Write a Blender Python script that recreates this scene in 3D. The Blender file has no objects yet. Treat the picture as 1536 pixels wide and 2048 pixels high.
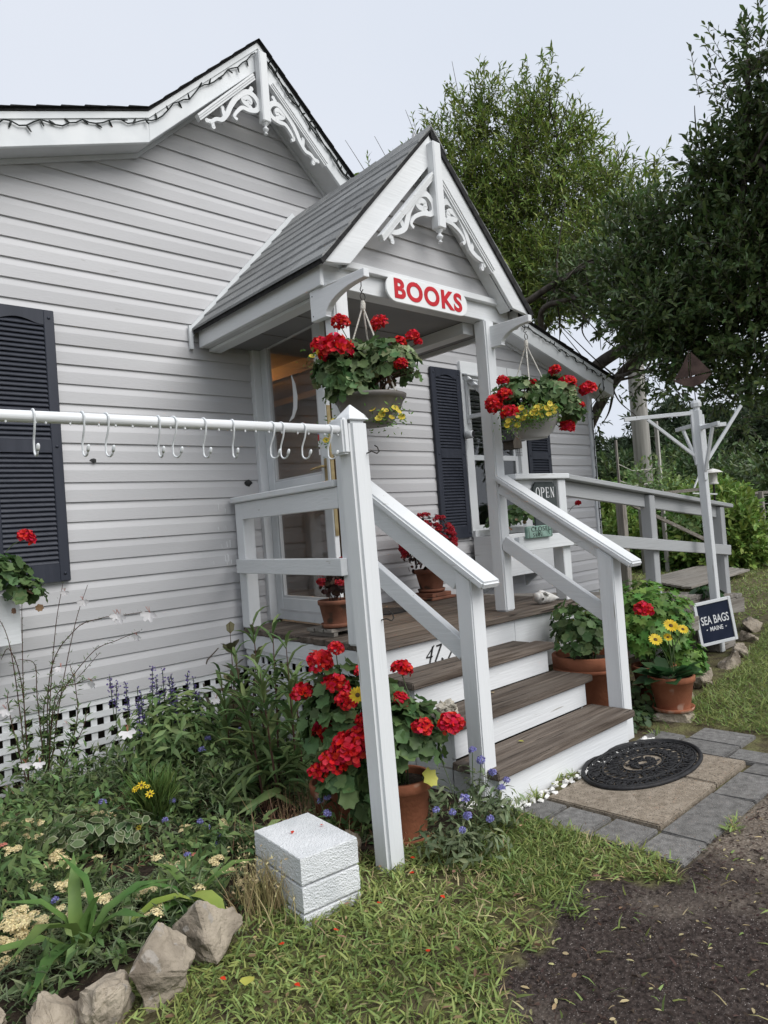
import bpy, bmesh, math, random
import numpy as np
from mathutils import Vector, Matrix, noise as mnoise
random.seed(7); rng = np.random.default_rng(11)
S = bpy.context.scene
COL = S.collection
R_ = math.radians

# ------------------------------------------------------------------ camera
CAM_F = 1457.645 / 2048.0
cd = bpy.data.cameras.new('camera'); cam = bpy.data.objects.new('camera', cd); COL.objects.link(cam)
cd.sensor_fit = 'VERTICAL'; cd.sensor_height = 36.0; cd.lens = 36.0 * CAM_F
cd.clip_start = 0.05; cd.clip_end = 2000
_yaw, _pitch, _roll = R_(43.602), R_(1.0304), R_(4.2343)
_f = Vector((math.sin(_yaw)*math.cos(_pitch), math.cos(_yaw)*math.cos(_pitch), math.sin(_pitch)))
_r = Vector((math.cos(_yaw), -math.sin(_yaw), 0)); _d = _f.cross(_r)
_r2 = math.cos(_roll)*_r + math.sin(_roll)*_d; _d2 = -math.sin(_roll)*_r + math.cos(_roll)*_d
_M = Matrix.Identity(4)
for i in range(3):
    _M[i][0] = _r2[i]; _M[i][1] = -_d2[i]; _M[i][2] = -_f[i]
_M.translation = Vector((-2.868, -4.25, 1.299))
cam.matrix_world = _M
S.camera = cam

# ------------------------------------------------------------------ sky, sun, exposure (overcast)
SUN_EL, SUN_AZ = 46.0, 170.0       # azimuth clockwise from +y: the bright part of the cloud is behind the viewer
w = bpy.data.worlds.new('World'); S.world = w; w.use_nodes = True
nt = w.node_tree; nt.nodes.clear()
sky = nt.nodes.new('ShaderNodeTexSky'); sky.sky_type = 'NISHITA'; sky.sun_disc = False
sky.sun_elevation = R_(SUN_EL); sky.sun_rotation = R_(SUN_AZ)
sky.air_density = 1.0; sky.dust_density = 4.0; sky.ozone_density = 1.0
hs = nt.nodes.new('ShaderNodeHueSaturation'); hs.inputs['Saturation'].default_value = 0.25
bg1 = nt.nodes.new('ShaderNodeBackground'); bg1.inputs['Strength'].default_value = 0.05
bg2 = nt.nodes.new('ShaderNodeBackground'); bg2.inputs['Strength'].default_value = 0.49
# cloud layer: an even pale grey veil with very faint broad structure
tc = nt.nodes.new('ShaderNodeTexCoord'); cn = nt.nodes.new('ShaderNodeTexNoise')
cn.inputs['Scale'].default_value = 1.6; cn.inputs['Detail'].default_value = 4
cr = nt.nodes.new('ShaderNodeValToRGB')
cr.color_ramp.elements[0].position = .3; cr.color_ramp.elements[0].color = (.82, .885, 1.0, 1)
cr.color_ramp.elements[1].position = .7; cr.color_ramp.elements[1].color = (.88, .93, 1.03, 1)
nt.links.new(tc.outputs['Generated'], cn.inputs['Vector']); nt.links.new(cn.outputs['Fac'], cr.inputs['Fac'])
nt.links.new(cr.outputs['Color'], bg2.inputs['Color'])
mx = nt.nodes.new('ShaderNodeMixShader'); mx.inputs['Fac'].default_value = 0.88
out = nt.nodes.new('ShaderNodeOutputWorld')
nt.links.new(sky.outputs['Color'], hs.inputs['Color']); nt.links.new(hs.outputs['Color'], bg1.inputs['Color'])
nt.links.new(bg1.outputs[0], mx.inputs[1]); nt.links.new(bg2.outputs[0], mx.inputs[2]); nt.links.new(mx.outputs[0], out.inputs[0])
sl = bpy.data.lights.new('sun', 'SUN'); sl.energy = 1.5; sl.angle = R_(50); sl.color = (1, .975, .94)
so = bpy.data.objects.new('sun', sl); COL.objects.link(so)
_sd = Vector((math.sin(R_(SUN_AZ))*math.cos(R_(SUN_EL)), math.cos(R_(SUN_AZ))*math.cos(R_(SUN_EL)), math.sin(R_(SUN_EL))))
so.rotation_euler = _sd.to_track_quat('Z', 'Y').to_euler(); so.location = _sd*30
S.view_settings.view_transform = 'Standard'; S.view_settings.look = 'None'
S.view_settings.exposure = 0.98; S.view_settings.gamma = 1.0; S.view_settings.use_curve_mapping = False
S.render.engine = 'CYCLES'
S.cycles.max_bounces = 8; S.cycles.transparent_max_bounces = 16

# ------------------------------------------------------------------ materials
MAT = {}
def mat(name, c1, c2=None, scale=6.0, detail=5.0, rough=.6, bump=0.0, bscale=60.0, stretch=(1, 1, 1), spec=.3,
        island=0.0, transl=0.0, spots=None, spotscale=90.0, spotcut=.68, metal=0.0, ramp=(.35, .65), objvar=0.0, hue=0.0):
    """procedural material: two-tone noise, optional specks, optional per-leaf variation, bump."""
    m = bpy.data.materials.new(name); m.use_nodes = True; MAT[name] = m
    n = m.node_tree; N = n.nodes; L = n.links
    b = N['Principled BSDF']; o = N['Material Output']
    b.inputs['Roughness'].default_value = rough; b.inputs['Metallic'].default_value = metal
    b.inputs['Specular IOR Level'].default_value = spec
    c2 = c2 or c1
    tcn = N.new('ShaderNodeTexCoord'); oi = N.new('ShaderNodeObjectInfo')
    mp = N.new('ShaderNodeMapping'); mp.inputs['Scale'].default_value = stretch
    va = N.new('ShaderNodeVectorMath'); va.operation = 'SCALE'; va.inputs[0].default_value = (7.3, 3.1, 5.7)
    L.new(oi.outputs['Random'], va.inputs['Scale'])
    L.new(tcn.outputs['Object'], mp.inputs['Vector']); L.new(va.outputs[0], mp.inputs['Location'])
    nz = N.new('ShaderNodeTexNoise'); nz.inputs['Scale'].default_value = scale; nz.inputs['Detail'].default_value = detail
    L.new(mp.outputs[0], nz.inputs['Vector'])
    rp = N.new('ShaderNodeValToRGB'); e = rp.color_ramp.elements
    e[0].position = ramp[0]; e[1].position = ramp[1]; e[0].color = (*c1, 1); e[1].color = (*c2, 1)
    L.new(nz.outputs['Fac'], rp.inputs['Fac'])
    col = rp.outputs['Color']
    if spots:
        n2 = N.new('ShaderNodeTexNoise'); n2.inputs['Scale'].default_value = spotscale; n2.inputs['Detail'].default_value = 2
        L.new(mp.outputs[0], n2.inputs['Vector'])
        r2 = N.new('ShaderNodeValToRGB'); r2.color_ramp.elements[0].position = spotcut; r2.color_ramp.elements[1].position = min(1, spotcut+.05)
        r2.color_ramp.elements[0].color = (0, 0, 0, 1); r2.color_ramp.elements[1].color = (1, 1, 1, 1)
        L.new(n2.outputs['Fac'], r2.inputs['Fac'])
        mm = N.new('ShaderNodeMix'); mm.data_type = 'RGBA'
        L.new(r2.outputs['Color'], mm.inputs['Factor']); L.new(col, mm.inputs['A']); mm.inputs['B'].default_value = (*spots, 1)
        col = mm.outputs['Result']
    if objvar:
        ho = N.new('ShaderNodeHueSaturation'); mo = N.new('ShaderNodeMapRange'); mo.inputs['To Min'].default_value = 1-objvar; mo.inputs['To Max'].default_value = 1+objvar
        L.new(oi.outputs['Random'], mo.inputs['Value']); L.new(mo.outputs[0], ho.inputs['Value']); L.new(col, ho.inputs['Color']); col = ho.outputs['Color']
    if island or hue:
        g = N.new('ShaderNodeNewGeometry'); h = N.new('ShaderNodeHueSaturation')
        mr = N.new('ShaderNodeMapRange'); mr.inputs['To Min'].default_value = 1-island; mr.inputs['To Max'].default_value = 1+island
        L.new(g.outputs['Random Per Island'], mr.inputs['Value']); L.new(mr.outputs[0], h.inputs['Value'])
        if hue:
            m2 = N.new('ShaderNodeMath'); m2.operation = 'MULTIPLY'; m2.inputs[1].default_value = 37.7
            m3 = N.new('ShaderNodeMath'); m3.operation = 'FRACT'
            L.new(g.outputs['Random Per Island'], m2.inputs[0]); L.new(m2.outputs[0], m3.inputs[0])
            m4 = N.new('ShaderNodeMapRange'); m4.inputs['To Min'].default_value = .5-hue; m4.inputs['To Max'].default_value = .5+hue
            L.new(m3.outputs[0], m4.inputs['Value']); L.new(m4.outputs[0], h.inputs['Hue'])
        L.new(col, h.inputs['Color']); col = h.outputs['Color']
    L.new(col, b.inputs['Base Color'])
    if bump:
        nb = N.new('ShaderNodeTexNoise'); nb.inputs['Scale'].default_value = bscale; nb.inputs['Detail'].default_value = 4
        L.new(mp.outputs[0], nb.inputs['Vector'])
        bm_ = N.new('ShaderNodeBump'); bm_.inputs['Strength'].default_value = bump; bm_.inputs['Distance'].default_value = .01
        L.new(nb.outputs['Fac'], bm_.inputs['Height']); L.new(bm_.outputs[0], b.inputs['Normal'])
    if transl:
        t = N.new('ShaderNodeBsdfTranslucent'); ms = N.new('ShaderNodeMixShader'); ms.inputs['Fac'].default_value = transl
        L.new(col, t.inputs['Color']); L.new(b.outputs[0], ms.inputs[1]); L.new(t.outputs[0], ms.inputs[2]); L.new(ms.outputs[0], o.inputs[0])
    return m

AX = {'x': (.06, 1, 1), 'y': (1, .06, 1), 'z': (1, 1, .06)}
for a, st in AX.items():
    mat('white_'+a, (.60, .62, .63), (.715, .73, .74), scale=5, detail=10, rough=.45, bump=.22, bscale=80, stretch=st, spots=(.36, .35, .32), spotscale=42, spotcut=.705, ramp=(.22, .6))
    mat('wood_'+a, (.066, .050, .039), (.18, .150, .125), scale=26, detail=7, rough=.8, bump=.9, bscale=90, stretch=st, spots=(.045, .036, .03), spotscale=40, spotcut=.64, ramp=(.3, .7), spec=.2, objvar=.18)
    mat('grey_wood_'+a, (.17, .15, .13), (.30, .28, .25), scale=26, detail=7, rough=.85, bump=.9, bscale=90, stretch=st, spots=(.08, .07, .06), spotscale=40, spotcut=.66, ramp=(.3, .7), spec=.2)
mat('ramp_grey_x', (.34, .35, .355), (.43, .44, .445), scale=5, detail=10, rough=.5, bump=.2, bscale=80, stretch=(.06, 1, 1), spots=(.25, .25, .24), spotscale=48, spotcut=.74)  # even grey for ramp rails and posts, darker than the porch white
mat('ramp_grey_z', (.34, .35, .355), (.43, .44, .445), scale=5, detail=10, rough=.5, bump=.2, bscale=80, stretch=(1, 1, .06), spots=(.25, .25, .24), spotscale=48, spotcut=.74)
mat('siding', (.462, .461, .470), (.530, .529, .538), scale=2.2, detail=8, rough=.55, bump=.10, bscale=150, stretch=(.2, 1, 1), spec=.35, spots=(.38, .375, .37), spotscale=26, spotcut=.75, objvar=.015)
mat('vinyl_white', (.61, .635, .65), (.69, .71, .72), scale=5, rough=.4, bump=.05, bscale=20, spots=(.45, .45, .43), spotscale=30, spotcut=.75)
mat('ceiling_grey', (.20, .20, .205), (.24, .24, .24), scale=3, rough=.6)
mat('soffit_white', (.50, .51, .52), (.58, .59, .60), scale=5, rough=.5)
mat('shutter_navy', (.020, .024, .036), (.030, .034, .048), scale=20, rough=.5, bump=.12, bscale=80, stretch=(1, 1, .08), spec=.35)
mat('shingle', (.17, .175, .175), (.30, .305, .305), scale=160, detail=3, rough=.95, bump=.6, bscale=220, ramp=(.3, .7), spots=(.10, .10, .10), spotscale=9, spotcut=.7, objvar=.16)
mat('roof_dark', (.012, .012, .013), (.03, .03, .03), scale=30, rough=.9, bump=.4)
mat('dark_wire', (.008, .012, .011), (.015, .02, .018), rough=.5)
mat('bulb_clear', (.05, .055, .05), (.10, .10, .09), rough=.2)
mat('terracotta', (.22, .075, .038), (.33, .125, .066), scale=7, rough=.8, bump=.2, bscale=60, spots=(.42, .27, .20), spotscale=8, spotcut=.66)
mat('terracotta_old', (.17, .072, .045), (.27, .115, .07), scale=8, rough=.85, bump=.25, bscale=60, spots=(.08, .05, .035), spotscale=7, spotcut=.6)
mat('soil', (.022, .016, .012), (.06, .045, .032), scale=50, rough=.95, bump=1.0, bscale=60)
mat('plastic_grey', (.27, .265, .255), (.34, .335, .325), scale=9, rough=.45, bump=.06, bscale=40, spots=(.2, .19, .18), spotscale=20, spotcut=.68)
mat('plastic_taupe', (.12, .11, .10), (.17, .155, .145), scale=9, rough=.5, bump=.06, bscale=40)
mat('rope', (.45, .43, .38), (.60, .58, .53), scale=40, rough=.85, bump=.6, bscale=140)
mat('iron', (.02, .018, .016), (.05, .045, .04), scale=30, rough=.5, metal=.6)
mat('rusty_iron', (.045, .028, .024), (.085, .055, .047), scale=14, rough=.75, metal=.3, bump=.2)
mat('brass', (.26, .20, .10), (.36, .29, .16), scale=20, rough=.4, metal=.7)
mat('sign_white', (.74, .76, .76), (.80, .81, .81), scale=8, rough=.35, spots=(.5, .48, .45), spotscale=40, spotcut=.76)
mat('letter_red', (.45, .012, .02), (.55, .02, .03), scale=20, rough=.4)
mat('slate_green', (.035, .045, .045), (.055, .065, .065), scale=14, rough=.6, bump=.15)
mat('copper_green', (.16, .26, .22), (.25, .36, .31), scale=18, rough=.7, bump=.3, spots=(.05, .09, .07), spotscale=22, spotcut=.62)
mat('navy_board', (.010, .016, .035), (.016, .022, .045), scale=10, rough=.35)
mat('letter_white', (.72, .73, .74), rough=.5)
mat('letter_black', (.012, .012, .013), rough=.5)
mat('number_black', (.012, .012, .012), (.05, .05, .05), scale=60, rough=.7)
mat('rubber', (.008, .008, .009), (.02, .02, .022), scale=40, rough=.6, bump=.2, bscale=120)
mat('block_white', (.60, .62, .63), (.72, .735, .745), scale=8, rough=.7, bump=.8, bscale=170, spots=(.42, .42, .41), spotscale=130, spotcut=.70)
mat('rock', (.14, .115, .088), (.43, .37, .29), scale=9, detail=10, rough=.92, bump=1.6, bscale=34, ramp=(.28, .74), spots=(.30, .27, .235), spotscale=22, spotcut=.63, objvar=.15)
mat('rock_brown', (.12, .095, .07), (.34, .28, .21), scale=9, detail=10, rough=.92, bump=1.6, bscale=34, ramp=(.28, .74), spots=(.36, .31, .25), spotscale=16, spotcut=.62)
mat('coral', (.34, .31, .25), (.62, .58, .50), scale=24, rough=.9, bump=1.0, bscale=60)
mat('shell', (.46, .44, .41), (.70, .69, .67), scale=8, rough=.5, bump=.25, bscale=30, spots=(.20, .18, .16), spotscale=14, spotcut=.67)
mat('pebble_white', (.62, .61, .58), (.80, .79, .77), scale=18, rough=.7, bump=.3, bscale=50)
mat('slab_tan', (.19, .155, .115), (.38, .325, .26), scale=34, detail=11, rough=.95, bump=.8, bscale=200, ramp=(.25, .75), spots=(.09, .072, .055), spotscale=120, spotcut=.60)
mat('paver_grey', (.10, .097, .092), (.245, .238, .228), scale=34, detail=11, rough=.92, bump=.8, bscale=200, ramp=(.25, .75), spots=(.32, .31, .30), spotscale=190, spotcut=.64, objvar=.12)
mat('bark', (.045, .038, .03), (.11, .095, .08), scale=14, detail=7, rough=.95, bump=.8, bscale=30, stretch=(1, 1, .25))
mat('pole_wood', (.27, .26, .24), (.46, .445, .42), scale=12, detail=7, rough=.9, bump=.5, bscale=60, stretch=(1, 1, .05), spots=(.16, .14, .12), spotscale=10, spotcut=.66)
mat('stem_green', (.035, .06, .02), (.06, .09, .03), scale=30, rough=.6)
mat('stem_red', (.06, .028, .022), (.09, .045, .03), scale=30, rough=.6)
mat('twig', (.07, .055, .045), (.13, .105, .085), scale=30, rough=.9, bump=.4)
def leafmat(name, c1, c2, island=.35, hue=.03, transl=.28, rough=.5, scale=7, spec=.3, **k):
    if name.startswith(('leaf_', 'grass')): c1 = tuple(v*1.28 for v in c1); c2 = tuple(v*1.28 for v in c2)
    return mat(name, c1, c2, scale=scale, rough=rough, island=island, hue=hue, transl=transl, spec=spec, **k)
leafmat('leaf_oak', (.047, .077, .026), (.098, .142, .046), rough=.38, spec=.45, island=.45)
leafmat('leaf_willow', (.100, .148, .030), (.185, .24, .055), island=.4)
leafmat('leaf_pine', (.026, .042, .022), (.050, .074, .034), scale=1.5, island=.4)
leafmat('leaf_shrub', (.10, .165, .034), (.175, .25, .055), island=.4)
leafmat('leaf_dark', (.028, .052, .020), (.060, .098, .034), island=.4)
leafmat('leaf_geranium', (.050, .095, .032), (.095, .150, .058), island=.38, hue=.025)
leafmat('leaf_pale', (.13, .17, .075), (.23, .27, .14), island=.35)
leafmat('leaf_fern', (.065, .14, .026), (.125, .22, .050), island=.3)
leafmat('leaf_gerbera', (.028, .070, .026), (.060, .118, .045), island=.3)
leafmat('leaf_salvia', (.080, .132, .046), (.150, .215, .078), island=.35)
leafmat('leaf_lance', (.066, .112, .040), (.125, .18, .066), island=.35)
leafmat('leaf_bronze', (.055, .055, .028), (.095, .090, .045), island=.35)
leafmat('leaf_strap', (.060, .115, .030), (.12, .18, .05), island=.3)
leafmat('leaf_strap_yellow', (.20, .23, .045), (.30, .31, .08), island=.2)
leafmat('leaf_yarrow', (.085, .115, .058), (.165, .20, .105), island=.4)
leafmat('leaf_varieg', (.055, .095, .035), (.11, .155, .065), island=.3)
leafmat('leaf_edge', (.20, .23, .14), (.28, .31, .20), island=.2)
leafmat('leaf_begonia', (.035, .018, .014), (.075, .034, .024), island=.4, transl=.15)
leafmat('leaf_yellowing', (.30, .25, .05), (.42, .36, .09), island=.3)
leafmat('leaf_dead', (.13, .075, .04), (.26, .17, .10), island=.4, transl=.15)
leafmat('grass', (.115, .160, .042), (.21, .256, .082), island=.4, hue=.03, scale=1.6, rough=.5)
leafmat('grass_dry', (.26, .215, .10), (.40, .34, .19), island=.35, scale=2)
leafmat('petal_red', (.52, .006, .014), (.68, .016, .026), island=.3, hue=.012, transl=.25, rough=.55)
leafmat('petal_begonia', (.40, .012, .024), (.56, .04, .055), island=.35, hue=.012, transl=.25)
leafmat('petal_yellow', (.68, .46, .012), (.80, .60, .05), island=.15, hue=.01)
leafmat('petal_cal', (.55, .42, .04), (.70, .56, .08), island=.25, hue=.015)
leafmat('petal_white', (.72, .69, .70), (.82, .80, .80), island=.08, hue=0)
leafmat('petal_violet', (.085, .065, .20), (.15, .115, .30), island=.35, hue=.02)
leafmat('petal_lavender', (.20, .20, .48), (.32, .30, .60), island=.25, hue=.02)
leafmat('petal_peach', (.70, .58, .30), (.86, .77, .50), island=.3, hue=.015)
leafmat('petal_pink', (.55, .16, .13), (.66, .26, .2), island=.2, hue=.01)
leafmat('mulch', (.016, .010, .008), (.055, .034, .026), island=.6, transl=0, rough=.9)
mat('flower_eye', (.06, .03, .012), (.13, .075, .02), scale=60, rough=.8)

def glass(name, tint=(.9, .93, .95), refl=.2):
    m = bpy.data.materials.new(name); m.use_nodes = True; MAT[name] = m
    N = m.node_tree.nodes; L = m.node_tree.links; N.clear()
    o = N.new('ShaderNodeOutputMaterial'); t = N.new('ShaderNodeBsdfTransparent'); g = N.new('ShaderNodeBsdfGlossy')
    t.inputs['Color'].default_value = (*tint, 1); g.inputs['Roughness'].default_value = .02
    m2 = N.new('ShaderNodeMixShader'); m2.inputs['Fac'].default_value = refl
    L.new(t.outputs[0], m2.inputs[1]); L.new(g.outputs[0], m2.inputs[2]); L.new(m2.outputs[0], o.inputs[0])
glass('glass', (.82, .82, .82), .17)
glass('window_glass', (.80, .82, .82), .09)
def emit(name, c, s):
    m = bpy.data.materials.new(name); m.use_nodes = True; MAT[name] = m
    b = m.node_tree.nodes['Principled BSDF']; b.inputs['Emission Color'].default_value = (*c, 1); b.inputs['Emission Strength'].default_value = s
    b.inputs['Base Color'].default_value = (*c, 1)
emit('lamp_glow', (1, .66, .28), 24)
mat('interior_wood', (.34, .20, .08), (.50, .32, .14), scale=10, rough=.6, stretch=(1, .08, 1))
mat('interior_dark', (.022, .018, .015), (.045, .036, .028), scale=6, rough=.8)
mat('book', (.07, .05, .04), (.17, .12, .09), scale=3, rough=.7, island=.6, hue=.08)

# ------------------------------------------------------------------ object helpers
def tag(o, label=None, cat=None, group=None, kind=None):
    if label: o['label'] = label
    if cat: o['category'] = cat
    if group: o['group'] = group
    if kind: o['kind'] = kind
    return o
def empty(name, loc=(0, 0, 0), label=None, cat=None, group=None, rz=0):
    o = bpy.data.objects.new(name, None); COL.objects.link(o); o.location = loc; o.rotation_euler.z = rz; o.empty_display_size = .1
    return tag(o, label, cat, group)
def link(name, me, m, parent=None, loc=None):
    o = bpy.data.objects.new(name, me); COL.objects.link(o)
    if m is not None and not me.materials: me.materials.append(MAT[m] if isinstance(m, str) else m)
    if parent is not None: o.parent = parent
    if loc is not None: o.location = loc
    return o
def copy_tree(o, parent=None):
    c = o.copy(); COL.objects.link(c); c.parent = parent
    for ch in list(o.children): copy_tree(ch, c)
    return c
class MB:
    """collects geometry; build() links it as one mesh object"""
    def __init__(s): s.v = []; s.f = []; s.off = Vector((0, 0, 0))
    def add(s, vs, fs):
        n = len(s.v); s.v += [tuple(v) for v in vs]; s.f += [tuple(i+n for i in f) for f in fs]; return s
    def box(s, x0, x1, y0, y1, z0, z1):
        v = [(x, y, z) for z in (z0, z1) for y in (y0, y1) for x in (x0, x1)]
        return s.add(v, [(0, 2, 3, 1), (4, 5, 7, 6), (0, 1, 5, 4), (2, 6, 7, 3), (0, 4, 6, 2), (1, 3, 7, 5)])
    def bar(s, a, b, w, h, up=(0, 0, 1), roll=0):
        """rectangular bar from a to b, w across, h along up"""
        a = Vector(a); b = Vector(b); d = (b-a).normalized(); u = Vector(up); x = d.cross(u)
        if x.length < 1e-4: x = d.cross(Vector((0, 1, 0)))
        x.normalize(); u = x.cross(d).normalized()
        v = [p + x*sx*w/2 + u*su*h/2 for p in (a, b) for sx, su in ((-1, -1), (1, -1), (1, 1), (-1, 1))]
        return s.add(v, [(0, 1, 2, 3)[::-1], (4, 5, 6, 7), (0, 1, 5, 4), (1, 2, 6, 5), (2, 3, 7, 6), (3, 0, 4, 7)])
    def tube(s, pts, r, n=8, closed=False, cap=True):
        pts = [Vector(p) for p in pts]; m = len(pts)
        rs = r if hasattr(r, '__len__') else [r]*m
        ref = None; rings = []
        for i, p in enumerate(pts):
            if closed: d = pts[(i+1) % m]-pts[i-1]
            else: d = pts[min(i+1, m-1)]-pts[max(i-1, 0)]
            if d.length < 1e-9: d = Vector((0, 0, 1))
            d.normalize()
            if ref is None:
                ref = d.cross(Vector((0, 0, 1)))
                if ref.length < .05: ref = d.cross(Vector((0, 1, 0)))
                ref.normalize()
            else:
                ref = (ref - d*ref.dot(d))
                ref = ref.normalized() if ref.length > 1e-6 else d.orthogonal().normalized()
            u = d.cross(ref)
            rings.append([p + (ref*math.cos(2*math.pi*k/n) + u*math.sin(2*math.pi*k/n))*rs[i] for k in range(n)])
        vs = [q for rg in rings for q in rg]; fs = []
        for i in range(m if closed else m-1):
            for k in range(n):
                a = i*n+k; b = i*n+(k+1) % n; c = ((i+1) % m)*n+(k+1) % n; d_ = ((i+1) % m)*n+k
                fs.append((a, b, c, d_))
        if cap and not closed: fs += [tuple(range(n))[::-1], tuple((m-1)*n+k for k in range(n))]
        return s.add(vs, fs)
    def lathe(s, prof, n=28, c=(0, 0, 0)):
        """prof: (r, z) list from bottom to top"""
        vs = []; fs = []; m = len(prof)
        for r, z in prof:
            for k in range(n):
                a = 2*math.pi*k/n; vs.append((c[0]+r*math.cos(a), c[1]+r*math.sin(a), c[2]+z))
        for i in range(m-1):
            for k in range(n): fs.append((i*n+k, i*n+(k+1) % n, (i+1)*n+(k+1) % n, (i+1)*n+k))
        fs.append(tuple(range(n))[::-1])
        return s.add(vs, fs)
    def prism(s, pts, axis, a, b):
        """closed 2D outline extruded from a to b along axis ('x': pts=(y,z); 'y': pts=(x,z); 'z': pts=(x,y))"""
        def P(p, t): return {'x': (t, p[0], p[1]), 'y': (p[0], t, p[1]), 'z': (p[0], p[1], t)}[axis]
        n = len(pts); vs = [P(p, a) for p in pts]+[P(p, b) for p in pts]
        return s.add(vs, [tuple(range(n)), tuple(range(2*n-1, n-1, -1))]+[(i, i+n, (i+1) % n+n, (i+1) % n) for i in range(n)])
    def stroke(s, pts, ws, y0, y1):
        """ribbon in an xz plane following pts=(x,z) with widths ws, between depths y0 and y1"""
        m = len(pts); P = [Vector((p[0], p[1])) for p in pts]
        ws = ws if hasattr(ws, '__len__') else [ws]*m
        Lf = []; Rt = []
        for i in range(m):
            d = P[min(i+1, m-1)]-P[max(i-1, 0)]; d.normalize(); nrm = Vector((-d.y, d.x))
            Lf.append(P[i]+nrm*ws[i]/2); Rt.append(P[i]-nrm*ws[i]/2)
        vs = [(q.x, y, q.y) for y in (y0, y1) for q in Lf+Rt]; k = 2*m; fs = []
        for i in range(m-1):
            fs += [(i, i+1, m+i+1, m+i), (k+i, k+m+i, k+m+i+1, k+i+1), (i, k+i, k+i+1, i+1), (m+i, m+i+1, k+m+i+1, k+m+i)]
        fs += [(0, m, k+m, k), (m-1, k+m-1, k+2*m-1, 2*m-1)]
        return s.add(vs, fs)
    def mesh(s, name, bevel=0, smooth=False, seg=1):
        me = bpy.data.meshes.new(name); me.from_pydata(s.v, [], s.f)
        bm = bmesh.new(); bm.from_mesh(me); bmesh.ops.recalc_face_normals(bm, faces=bm.faces)
        if bevel: bmesh.ops.bevel(bm, geom=list(bm.edges), offset=bevel, segments=seg, affect='EDGES', clamp_overlap=True)
        if smooth:
            for f in bm.faces: f.smooth = True
        bm.to_mesh(me); bm.free(); return me
    def build(s, name, m, parent=None, bevel=0, smooth=False, seg=1, loc=None):
        if parent is not None:
            off = parent_world(parent)
            if off.length > 0: s.v = [(v[0]-off.x, v[1]-off.y, v[2]-off.z) for v in s.v]
        return link(name, s.mesh(name, bevel, smooth, seg), m, parent, loc)
def parent_world(p):
    o = Vector((0, 0, 0))
    while p is not None: o = o+Vector(p.location); p = p.parent
    return o
def catmull(pts, n=6, closed=False):
    P = [np.array(p, float) for p in pts]; m = len(P); o = []
    for i in range(m if closed else m-1):
        p1 = P[i]; p2 = P[(i+1) % m]
        p0 = P[i-1] if (i > 0 or closed) else 2*p1-p2
        p3 = P[(i+2) % m] if (i+2 < m or closed) else 2*p2-p1
        for k in range(n):
            t = k/n
            o.append(.5*((2*p1)+(-p0+p2)*t+(2*p0-5*p1+4*p2-p3)*t*t+(-p0+3*p1-3*p2+p3)*t**3))
    if not closed: o.append(P[-1])
    return [tuple(q) for q in o]

# leaf templates: x across (-.5..5), y along (0..1), z off the leaf plane
def _tm(v, f): return np.array(v, float), f
T_LANCE = _tm([(0, 0, 0), (0, .5, .03), (0, 1, -.10), (-.5, .42, .09), (.5, .42, .09)], [(0, 4, 1), (1, 4, 2), (0, 1, 3), (1, 2, 3)])
T_LONG = _tm([(0, 0, 0), (-.42, .22, .10), (.42, .22, .10), (0, .25, .05), (-.5, .5, .13), (.5, .5, .13), (0, .55, .08), (-.3, .8, .02), (.3, .8, .02), (0, .8, -.03), (0, 1, -.20)],
             [(0, 2, 3), (0, 3, 1), (3, 2, 5, 6), (1, 3, 6, 4), (6, 5, 8, 9), (4, 6, 9, 7), (9, 8, 10), (7, 9, 10)])
T_OVAL = _tm([(0, 0, 0), (0, .5, .0), (0, 1, -.06), (.40, .25, .05), (.46, .68, .05), (-.40, .25, .05), (-.46, .68, .05)],
             [(0, 3, 1), (3, 4, 1), (1, 4, 2), (0, 1, 5), (5, 1, 6), (1, 2, 6)])
def _round(n=14, scal=.12, cup=.16, notch=.75):
    v = [(0, .42, 0)]
    for i in range(n):
        a = math.pi*1.5 + notch*.5 + (2*math.pi-notch)*i/(n-1)
        r = .5*(1+scal*(1 if i % 2 else -1)); v.append((r*math.cos(a), .42+r*math.sin(a), cup*(.8+.4*((i*7) % 3-1)) * (1 if i % 2 else .75)))
    return _tm(v, [(0, i, i+1) for i in range(1, n)]+[(0, n, 1)])
T_ROUND = _round()
T_ROUND2 = _round(11, .06, .05, .5)
T_PETAL = _tm([(0, 0, 0), (.5, .6, .12), (.25, 1, .04), (-.25, 1, .04), (-.5, .6, .12)], [(0, 1, 2), (0, 2, 3), (0, 3, 4)])
T_BLADE = _tm([(-.5, 0, 0), (.5, 0, 0), (.42, .5, .0), (-.42, .5, .0), (0, 1, -.18)], [(0, 1, 2, 3), (3, 2, 4)])
T_STRAP = _tm([(-.35, 0, 0), (0, 0, -.02), (.35, 0, 0), (-.5, .35, .12), (0, .35, .09), (.5, .35, .12), (-.42, .7, .06), (0, .7, .03), (.42, .7, .06), (0, 1, -.22)],
              [(0, 1, 4, 3), (1, 2, 5, 4), (3, 4, 7, 6), (4, 5, 8, 7), (6, 7, 9), (7, 8, 9)])
T_FERN = _tm([(0, 0, 0), (.12, .25, .02), (.5, .3, .08), (.3, .5, .05), (.42, .75, .05), (.14, .72, .03), (0, 1, -.05), (-.14, .72, .03), (-.42, .75, .05), (-.3, .5, .05), (-.5, .3, .08), (-.12, .25, .02), (0, .5, 0)],
             [(0, 1, 12), (1, 2, 3), (1, 3, 12), (3, 4, 5), (3, 5, 12), (5, 6, 12), (6, 7, 12), (7, 8, 9), (7, 9, 12), (9, 10, 11), (9, 11, 12), (11, 0, 12)])
def unit(a):
    a = np.asarray(a, float); n = np.linalg.norm(a, axis=-1, keepdims=True); return a/np.maximum(n, 1e-9)
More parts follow.
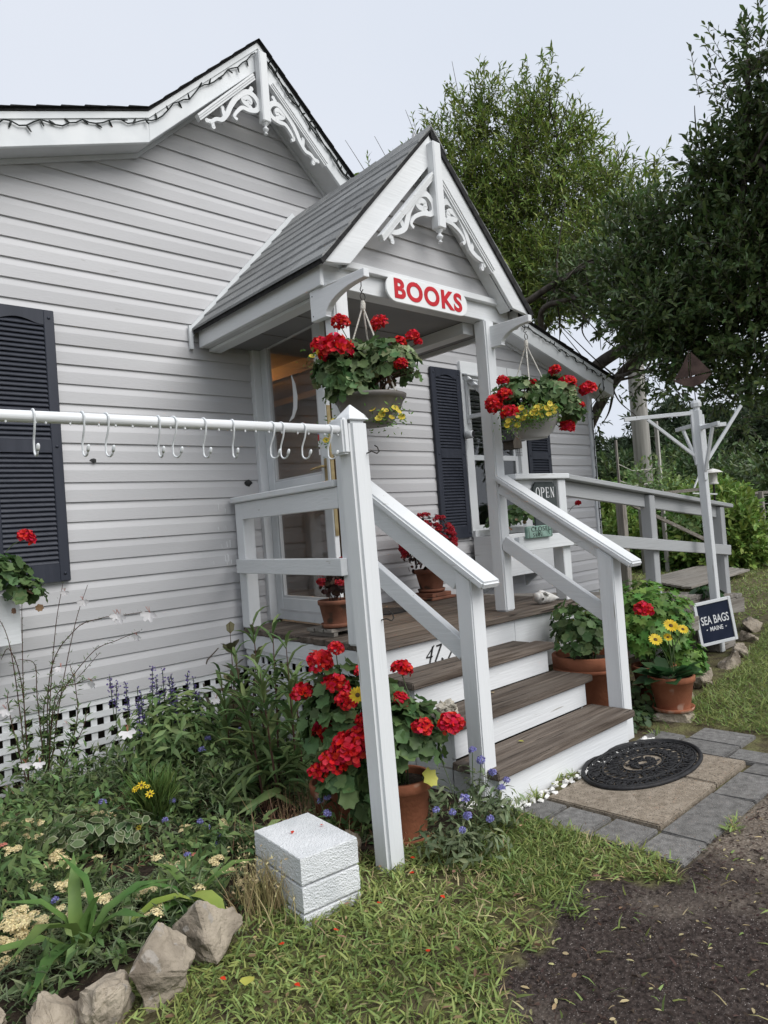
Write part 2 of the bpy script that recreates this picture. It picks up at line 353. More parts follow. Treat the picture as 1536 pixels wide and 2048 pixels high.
def leaf_mesh(name, parts):
    """parts: list of (P, Y, Zhint, L, W, template) -> one mesh"""
    V = []; LI = []; LS = []; nv = 0; nl = 0
    for P, Y, Z, L, Wd, (tv, tf) in parts:
        P = np.atleast_2d(P); n = max(len(P), len(np.atleast_2d(Y))); P = np.broadcast_to(P, (n, 3)) if len(P) == 1 else P
        if n == 0: continue
        Y = unit(np.broadcast_to(Y, (n, 3))); Z = np.broadcast_to(Z, (n, 3))
        X = np.cross(Y, Z); bad = np.linalg.norm(X, axis=1) < 1e-3
        if bad.any(): X = X.copy(); X[bad] = np.cross(Y[bad], [.3, .5, .8])
        X = unit(X); Zn = np.cross(X, Y)
        L = np.broadcast_to(np.asarray(L, float).reshape(-1, 1) if np.ndim(L) else np.full((1, 1), L), (n, 1)); Wd = np.broadcast_to(np.asarray(Wd, float).reshape(-1, 1) if np.ndim(Wd) else np.full((1, 1), Wd), (n, 1))
        k = len(tv)
        vv = P[:, None, :] + X[:, None, :]*(tv[None, :, 0:1]*Wd[:, None, :]) + Y[:, None, :]*(tv[None, :, 1:2]*L[:, None, :]) + Zn[:, None, :]*(tv[None, :, 2:3]*L[:, None, :])
        V.append(vv.reshape(-1, 3))
        flat = np.array([i for f in tf for i in f]); sizes = np.array([len(f) for f in tf]); st = np.concatenate([[0], np.cumsum(sizes)[:-1]])
        LI.append((flat[None, :]+(np.arange(n)*k)[:, None]+nv).ravel())
        LS.append((st[None, :]+(np.arange(n)*len(flat))[:, None]+nl).ravel())
        nv += n*k; nl += n*len(flat)
    me = bpy.data.meshes.new(name)
    if not V: return me
    V = np.concatenate(V).astype(np.float32); LI = np.concatenate(LI).astype(np.int32); LS = np.concatenate(LS).astype(np.int32)
    me.vertices.add(len(V)); me.vertices.foreach_set('co', V.ravel())
    me.loops.add(len(LI)); me.loops.foreach_set('vertex_index', LI)
    me.polygons.add(len(LS)); me.polygons.foreach_set('loop_start', LS)
    me.update(calc_edges=True)
    return me
def leaves(name, m, parts, parent=None):
    off = np.array(parent_world(parent)) if parent is not None else np.zeros(3)
    parts = [(np.atleast_2d(p[0])-off,)+tuple(p[1:]) for p in parts]
    return link(name, leaf_mesh(name, parts), m, parent)
def rvec(n): return unit(rng.normal(size=(n, 3)))
# ================================================================== GROUND
BED = [(-6, -2.3), (-2.3, -2.12), (-1.55, -2.08), (-1.08, -2.04), (-.75, -2.2), (-.1, -2.27), (.2, -2.2)]
def bed_line(x): return np.interp(x, [p[0] for p in BED], [p[1] for p in BED])
DIRT = [(-1.45, -3.15), (-1.32, -2.95), (-1.22, -2.86), (-1.06, -2.93), (-.92, -2.88), (-.82, -2.78), (-.68, -2.80), (-.56, -2.92), (-.45, -3.06), (-.37, -2.99), (.2, -3.02), (.7, -2.98), (1.4, -3.0), (2.4, -2.75), (4.2, -2.3), (8, -1.6), (9, -4), (4, -6), (-1, -6), (-1.6, -4.2)]
def in_poly(x, y, poly):
    x = np.asarray(x); y = np.asarray(y); ins = np.zeros(x.shape, bool); n = len(poly)
    for i in range(n):
        x1, y1 = poly[i]; x2, y2 = poly[(i+1) % n]
        c = ((y1 > y) != (y2 > y)) & (x < (x2-x1)*(y-y1)/(y2-y1+1e-12)+x1); ins ^= c
    return ins
PATIO = [(-.36, -3.03), (.70, -3.0), (1.3, -2.84), (1.33, -2.28), (-.33, -2.2), (-.33, -2.83)]
def fnoise(x, y, s, seed=0.0):
    return np.array([mnoise.fractal(Vector((a*s, b*s, seed)), 1.0, 2.0, 4) for a, b in zip(x, y)])
def axis_pts(a, b, fine0, fine1, df):
    o = list(np.arange(fine0, fine1, df))
    t = fine0; st = df
    while t > a: st *= 1.35; t -= st; o.insert(0, t)
    t = o[-1]; st = df
    while t < b: st *= 1.35; t += st; o.append(t)
    return np.array(o)
gx = axis_pts(-300, 400, -3.6, 3.2, .045); gy = axis_pts(-120, 400, -4.2, -1.0, .045)
GX, GY = np.meshgrid(gx, gy); px, py = GX.ravel(), GY.ravel()
near = (np.abs(px) < 12) & (np.abs(py) < 12)
pz = np.zeros_like(px)
nzv = np.zeros_like(px); nzv[near] = fnoise(px[near], py[near], 2.3)
pz[near] = nzv[near]*.012
bedm = near & (py > np.interp(px, [p[0] for p in BED], [p[1] for p in BED])+.02) & (px < -.36) & (py < .1)
pz[bedm] += .03
jx = px+nzv*.10; jy = py+np.roll(nzv, 57)*.07
dirt = in_poly(jx, jy, DIRT)*1.0
sandv = np.clip(1.25-np.hypot(np.clip(-.1-px, 0, None)*1.4, np.clip(-3.0-py, 0, None))/.30+nzv*1.1, 0, 1)*(py < -2.6)*(px > -1.2)
under = in_poly(px, py, PATIO); pz[under] = np.minimum(pz[under], -.012)
me = bpy.data.meshes.new('ground'); nxg, nyg = len(gx), len(gy)
ii = (np.arange(nyg-1)[:, None]*nxg+np.arange(nxg-1)[None, :]).ravel()
fc = np.stack([ii, ii+1, ii+nxg+1, ii+nxg], 1)
me.from_pydata(np.stack([px, py, pz], 1).tolist(), [], fc.tolist())
for nm, arr in (('dirt', dirt), ('bed', bedm*1.0), ('sand', sandv)):
    at_ = me.attributes.new(nm, 'FLOAT', 'POINT'); at_.data.foreach_set('value', arr.astype(np.float32))
for p in me.polygons: p.use_smooth = True
gm = bpy.data.materials.new('ground_mix'); gm.use_nodes = True; MAT['ground_mix'] = gm
N = gm.node_tree.nodes; L = gm.node_tree.links; b = N['Principled BSDF']; b.inputs['Roughness'].default_value = .95; b.inputs['Specular IOR Level'].default_value = .15
tcn = N.new('ShaderNodeTexCoord')
def gnoise(scale, c, detail=6, pos=(.35, .65)):
    n_ = N.new('ShaderNodeTexNoise'); n_.inputs['Scale'].default_value = scale; n_.inputs['Detail'].default_value = detail
    L.new(tcn.outputs['Object'], n_.inputs['Vector']); r = N.new('ShaderNodeValToRGB')
    while len(r.color_ramp.elements) < len(c): r.color_ramp.elements.new(.5)
    for i, cc in enumerate(c):
        r.color_ramp.elements[i].position = pos[0]+(pos[1]-pos[0])*i/(len(c)-1); r.color_ramp.elements[i].color = (*cc, 1)
    L.new(n_.outputs['Fac'], r.inputs['Fac']); return r.outputs['Color'], n_.outputs['Fac']
def gmix(fac, a, b_):
    m_ = N.new('ShaderNodeMix'); m_.data_type = 'RGBA'; L.new(fac, m_.inputs['Factor']); L.new(a, m_.inputs['A']); L.new(b_, m_.inputs['B']); return m_.outputs['Result']
lawn_c, _ = gnoise(9, [(.07, .055, .036), (.11, .098, .05), (.15, .15, .065)])
mul_c, mf = gnoise(60, [(.020, .015, .013), (.045, .034, .030), (.085, .068, .060)], 9, (.3, .72))
sand_c, _ = gnoise(90, [(.10, .082, .066), (.17, .14, .112), (.27, .235, .20)], 9, (.3, .7))
sm, _ = gnoise(1.3, [(0, 0, 0), (1, 1, 1)], 8, (.50, .66))
# grit: pale specks scattered in the mulch
gr, _ = gnoise(230, [(0, 0, 0), (1, 1, 1)], 2, (.66, .70))
gritc = N.new('ShaderNodeRGB'); gritc.outputs[0].default_value = (.33, .30, .28, 1)
mul_c = gmix(gr, mul_c, gritc.outputs[0])
asn = N.new('ShaderNodeAttribute'); asn.attribute_name = 'sand'
dirt_c = gmix(asn.outputs['Fac'], gmix(sm, mul_c, sand_c), sand_c)
soil_c, _ = gnoise(30, [(.018, .013, .010), (.05, .037, .027)], 8)
ad = N.new('ShaderNodeAttribute'); ad.attribute_name = 'dirt'; ab = N.new('ShaderNodeAttribute'); ab.attribute_name = 'bed'
col = gmix(ad.outputs['Fac'], lawn_c, dirt_c); col = gmix(ab.outputs['Fac'], col, soil_c)
L.new(col, b.inputs['Base Color'])
bp = N.new('ShaderNodeBump'); bp.inputs['Strength'].default_value = .9; bp.inputs['Distance'].default_value = .02
L.new(mf, bp.inputs['Height']); L.new(bp.outputs[0], b.inputs['Normal'])
g = link('ground', me, 'ground_mix'); tag(g, 'lawn and dark mulch ground around the house', kind='structure')

# ---- patio of slabs and pavers in front of the steps
patio = empty('patio'); tag(patio, 'tan concrete slabs edged with grey pavers below the steps', kind='structure')
def paver(x0, x1, y0, y1, m, z=.012, t=.05):
    gp = .004; q = MB(); q.box(x0+gp, x1-gp, y0+gp, y1-gp, z-t, z)
    j = [(random.uniform(-.004, .004), random.uniform(-.004, .004), random.uniform(-.003, .003)) for _ in range(4)]
    for i in range(8):
        a = j[(i % 4)]; v = q.v[i]; q.v[i] = (v[0]+a[0], v[1]+a[1], v[2]+(a[2] if i > 3 else 0))
    q.build('slab' if m == 'slab_tan' else 'paver', m, patio, bevel=.005, seg=2)
paver(-.10, .47, -2.81, -2.27, 'slab_tan', .014); paver(.47, .83, -2.81, -2.27, 'slab_tan', .016)
for x0, x1 in ((-.345, -.135), (-.135, .36), (.36, .685)): paver(x0, x1, -3.015, -2.825, 'paver_grey', .010)
paver(-.33, -.11, -2.815, -2.62, 'paver_grey', .004); paver(-.33, -.11, -2.61, -2.40, 'paver_grey', .004); paver(-.30, -.11, -2.39, -2.24, 'paver_grey', .004)
paver(.69, .845, -3.0, -2.83, 'paver_grey', .008); paver(.845, 1.02, -2.99, -2.70, 'paver_grey', .008)
paver(.845, 1.06, -2.69, -2.40, 'paver_grey', .012); paver(.845, 1.10, -2.39, -2.20, 'paver_grey', .010); paver(1.07, 1.30, -2.69, -2.40, 'paver_grey', .008)
paver(.48, .84, -2.26, -2.21, 'paver_grey', .010)

# ================================================================== HOUSE
house = empty('house', (0, 0, 0), 'low grey vinyl-sided house with white trimmed gable and navy shutters', 'house')
ROOF = [(-4.75, 2.57), (-.745, 3.936), (.105, 4.707), (1.24, 3.66), (4.66, 2.745)]
RX = [p[0] for p in ROOF]; RZ = [p[1] for p in ROOF]
def roofz(x): return float(np.interp(x, RX, RZ))
E_ = .1143; ZB = .42
DOOR = (.03, .97, .62, 2.74); WIN = (2.27, 3.14, 1.16, 2.62)
def xl(z):   # left limit of the siding at height z
    return float(np.interp(z+.19, [2.57, 3.936, 4.707], [-4.75, -.745, .105])) if z+.19 > 2.57 else -4.5
def xr(z):
    return float(np.interp(-(z+.19), [-4.707, -3.66, -2.745], [.105, 1.24, 4.66])) if z+.19 > 2.745 else 4.42
for k in range(37):
    z0 = ZB+k*E_; z1 = z0+E_
    if z0 > 4.45: break
    a0, a1 = max(xl(z0), -4.5), min(xr(z0), 4.42); b0, b1 = max(xl(z1), -4.5), min(xr(z1), 4.42)
    if z1 > 4.50: b0 = b1 = .105
    cuts = [q for q in (DOOR, WIN) if z1 > q[2] and z0 < q[3]]
    segs = [(a0, b0)]; ends = []
    for q in cuts: ends.append((q[0], q[0])); segs.append((q[1], q[1]))
    ends.append((a1, b1))
    for (l0, l1), (r0, r1) in zip(segs, ends):
        prof = [(0, 0), (0, .60), (.011, .95), (.011, 1.0), (.022, 1.0), (.022, 0)]
        q = MB(); vs = []
        jy = random.uniform(-.0012, .0012)
        for lx, ly in ((l0, l1), (r0, r1)):
            for y, t in prof: vs.append((lx+(ly-lx)*t, y+jy, z0+t*E_))
        n = len(prof); q.add(vs, [tuple(range(n))[::-1], tuple(range(n, 2*n))]+[(i, (i+1) % n, (i+1) % n+n, i+n) for i in range(n)])
        q.build('siding_board', 'siding', house)
# wall core with door and window openings
def core(x0, x1, z0, z1=None):
    q = MB()
    if z1 is None:
        xs = [x0]+[x for x in RX if x0 < x < x1]+[x1]
        q.prism([(x0, z0), (x1, z0)]+[(x, roofz(x)-.05) for x in xs[::-1]], 'y', .023, .12)
    else: q.box(x0, x1, .023, .12, z0, z1)
    q.build('wall', 'interior_dark', house)
core(-4.5, DOOR[0], .42); core(DOOR[0], DOOR[1], DOOR[3]); core(DOOR[0], DOOR[1], .3, DOOR[2]); core(DOOR[1], WIN[0], .42)
core(WIN[0], WIN[1], WIN[3]); core(WIN[0], WIN[1], .42, WIN[2]); core(WIN[1], 4.44, .42)
q = MB(); q.box(4.40, 4.44, .125, 8, .42, 2.75); q.box(-4.5, -4.46, .125, 8, .42, 2.55); q.box(-4.5, 4.44, 7.96, 8.02, .42, 2.6); q.build('side_wall', 'siding', house)
# corner board
q = MB(); q.box(4.425, 4.50, -.018, .06, .40, 2.72); q.build('corner_board', 'vinyl_white', house, bevel=.004)
q = MB(); q.box(4.42, 4.498, .065, 8, .40, 2.70); q.build('end_wall', 'siding', house)
# roof slab and shingle edge
q = MB(); q.prism(ROOF+[(x, z-.016) for x, z in ROOF[::-1]], 'y', -.215, 8.2); rf = q.build('roof', 'roof_dark', house)
for (x0, z0), (x1, z1) in zip(ROOF[:-1], ROOF[1:]):
    n = max(3, int(math.hypot(x1-x0, z1-z0)/.14)); up = x1 > x0 and z1 > z0
    for i in range(n):
        t0, t1 = i/n, (i+1)/n
        if not up: pass
        ax, az, bx, bz = x0+(x1-x0)*t0, z0+(z1-z0)*t0, x0+(x1-x0)*t1, z0+(z1-z0)*t1
        lo, hi = (.008, .001) if up else (.001, .008)
        q = MB(); q.prism([(ax, az+.0005), (bx, bz+.0005), (bx, bz+hi), (ax, az+lo)], 'y', -.228-random.uniform(0, .010), 1.2)
        q.build('shingle', 'roof_dark', house)
# rake fascia, soffit, frieze
for i, ((x0, z0), (x1, z1)) in enumerate(zip(ROOF[:-1], ROOF[1:])):
    q = MB(); h = .165 if i in (1, 2) else .17
    q.prism([(x0, z0-.018), (x1, z1-.018), (x1, z1-.037-h), (x0, z0-.037-h)], 'y', -.20, -.176); q.build('rake_fascia', 'vinyl_white', house, bevel=.003)
    q = MB(); q.prism([(x0, z0-.018), (x1, z1-.018), (x1, z1-.058), (x0, z0-.058)], 'y', -.208, -.2005); q.build('drip_edge', 'vinyl_white', house)
    q = MB(); q.prism([(x0, z0-.188), (x1, z1-.188), (x1, z1-.197), (x0, z0-.197)], 'y', -.1755, -.004); q.build('soffit', 'soffit_white', house)
    q = MB(); q.prism([(x0, z0-.198), (x1, z1-.198), (x1, z1-.225), (x0, z0-.225)], 'y', -.022, -.003); q.build('frieze', 'soffit_white', house)
q = MB(); q.box(4.63, 4.655, -.175, 8.1, 2.575, 2.70); q.build('eave_fascia', 'vinyl_white', house)
q = MB(); q.box(4.503, 4.628, .0, 8.1, 2.56, 2.57); q.build('eave_soffit', 'soffit_white', house)
# ---- lattice skirt under the siding: single slats
def lattice(p0, p1, z0, z1, parent):
    p0 = Vector(p0); p1 = Vector(p1); Ln = (p1-p0).length; d = (p1-p0)/Ln; nrm = Vector((d.y, -d.x, 0))
    z = z1-.018; k = 0
    while z > z0:
        q = MB(); a = p0+nrm*.008; b_ = p1+nrm*.008; q.bar((a.x, a.y, z), (b_.x, b_.y, z+random.uniform(-.004, .004)), .007, .036); q.build('lattice_slat', 'white_x', parent); z -= .078
    s = .02
    while s < Ln:
        a = p0+d*s; q = MB(); q.bar((a.x, a.y, z0-.02), (a.x+random.uniform(-.003, .003), a.y, z1), .036, .006, up=(nrm.x, nrm.y, 0)); q.build('lattice_slat', 'white_z', parent); s += .078
lat = empty('lattice_skirt', (-2.4, .03, 0), 'white wooden lattice skirt below the siding behind the flower bed', 'lattice')
lattice((-3.2, .02, 0), (-.22, .02, 0), 0, .425, lat)
q = MB(); q.box(-4.5, -.36, .10, .14, 0, .42); q.build('backing', 'interior_dark', lat)
q = MB(); q.box(-4.4, 4.4, .16, 7.9, 0, .42); q.build('foundation', 'interior_dark', house)
q = MB(); q.box(1.6, 4.4, .02, .15, 0, .42); q.build('skirt_board', 'soffit_white', house)

# ---- shutters
def shutter(x0, x1, z0, z1, nm='shutter'):
    s = empty('shutter', (x0, 0, z0)); s.parent = house
    yb, yf = -.006, -.034; st = .058
    q = MB(); q.box(x0, x0+st, yf, yb, z0, z1); q.build('stile', 'shutter_navy', s, bevel=.004)
    q = MB(); q.box(x1-st, x1, yf, yb, z0, z1); q.build('stile', 'shutter_navy', s, bevel=.004)
    zm = z0+(z1-z0)*.495
    q = MB(); q.box(x0+st, x1-st, yf+.001, yb, z0, z0+.10); q.build('rail', 'shutter_navy', s)
    q = MB(); q.box(x0+st, x1-st, yf+.001, yb, zm-.035, zm+.035); q.build('rail', 'shutter_navy', s); q = MB()
    n = 12; xs = [x0+st+(x1-x0-2*st)*i/n for i in range(n+1)]
    arch = [z1-.085+.028*math.sin(math.pi*min(1, max(0, (i/n-.12)/.76))) for i in range(n+1)]
    q.prism([(x, z) for x, z in zip(xs, arch)]+[(xs[-1], z1-.001), (xs[0], z1-.001)], 'y', yf+.001, yb); q.build('rail', 'shutter_navy', s)
    q = MB(); q.box(x0+st-.002, x1-st+.002, -.012, yb-.001, z0+.02, z1-.05); q.build('back', 'shutter_navy', s)
    lm = None
    for a, b_ in ((z0+.10, zm-.035), (zm+.035, z1-.062)):
        n = int((b_-a)/.0265)
        for i in range(n):
            zc = a+(b_-a)*(i+.5)/n
            if lm is None:
                q = MB(); h = .0125
                q.prism([(-.014, h), (-.0135, h+.004), (-.031, -h+.002), (-.030, -h-.003)], 'x', 0, x1-x0-2*st-.001); lm = q.mesh('louver'); lm.materials.append(MAT['shutter_navy'])
            o = bpy.data.objects.new('louver', lm); COL.objects.link(o); o.parent = s; o.location = (st, 0, zc-z0)
    for zz in (z0+.045, zm, z1-.045):
        for xx in (x0+.03, x1-.03):
            q = MB(); q.lathe([(.009, 0), (.009, .003), (.005, .006), (.0001, .0065)], 10); q.v = [(xx+v[0], yf-v[2], zz+v[1]) for v in q.v]; q.build('screw_cap', 'shutter_navy', s, smooth=True)
    return s
shutter(-1.722, -1.323, 1.118, 2.652); shutter(1.83, 2.222, 1.132, 2.645); shutter(3.19, 3.585, 1.132, 2.645)

# ---- windows
def window(x0, x1, z0, z1, depth=True):
    w_ = empty('window', (x0, 0, z0)); w_.parent = house
    t = .075
    q = MB(); q.box(x0-.035, x0+t, -.028, .06, z0, z1); q.build('casing', 'white_z', w_, bevel=.004)
    q = MB(); q.box(x1-t, x1+.035, -.028, .06, z0, z1); q.build('casing', 'white_z', w_, bevel=.004)
    q = MB(); q.box(x0-.035, x1+.035, -.029, .06, z1+.001, z1+.115); q.build('head', 'white_x', w_, bevel=.004)
    q = MB(); q.box(x0+t, x1-t, -.027, .06, z1-t, z1); q.build('head', 'white_x', w_, bevel=.004)
    q = MB(); q.box(x0-.03, x1+.03, -.06, .06, z0-.03, z0+.03); q.build('sill', 'white_x', w_, bevel=.004)
    zm = (z0+z1)/2-.03
    for a, b_, y in ((z0+.03, zm+.02, .012), (zm-.02, z1-t, .03)):
        q = MB(); q.box(x0+t, x0+t+.04, y, y+.025, a, b_); q.box(x1-t-.04, x1-t, y, y+.025, a, b_); q.box(x0+t+.04, x1-t-.04, y+.001, y+.024, a, a+.045); q.box(x0+t+.04, x1-t-.04, y+.001, y+.024, b_-.045, b_); q.build('sash', 'vinyl_white', w_)
        q = MB(); q.box(x0+t+.04, x1-t-.04, y+.010, y+.014, a+.045, b_-.045); q.build('pane', 'window_glass', w_)
    for i in range(17):
        zz = z1-t-.03-i*.034
        q = MB(); q.bar((x0+t+.02, .085, zz), (x1-t-.02, .085, zz), .026, .0025, up=(0, .5, 1)); q.build('blind_slat', 'soffit_white', w_)
    return w_
window(*WIN[:2], *WIN[2:])
window(-2.66, -1.76, 1.16, 2.62)
# ---- slatted awnings over the windows
def awning(x0, x1, label):
    a = empty('window_awning', (x0, -.03, 2.3), label, 'awning', 'white slatted window awnings')
    top = (-.03, 2.60); bot = (-.40, 2.24)
    for xx in (x0+.015, x1-.015):
        q = MB(); q.bar((xx, top[0], top[1]), (xx, bot[0], bot[1]), .03, .045); q.build('side_rail', 'white_z', a, bevel=.002)
        q = MB(); q.bar((xx, -.032, 2.22), (xx, bot[0]-.005, 2.22), .028, .035); q.build('support_arm', 'white_y', a, bevel=.002)
        q = MB(); q.bar((xx+.001, -.05, 2.16), (xx+.001, -.05, 2.57), .026, .03); q.build('wall_rail', 'white_z', a, bevel=.002)
    for i in range(6):
        t = (i+.35)/6; y = top[0]+(bot[0]-top[0])*t; z = top[1]+(bot[1]-top[1])*t+.03
        q = MB(); q.bar((x0-.02, y, z), (x1+.02, y, z), .075, .009, up=(0, -.25, 1)); q.build('slat', 'white_x', a)
    return a
awning(2.27, 3.14, 'white slatted awning over the window behind the right hanging basket')
awning(-2.66, -1.76, 'white slatted awning whose corner shows at the left edge')

# ---- door opening, storm door, interior
q = MB(); q.box(-.0, .065, -.035, .06, .70, 2.72); q.build('door_casing', 'white_z', house, bevel=.004)
q = MB(); q.box(.066, .084, -.022, .09, .70, 2.70); q.build('door_jamb', 'vinyl_white', house, bevel=.003)
q = MB(); q.box(.935, 1.0, -.035, .06, .70, 2.72); q.build('door_casing', 'white_z', house, bevel=.004)
q = MB(); q.box(.0, 1.0, -.036, .06, 2.722, 2.79); q.build('door_casing', 'white_x', house, bevel=.004)
q = MB(); q.box(.085, .93, -.05, .3, .66, .70); q.build('threshold', 'brass', house)
DA = R_(-97)
sd = empty('storm_door', (.078, -.036, .705), 'white full-glass storm door swung open beside the left railing', 'door', rz=DA)
W_, H_ = .80, 1.965
def dbox(name, x0, x1, z0, z1, m, y0=-.018, y1=.018, bevel=.004):
    q = MB(); q.box(x0, x1, y0, y1, z0, z1); return link(name, q.mesh(name, bevel), m, sd)
dbox('stile', 0, .085, 0, H_, 'vinyl_white'); dbox('stile', W_-.085, W_, 0, H_, 'vinyl_white')
dbox('rail', .086, W_-.086, 0, .15, 'vinyl_white', -.0175, .0175); dbox('rail', .086, W_-.086, H_-.085, H_, 'vinyl_white', -.0175, .0175); dbox('rail', .086, W_-.086, .885, .94, 'vinyl_white', -.0175, .0175)
for a, b_ in ((.15, .885), (.94, H_-.085)):
    dbox('pane', .086, W_-.086, a, b_, 'glass', -.003, .003, 0)
    for x0, x1, z0, z1 in ((.086, .102, a, b_), (W_-.102, W_-.086, a, b_), (.102, W_-.102, a, a+.016), (.102, W_-.102, b_-.016, b_)): dbox('glazing_bead', x0, x1, z0, z1, 'soffit_white', -.012, .012, 0)
dbox('kick_strip', .05, W_-.05, .06, .075, 'soffit_white', -.022, -.0185, 0)
dbox('lock_strip', W_+.001, W_+.006, .55, 1.35, 'brass', -.012, .012, 0)
q = MB(); q.tube([(W_-.04, -.018, .98), (W_-.04, -.055, .98), (W_-.06, -.06, .975), (W_-.15, -.06, .968)], [.008, .008, .008, .006], 8); link('handle', q.mesh('handle', smooth=True), 'brass', sd)
q = MB(); q.box(W_-.055, W_-.025, -.023, -.0185, .86, 1.03); link('handle_plate', q.mesh('handle_plate', .002), 'brass', sd)
q = MB(); q.lathe([(.012, 0), (.012, .006), (.006, .012), (.0001, .013)], 12); q.v = [(W_-.04+v[0], -.0185-v[2], .89+v[1]) for v in q.v]; link('deadbolt', q.mesh('deadbolt', smooth=True), 'brass', sd)
for i, (zz, m) in enumerate(((1.19, 'petal_lavender'), (1.15, 'letter_red'), (1.11, 'sign_white'), (1.06, 'sign_white'), (1.235, 'leaf_pale'))): dbox('sticker', W_-.128, W_-.104, zz, zz+.035, m, -.0065, -.0035, 0)
# white crescent decal hanging in the upper pane
q = MB(); q.stroke([(.40, 1.62), (.425, 1.55), (.432, 1.47), (.42, 1.40), (.385, 1.35), (.33, 1.325)], [.004, .035, .052, .05, .03, .003], -.0075, -.0045); link('crescent_decal', q.mesh('crescent_decal'), 'letter_white', sd)
# main door folded inward, edge with brass strip
q = MB(); q.bar((.925, .15, 1.70), (1.60, .55, 1.70), .036, 1.96); q.build('inner_door', 'interior_dark', house)
# interior room
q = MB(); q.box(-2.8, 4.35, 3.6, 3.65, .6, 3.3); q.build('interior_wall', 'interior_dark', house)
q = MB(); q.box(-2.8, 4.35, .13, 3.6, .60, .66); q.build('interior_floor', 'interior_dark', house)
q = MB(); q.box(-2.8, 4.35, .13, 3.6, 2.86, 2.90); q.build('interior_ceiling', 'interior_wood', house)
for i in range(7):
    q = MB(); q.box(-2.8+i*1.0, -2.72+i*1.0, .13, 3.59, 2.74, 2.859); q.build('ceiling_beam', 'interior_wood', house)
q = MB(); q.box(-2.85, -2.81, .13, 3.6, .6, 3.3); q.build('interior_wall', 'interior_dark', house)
for k in range(5):
    q = MB(); q.box(-.6, 2.0, 3.3, 3.58, .95+k*.38, .98+k*.38); q.build('shelf', 'interior_wood', house)
bk = MB()
for k in range(5):
    x = -.55
    while x < 1.95:
        t = random.uniform(.02, .05); h = random.uniform(.2, .30); bk.box(x, x+t, 3.34, 3.56, .981+k*.38, .981+k*.38+h); x += t+.003
bo = bk.build('books', 'book', house); bo['kind'] = 'stuff'
q = MB(); q.box(2.02, 2.07, .125, 3.595, .661, 2.735); q.build('interior_wall', 'interior_dark', house)  # partition added to keep the lamp glow out of the right window
lp = MB(); lp.box(.3, 1.3, 1.9, 2.1, 2.70, 2.73); lp.build('ceiling_lamp', 'lamp_glow', house)
# old white paint drips on the siding beside the railing
for i in range(14):
    k = random.randrange(4, 10); z0 = ZB+k*E_+random.uniform(.002, .03); x = -.285+random.gauss(0, .018)+(.0 if i < 9 else -.10*random.random())
    q = MB(); l_ = random.uniform(.015, .055); q.prism([(x, z0), (x+random.uniform(.002, .005), z0+.002), (x+.003, z0+l_), (x-.001, z0+l_)], 'y', -.0022, .0005); q.build('paint_drip', 'letter_white', house)
# torn holes in the siding
for x, z, s in ((-1.14, 1.80, .02), (-.085, 1.655, .028)):
    q = MB(); n = 9; pts = [(x+s*(1+.5*random.random())*math.cos(2*math.pi*i/n)*random.uniform(.6, 1.2), z+s*.7*math.sin(2*math.pi*i/n)*random.uniform(.5, 1.3)) for i in range(n)]
    q.prism(pts, 'y', -.0045, .002); q.build('hole', 'number_black', house)

# ================================================================== PORCH
porch = empty('porch', (.3, -.75, 0), 'white entry porch with shingled gable roof, deck and wooden steps', 'porch')
XC = .36; RIDGE = 3.60; SL = 1.05; YF = -1.47
def pz_(x): return RIDGE-abs(x-XC)*SL
# roof slabs
for sgn in (-1, 1):
    xe = XC+sgn*.885; pts = [(XC, RIDGE-.012), (xe, pz_(xe)-.012), (xe, pz_(xe)-.04), (XC, RIDGE-.04)]
    q = MB(); q.prism(pts, 'y', YF-.012, -.003); q.build('roof_deck', 'roof_dark', porch)
    # shingle tabs, course by course
    n = 9; Ls = .885/n
    for r in range(n+1):
        xa = XC+sgn*(.895-r*Ls); xb = XC+sgn*max(.0, .895-r*Ls-Ls*1.15)
        y = YF-.02-random.uniform(0, .008); off = .16 if r % 2 else .31; first = True
        while y < -.01:
            y2 = min(y+(off if first else .315), -.008); first = False
            if -.008-y2 < .05: y2 = -.008
            dz = random.uniform(0, .003)
            q = MB(); th = .008
            q.add([(xa, y+.003, pz_(xa)-.0075+dz), (xb, y+.003, pz_(xb)-.0105), (xb, y2-.003, pz_(xb)-.0105), (xa, y2-.003, pz_(xa)-.0075+dz),
                   (xa, y+.003, pz_(xa)+th+dz), (xb, y+.003, pz_(xb)-.004), (xb, y2-.003, pz_(xb)-.004), (xa, y2-.003, pz_(xa)+th+dz)],
                  [(0, 1, 2, 3), (4, 7, 6, 5), (0, 4, 5, 1), (1, 5, 6, 2), (2, 6, 7, 3), (3, 7, 4, 0)])
            q.build('shingle', 'shingle', porch); y = y2
    # ridge caps
for i in range(6):
    y0 = YF-.03+i*.25; y1 = min(y0+.26, -.01)
    q = MB(); w_ = .12
    q.add([(XC-w_, y0, pz_(XC-w_)+.006), (XC, y0, RIDGE+.014), (XC+w_, y0, pz_(XC+w_)+.006), (XC-w_, y1, pz_(XC-w_)+.001), (XC, y1, RIDGE+.008), (XC+w_, y1, pz_(XC+w_)+.001),
           (XC-w_, y0, pz_(XC-w_)-.004), (XC, y0, RIDGE+.002), (XC+w_, y0, pz_(XC+w_)-.004), (XC-w_, y1, pz_(XC-w_)-.004), (XC, y1, RIDGE), (XC+w_, y1, pz_(XC+w_)-.004)],
          [(0, 1, 4, 3), (1, 2, 5, 4), (6, 9, 10, 7), (7, 10, 11, 8), (0, 6, 7, 1), (1, 7, 8, 2), (3, 4, 10, 9), (4, 5, 11, 10), (0, 3, 9, 6), (2, 8, 11, 5)]); q.build('ridge_cap', 'shingle', porch)
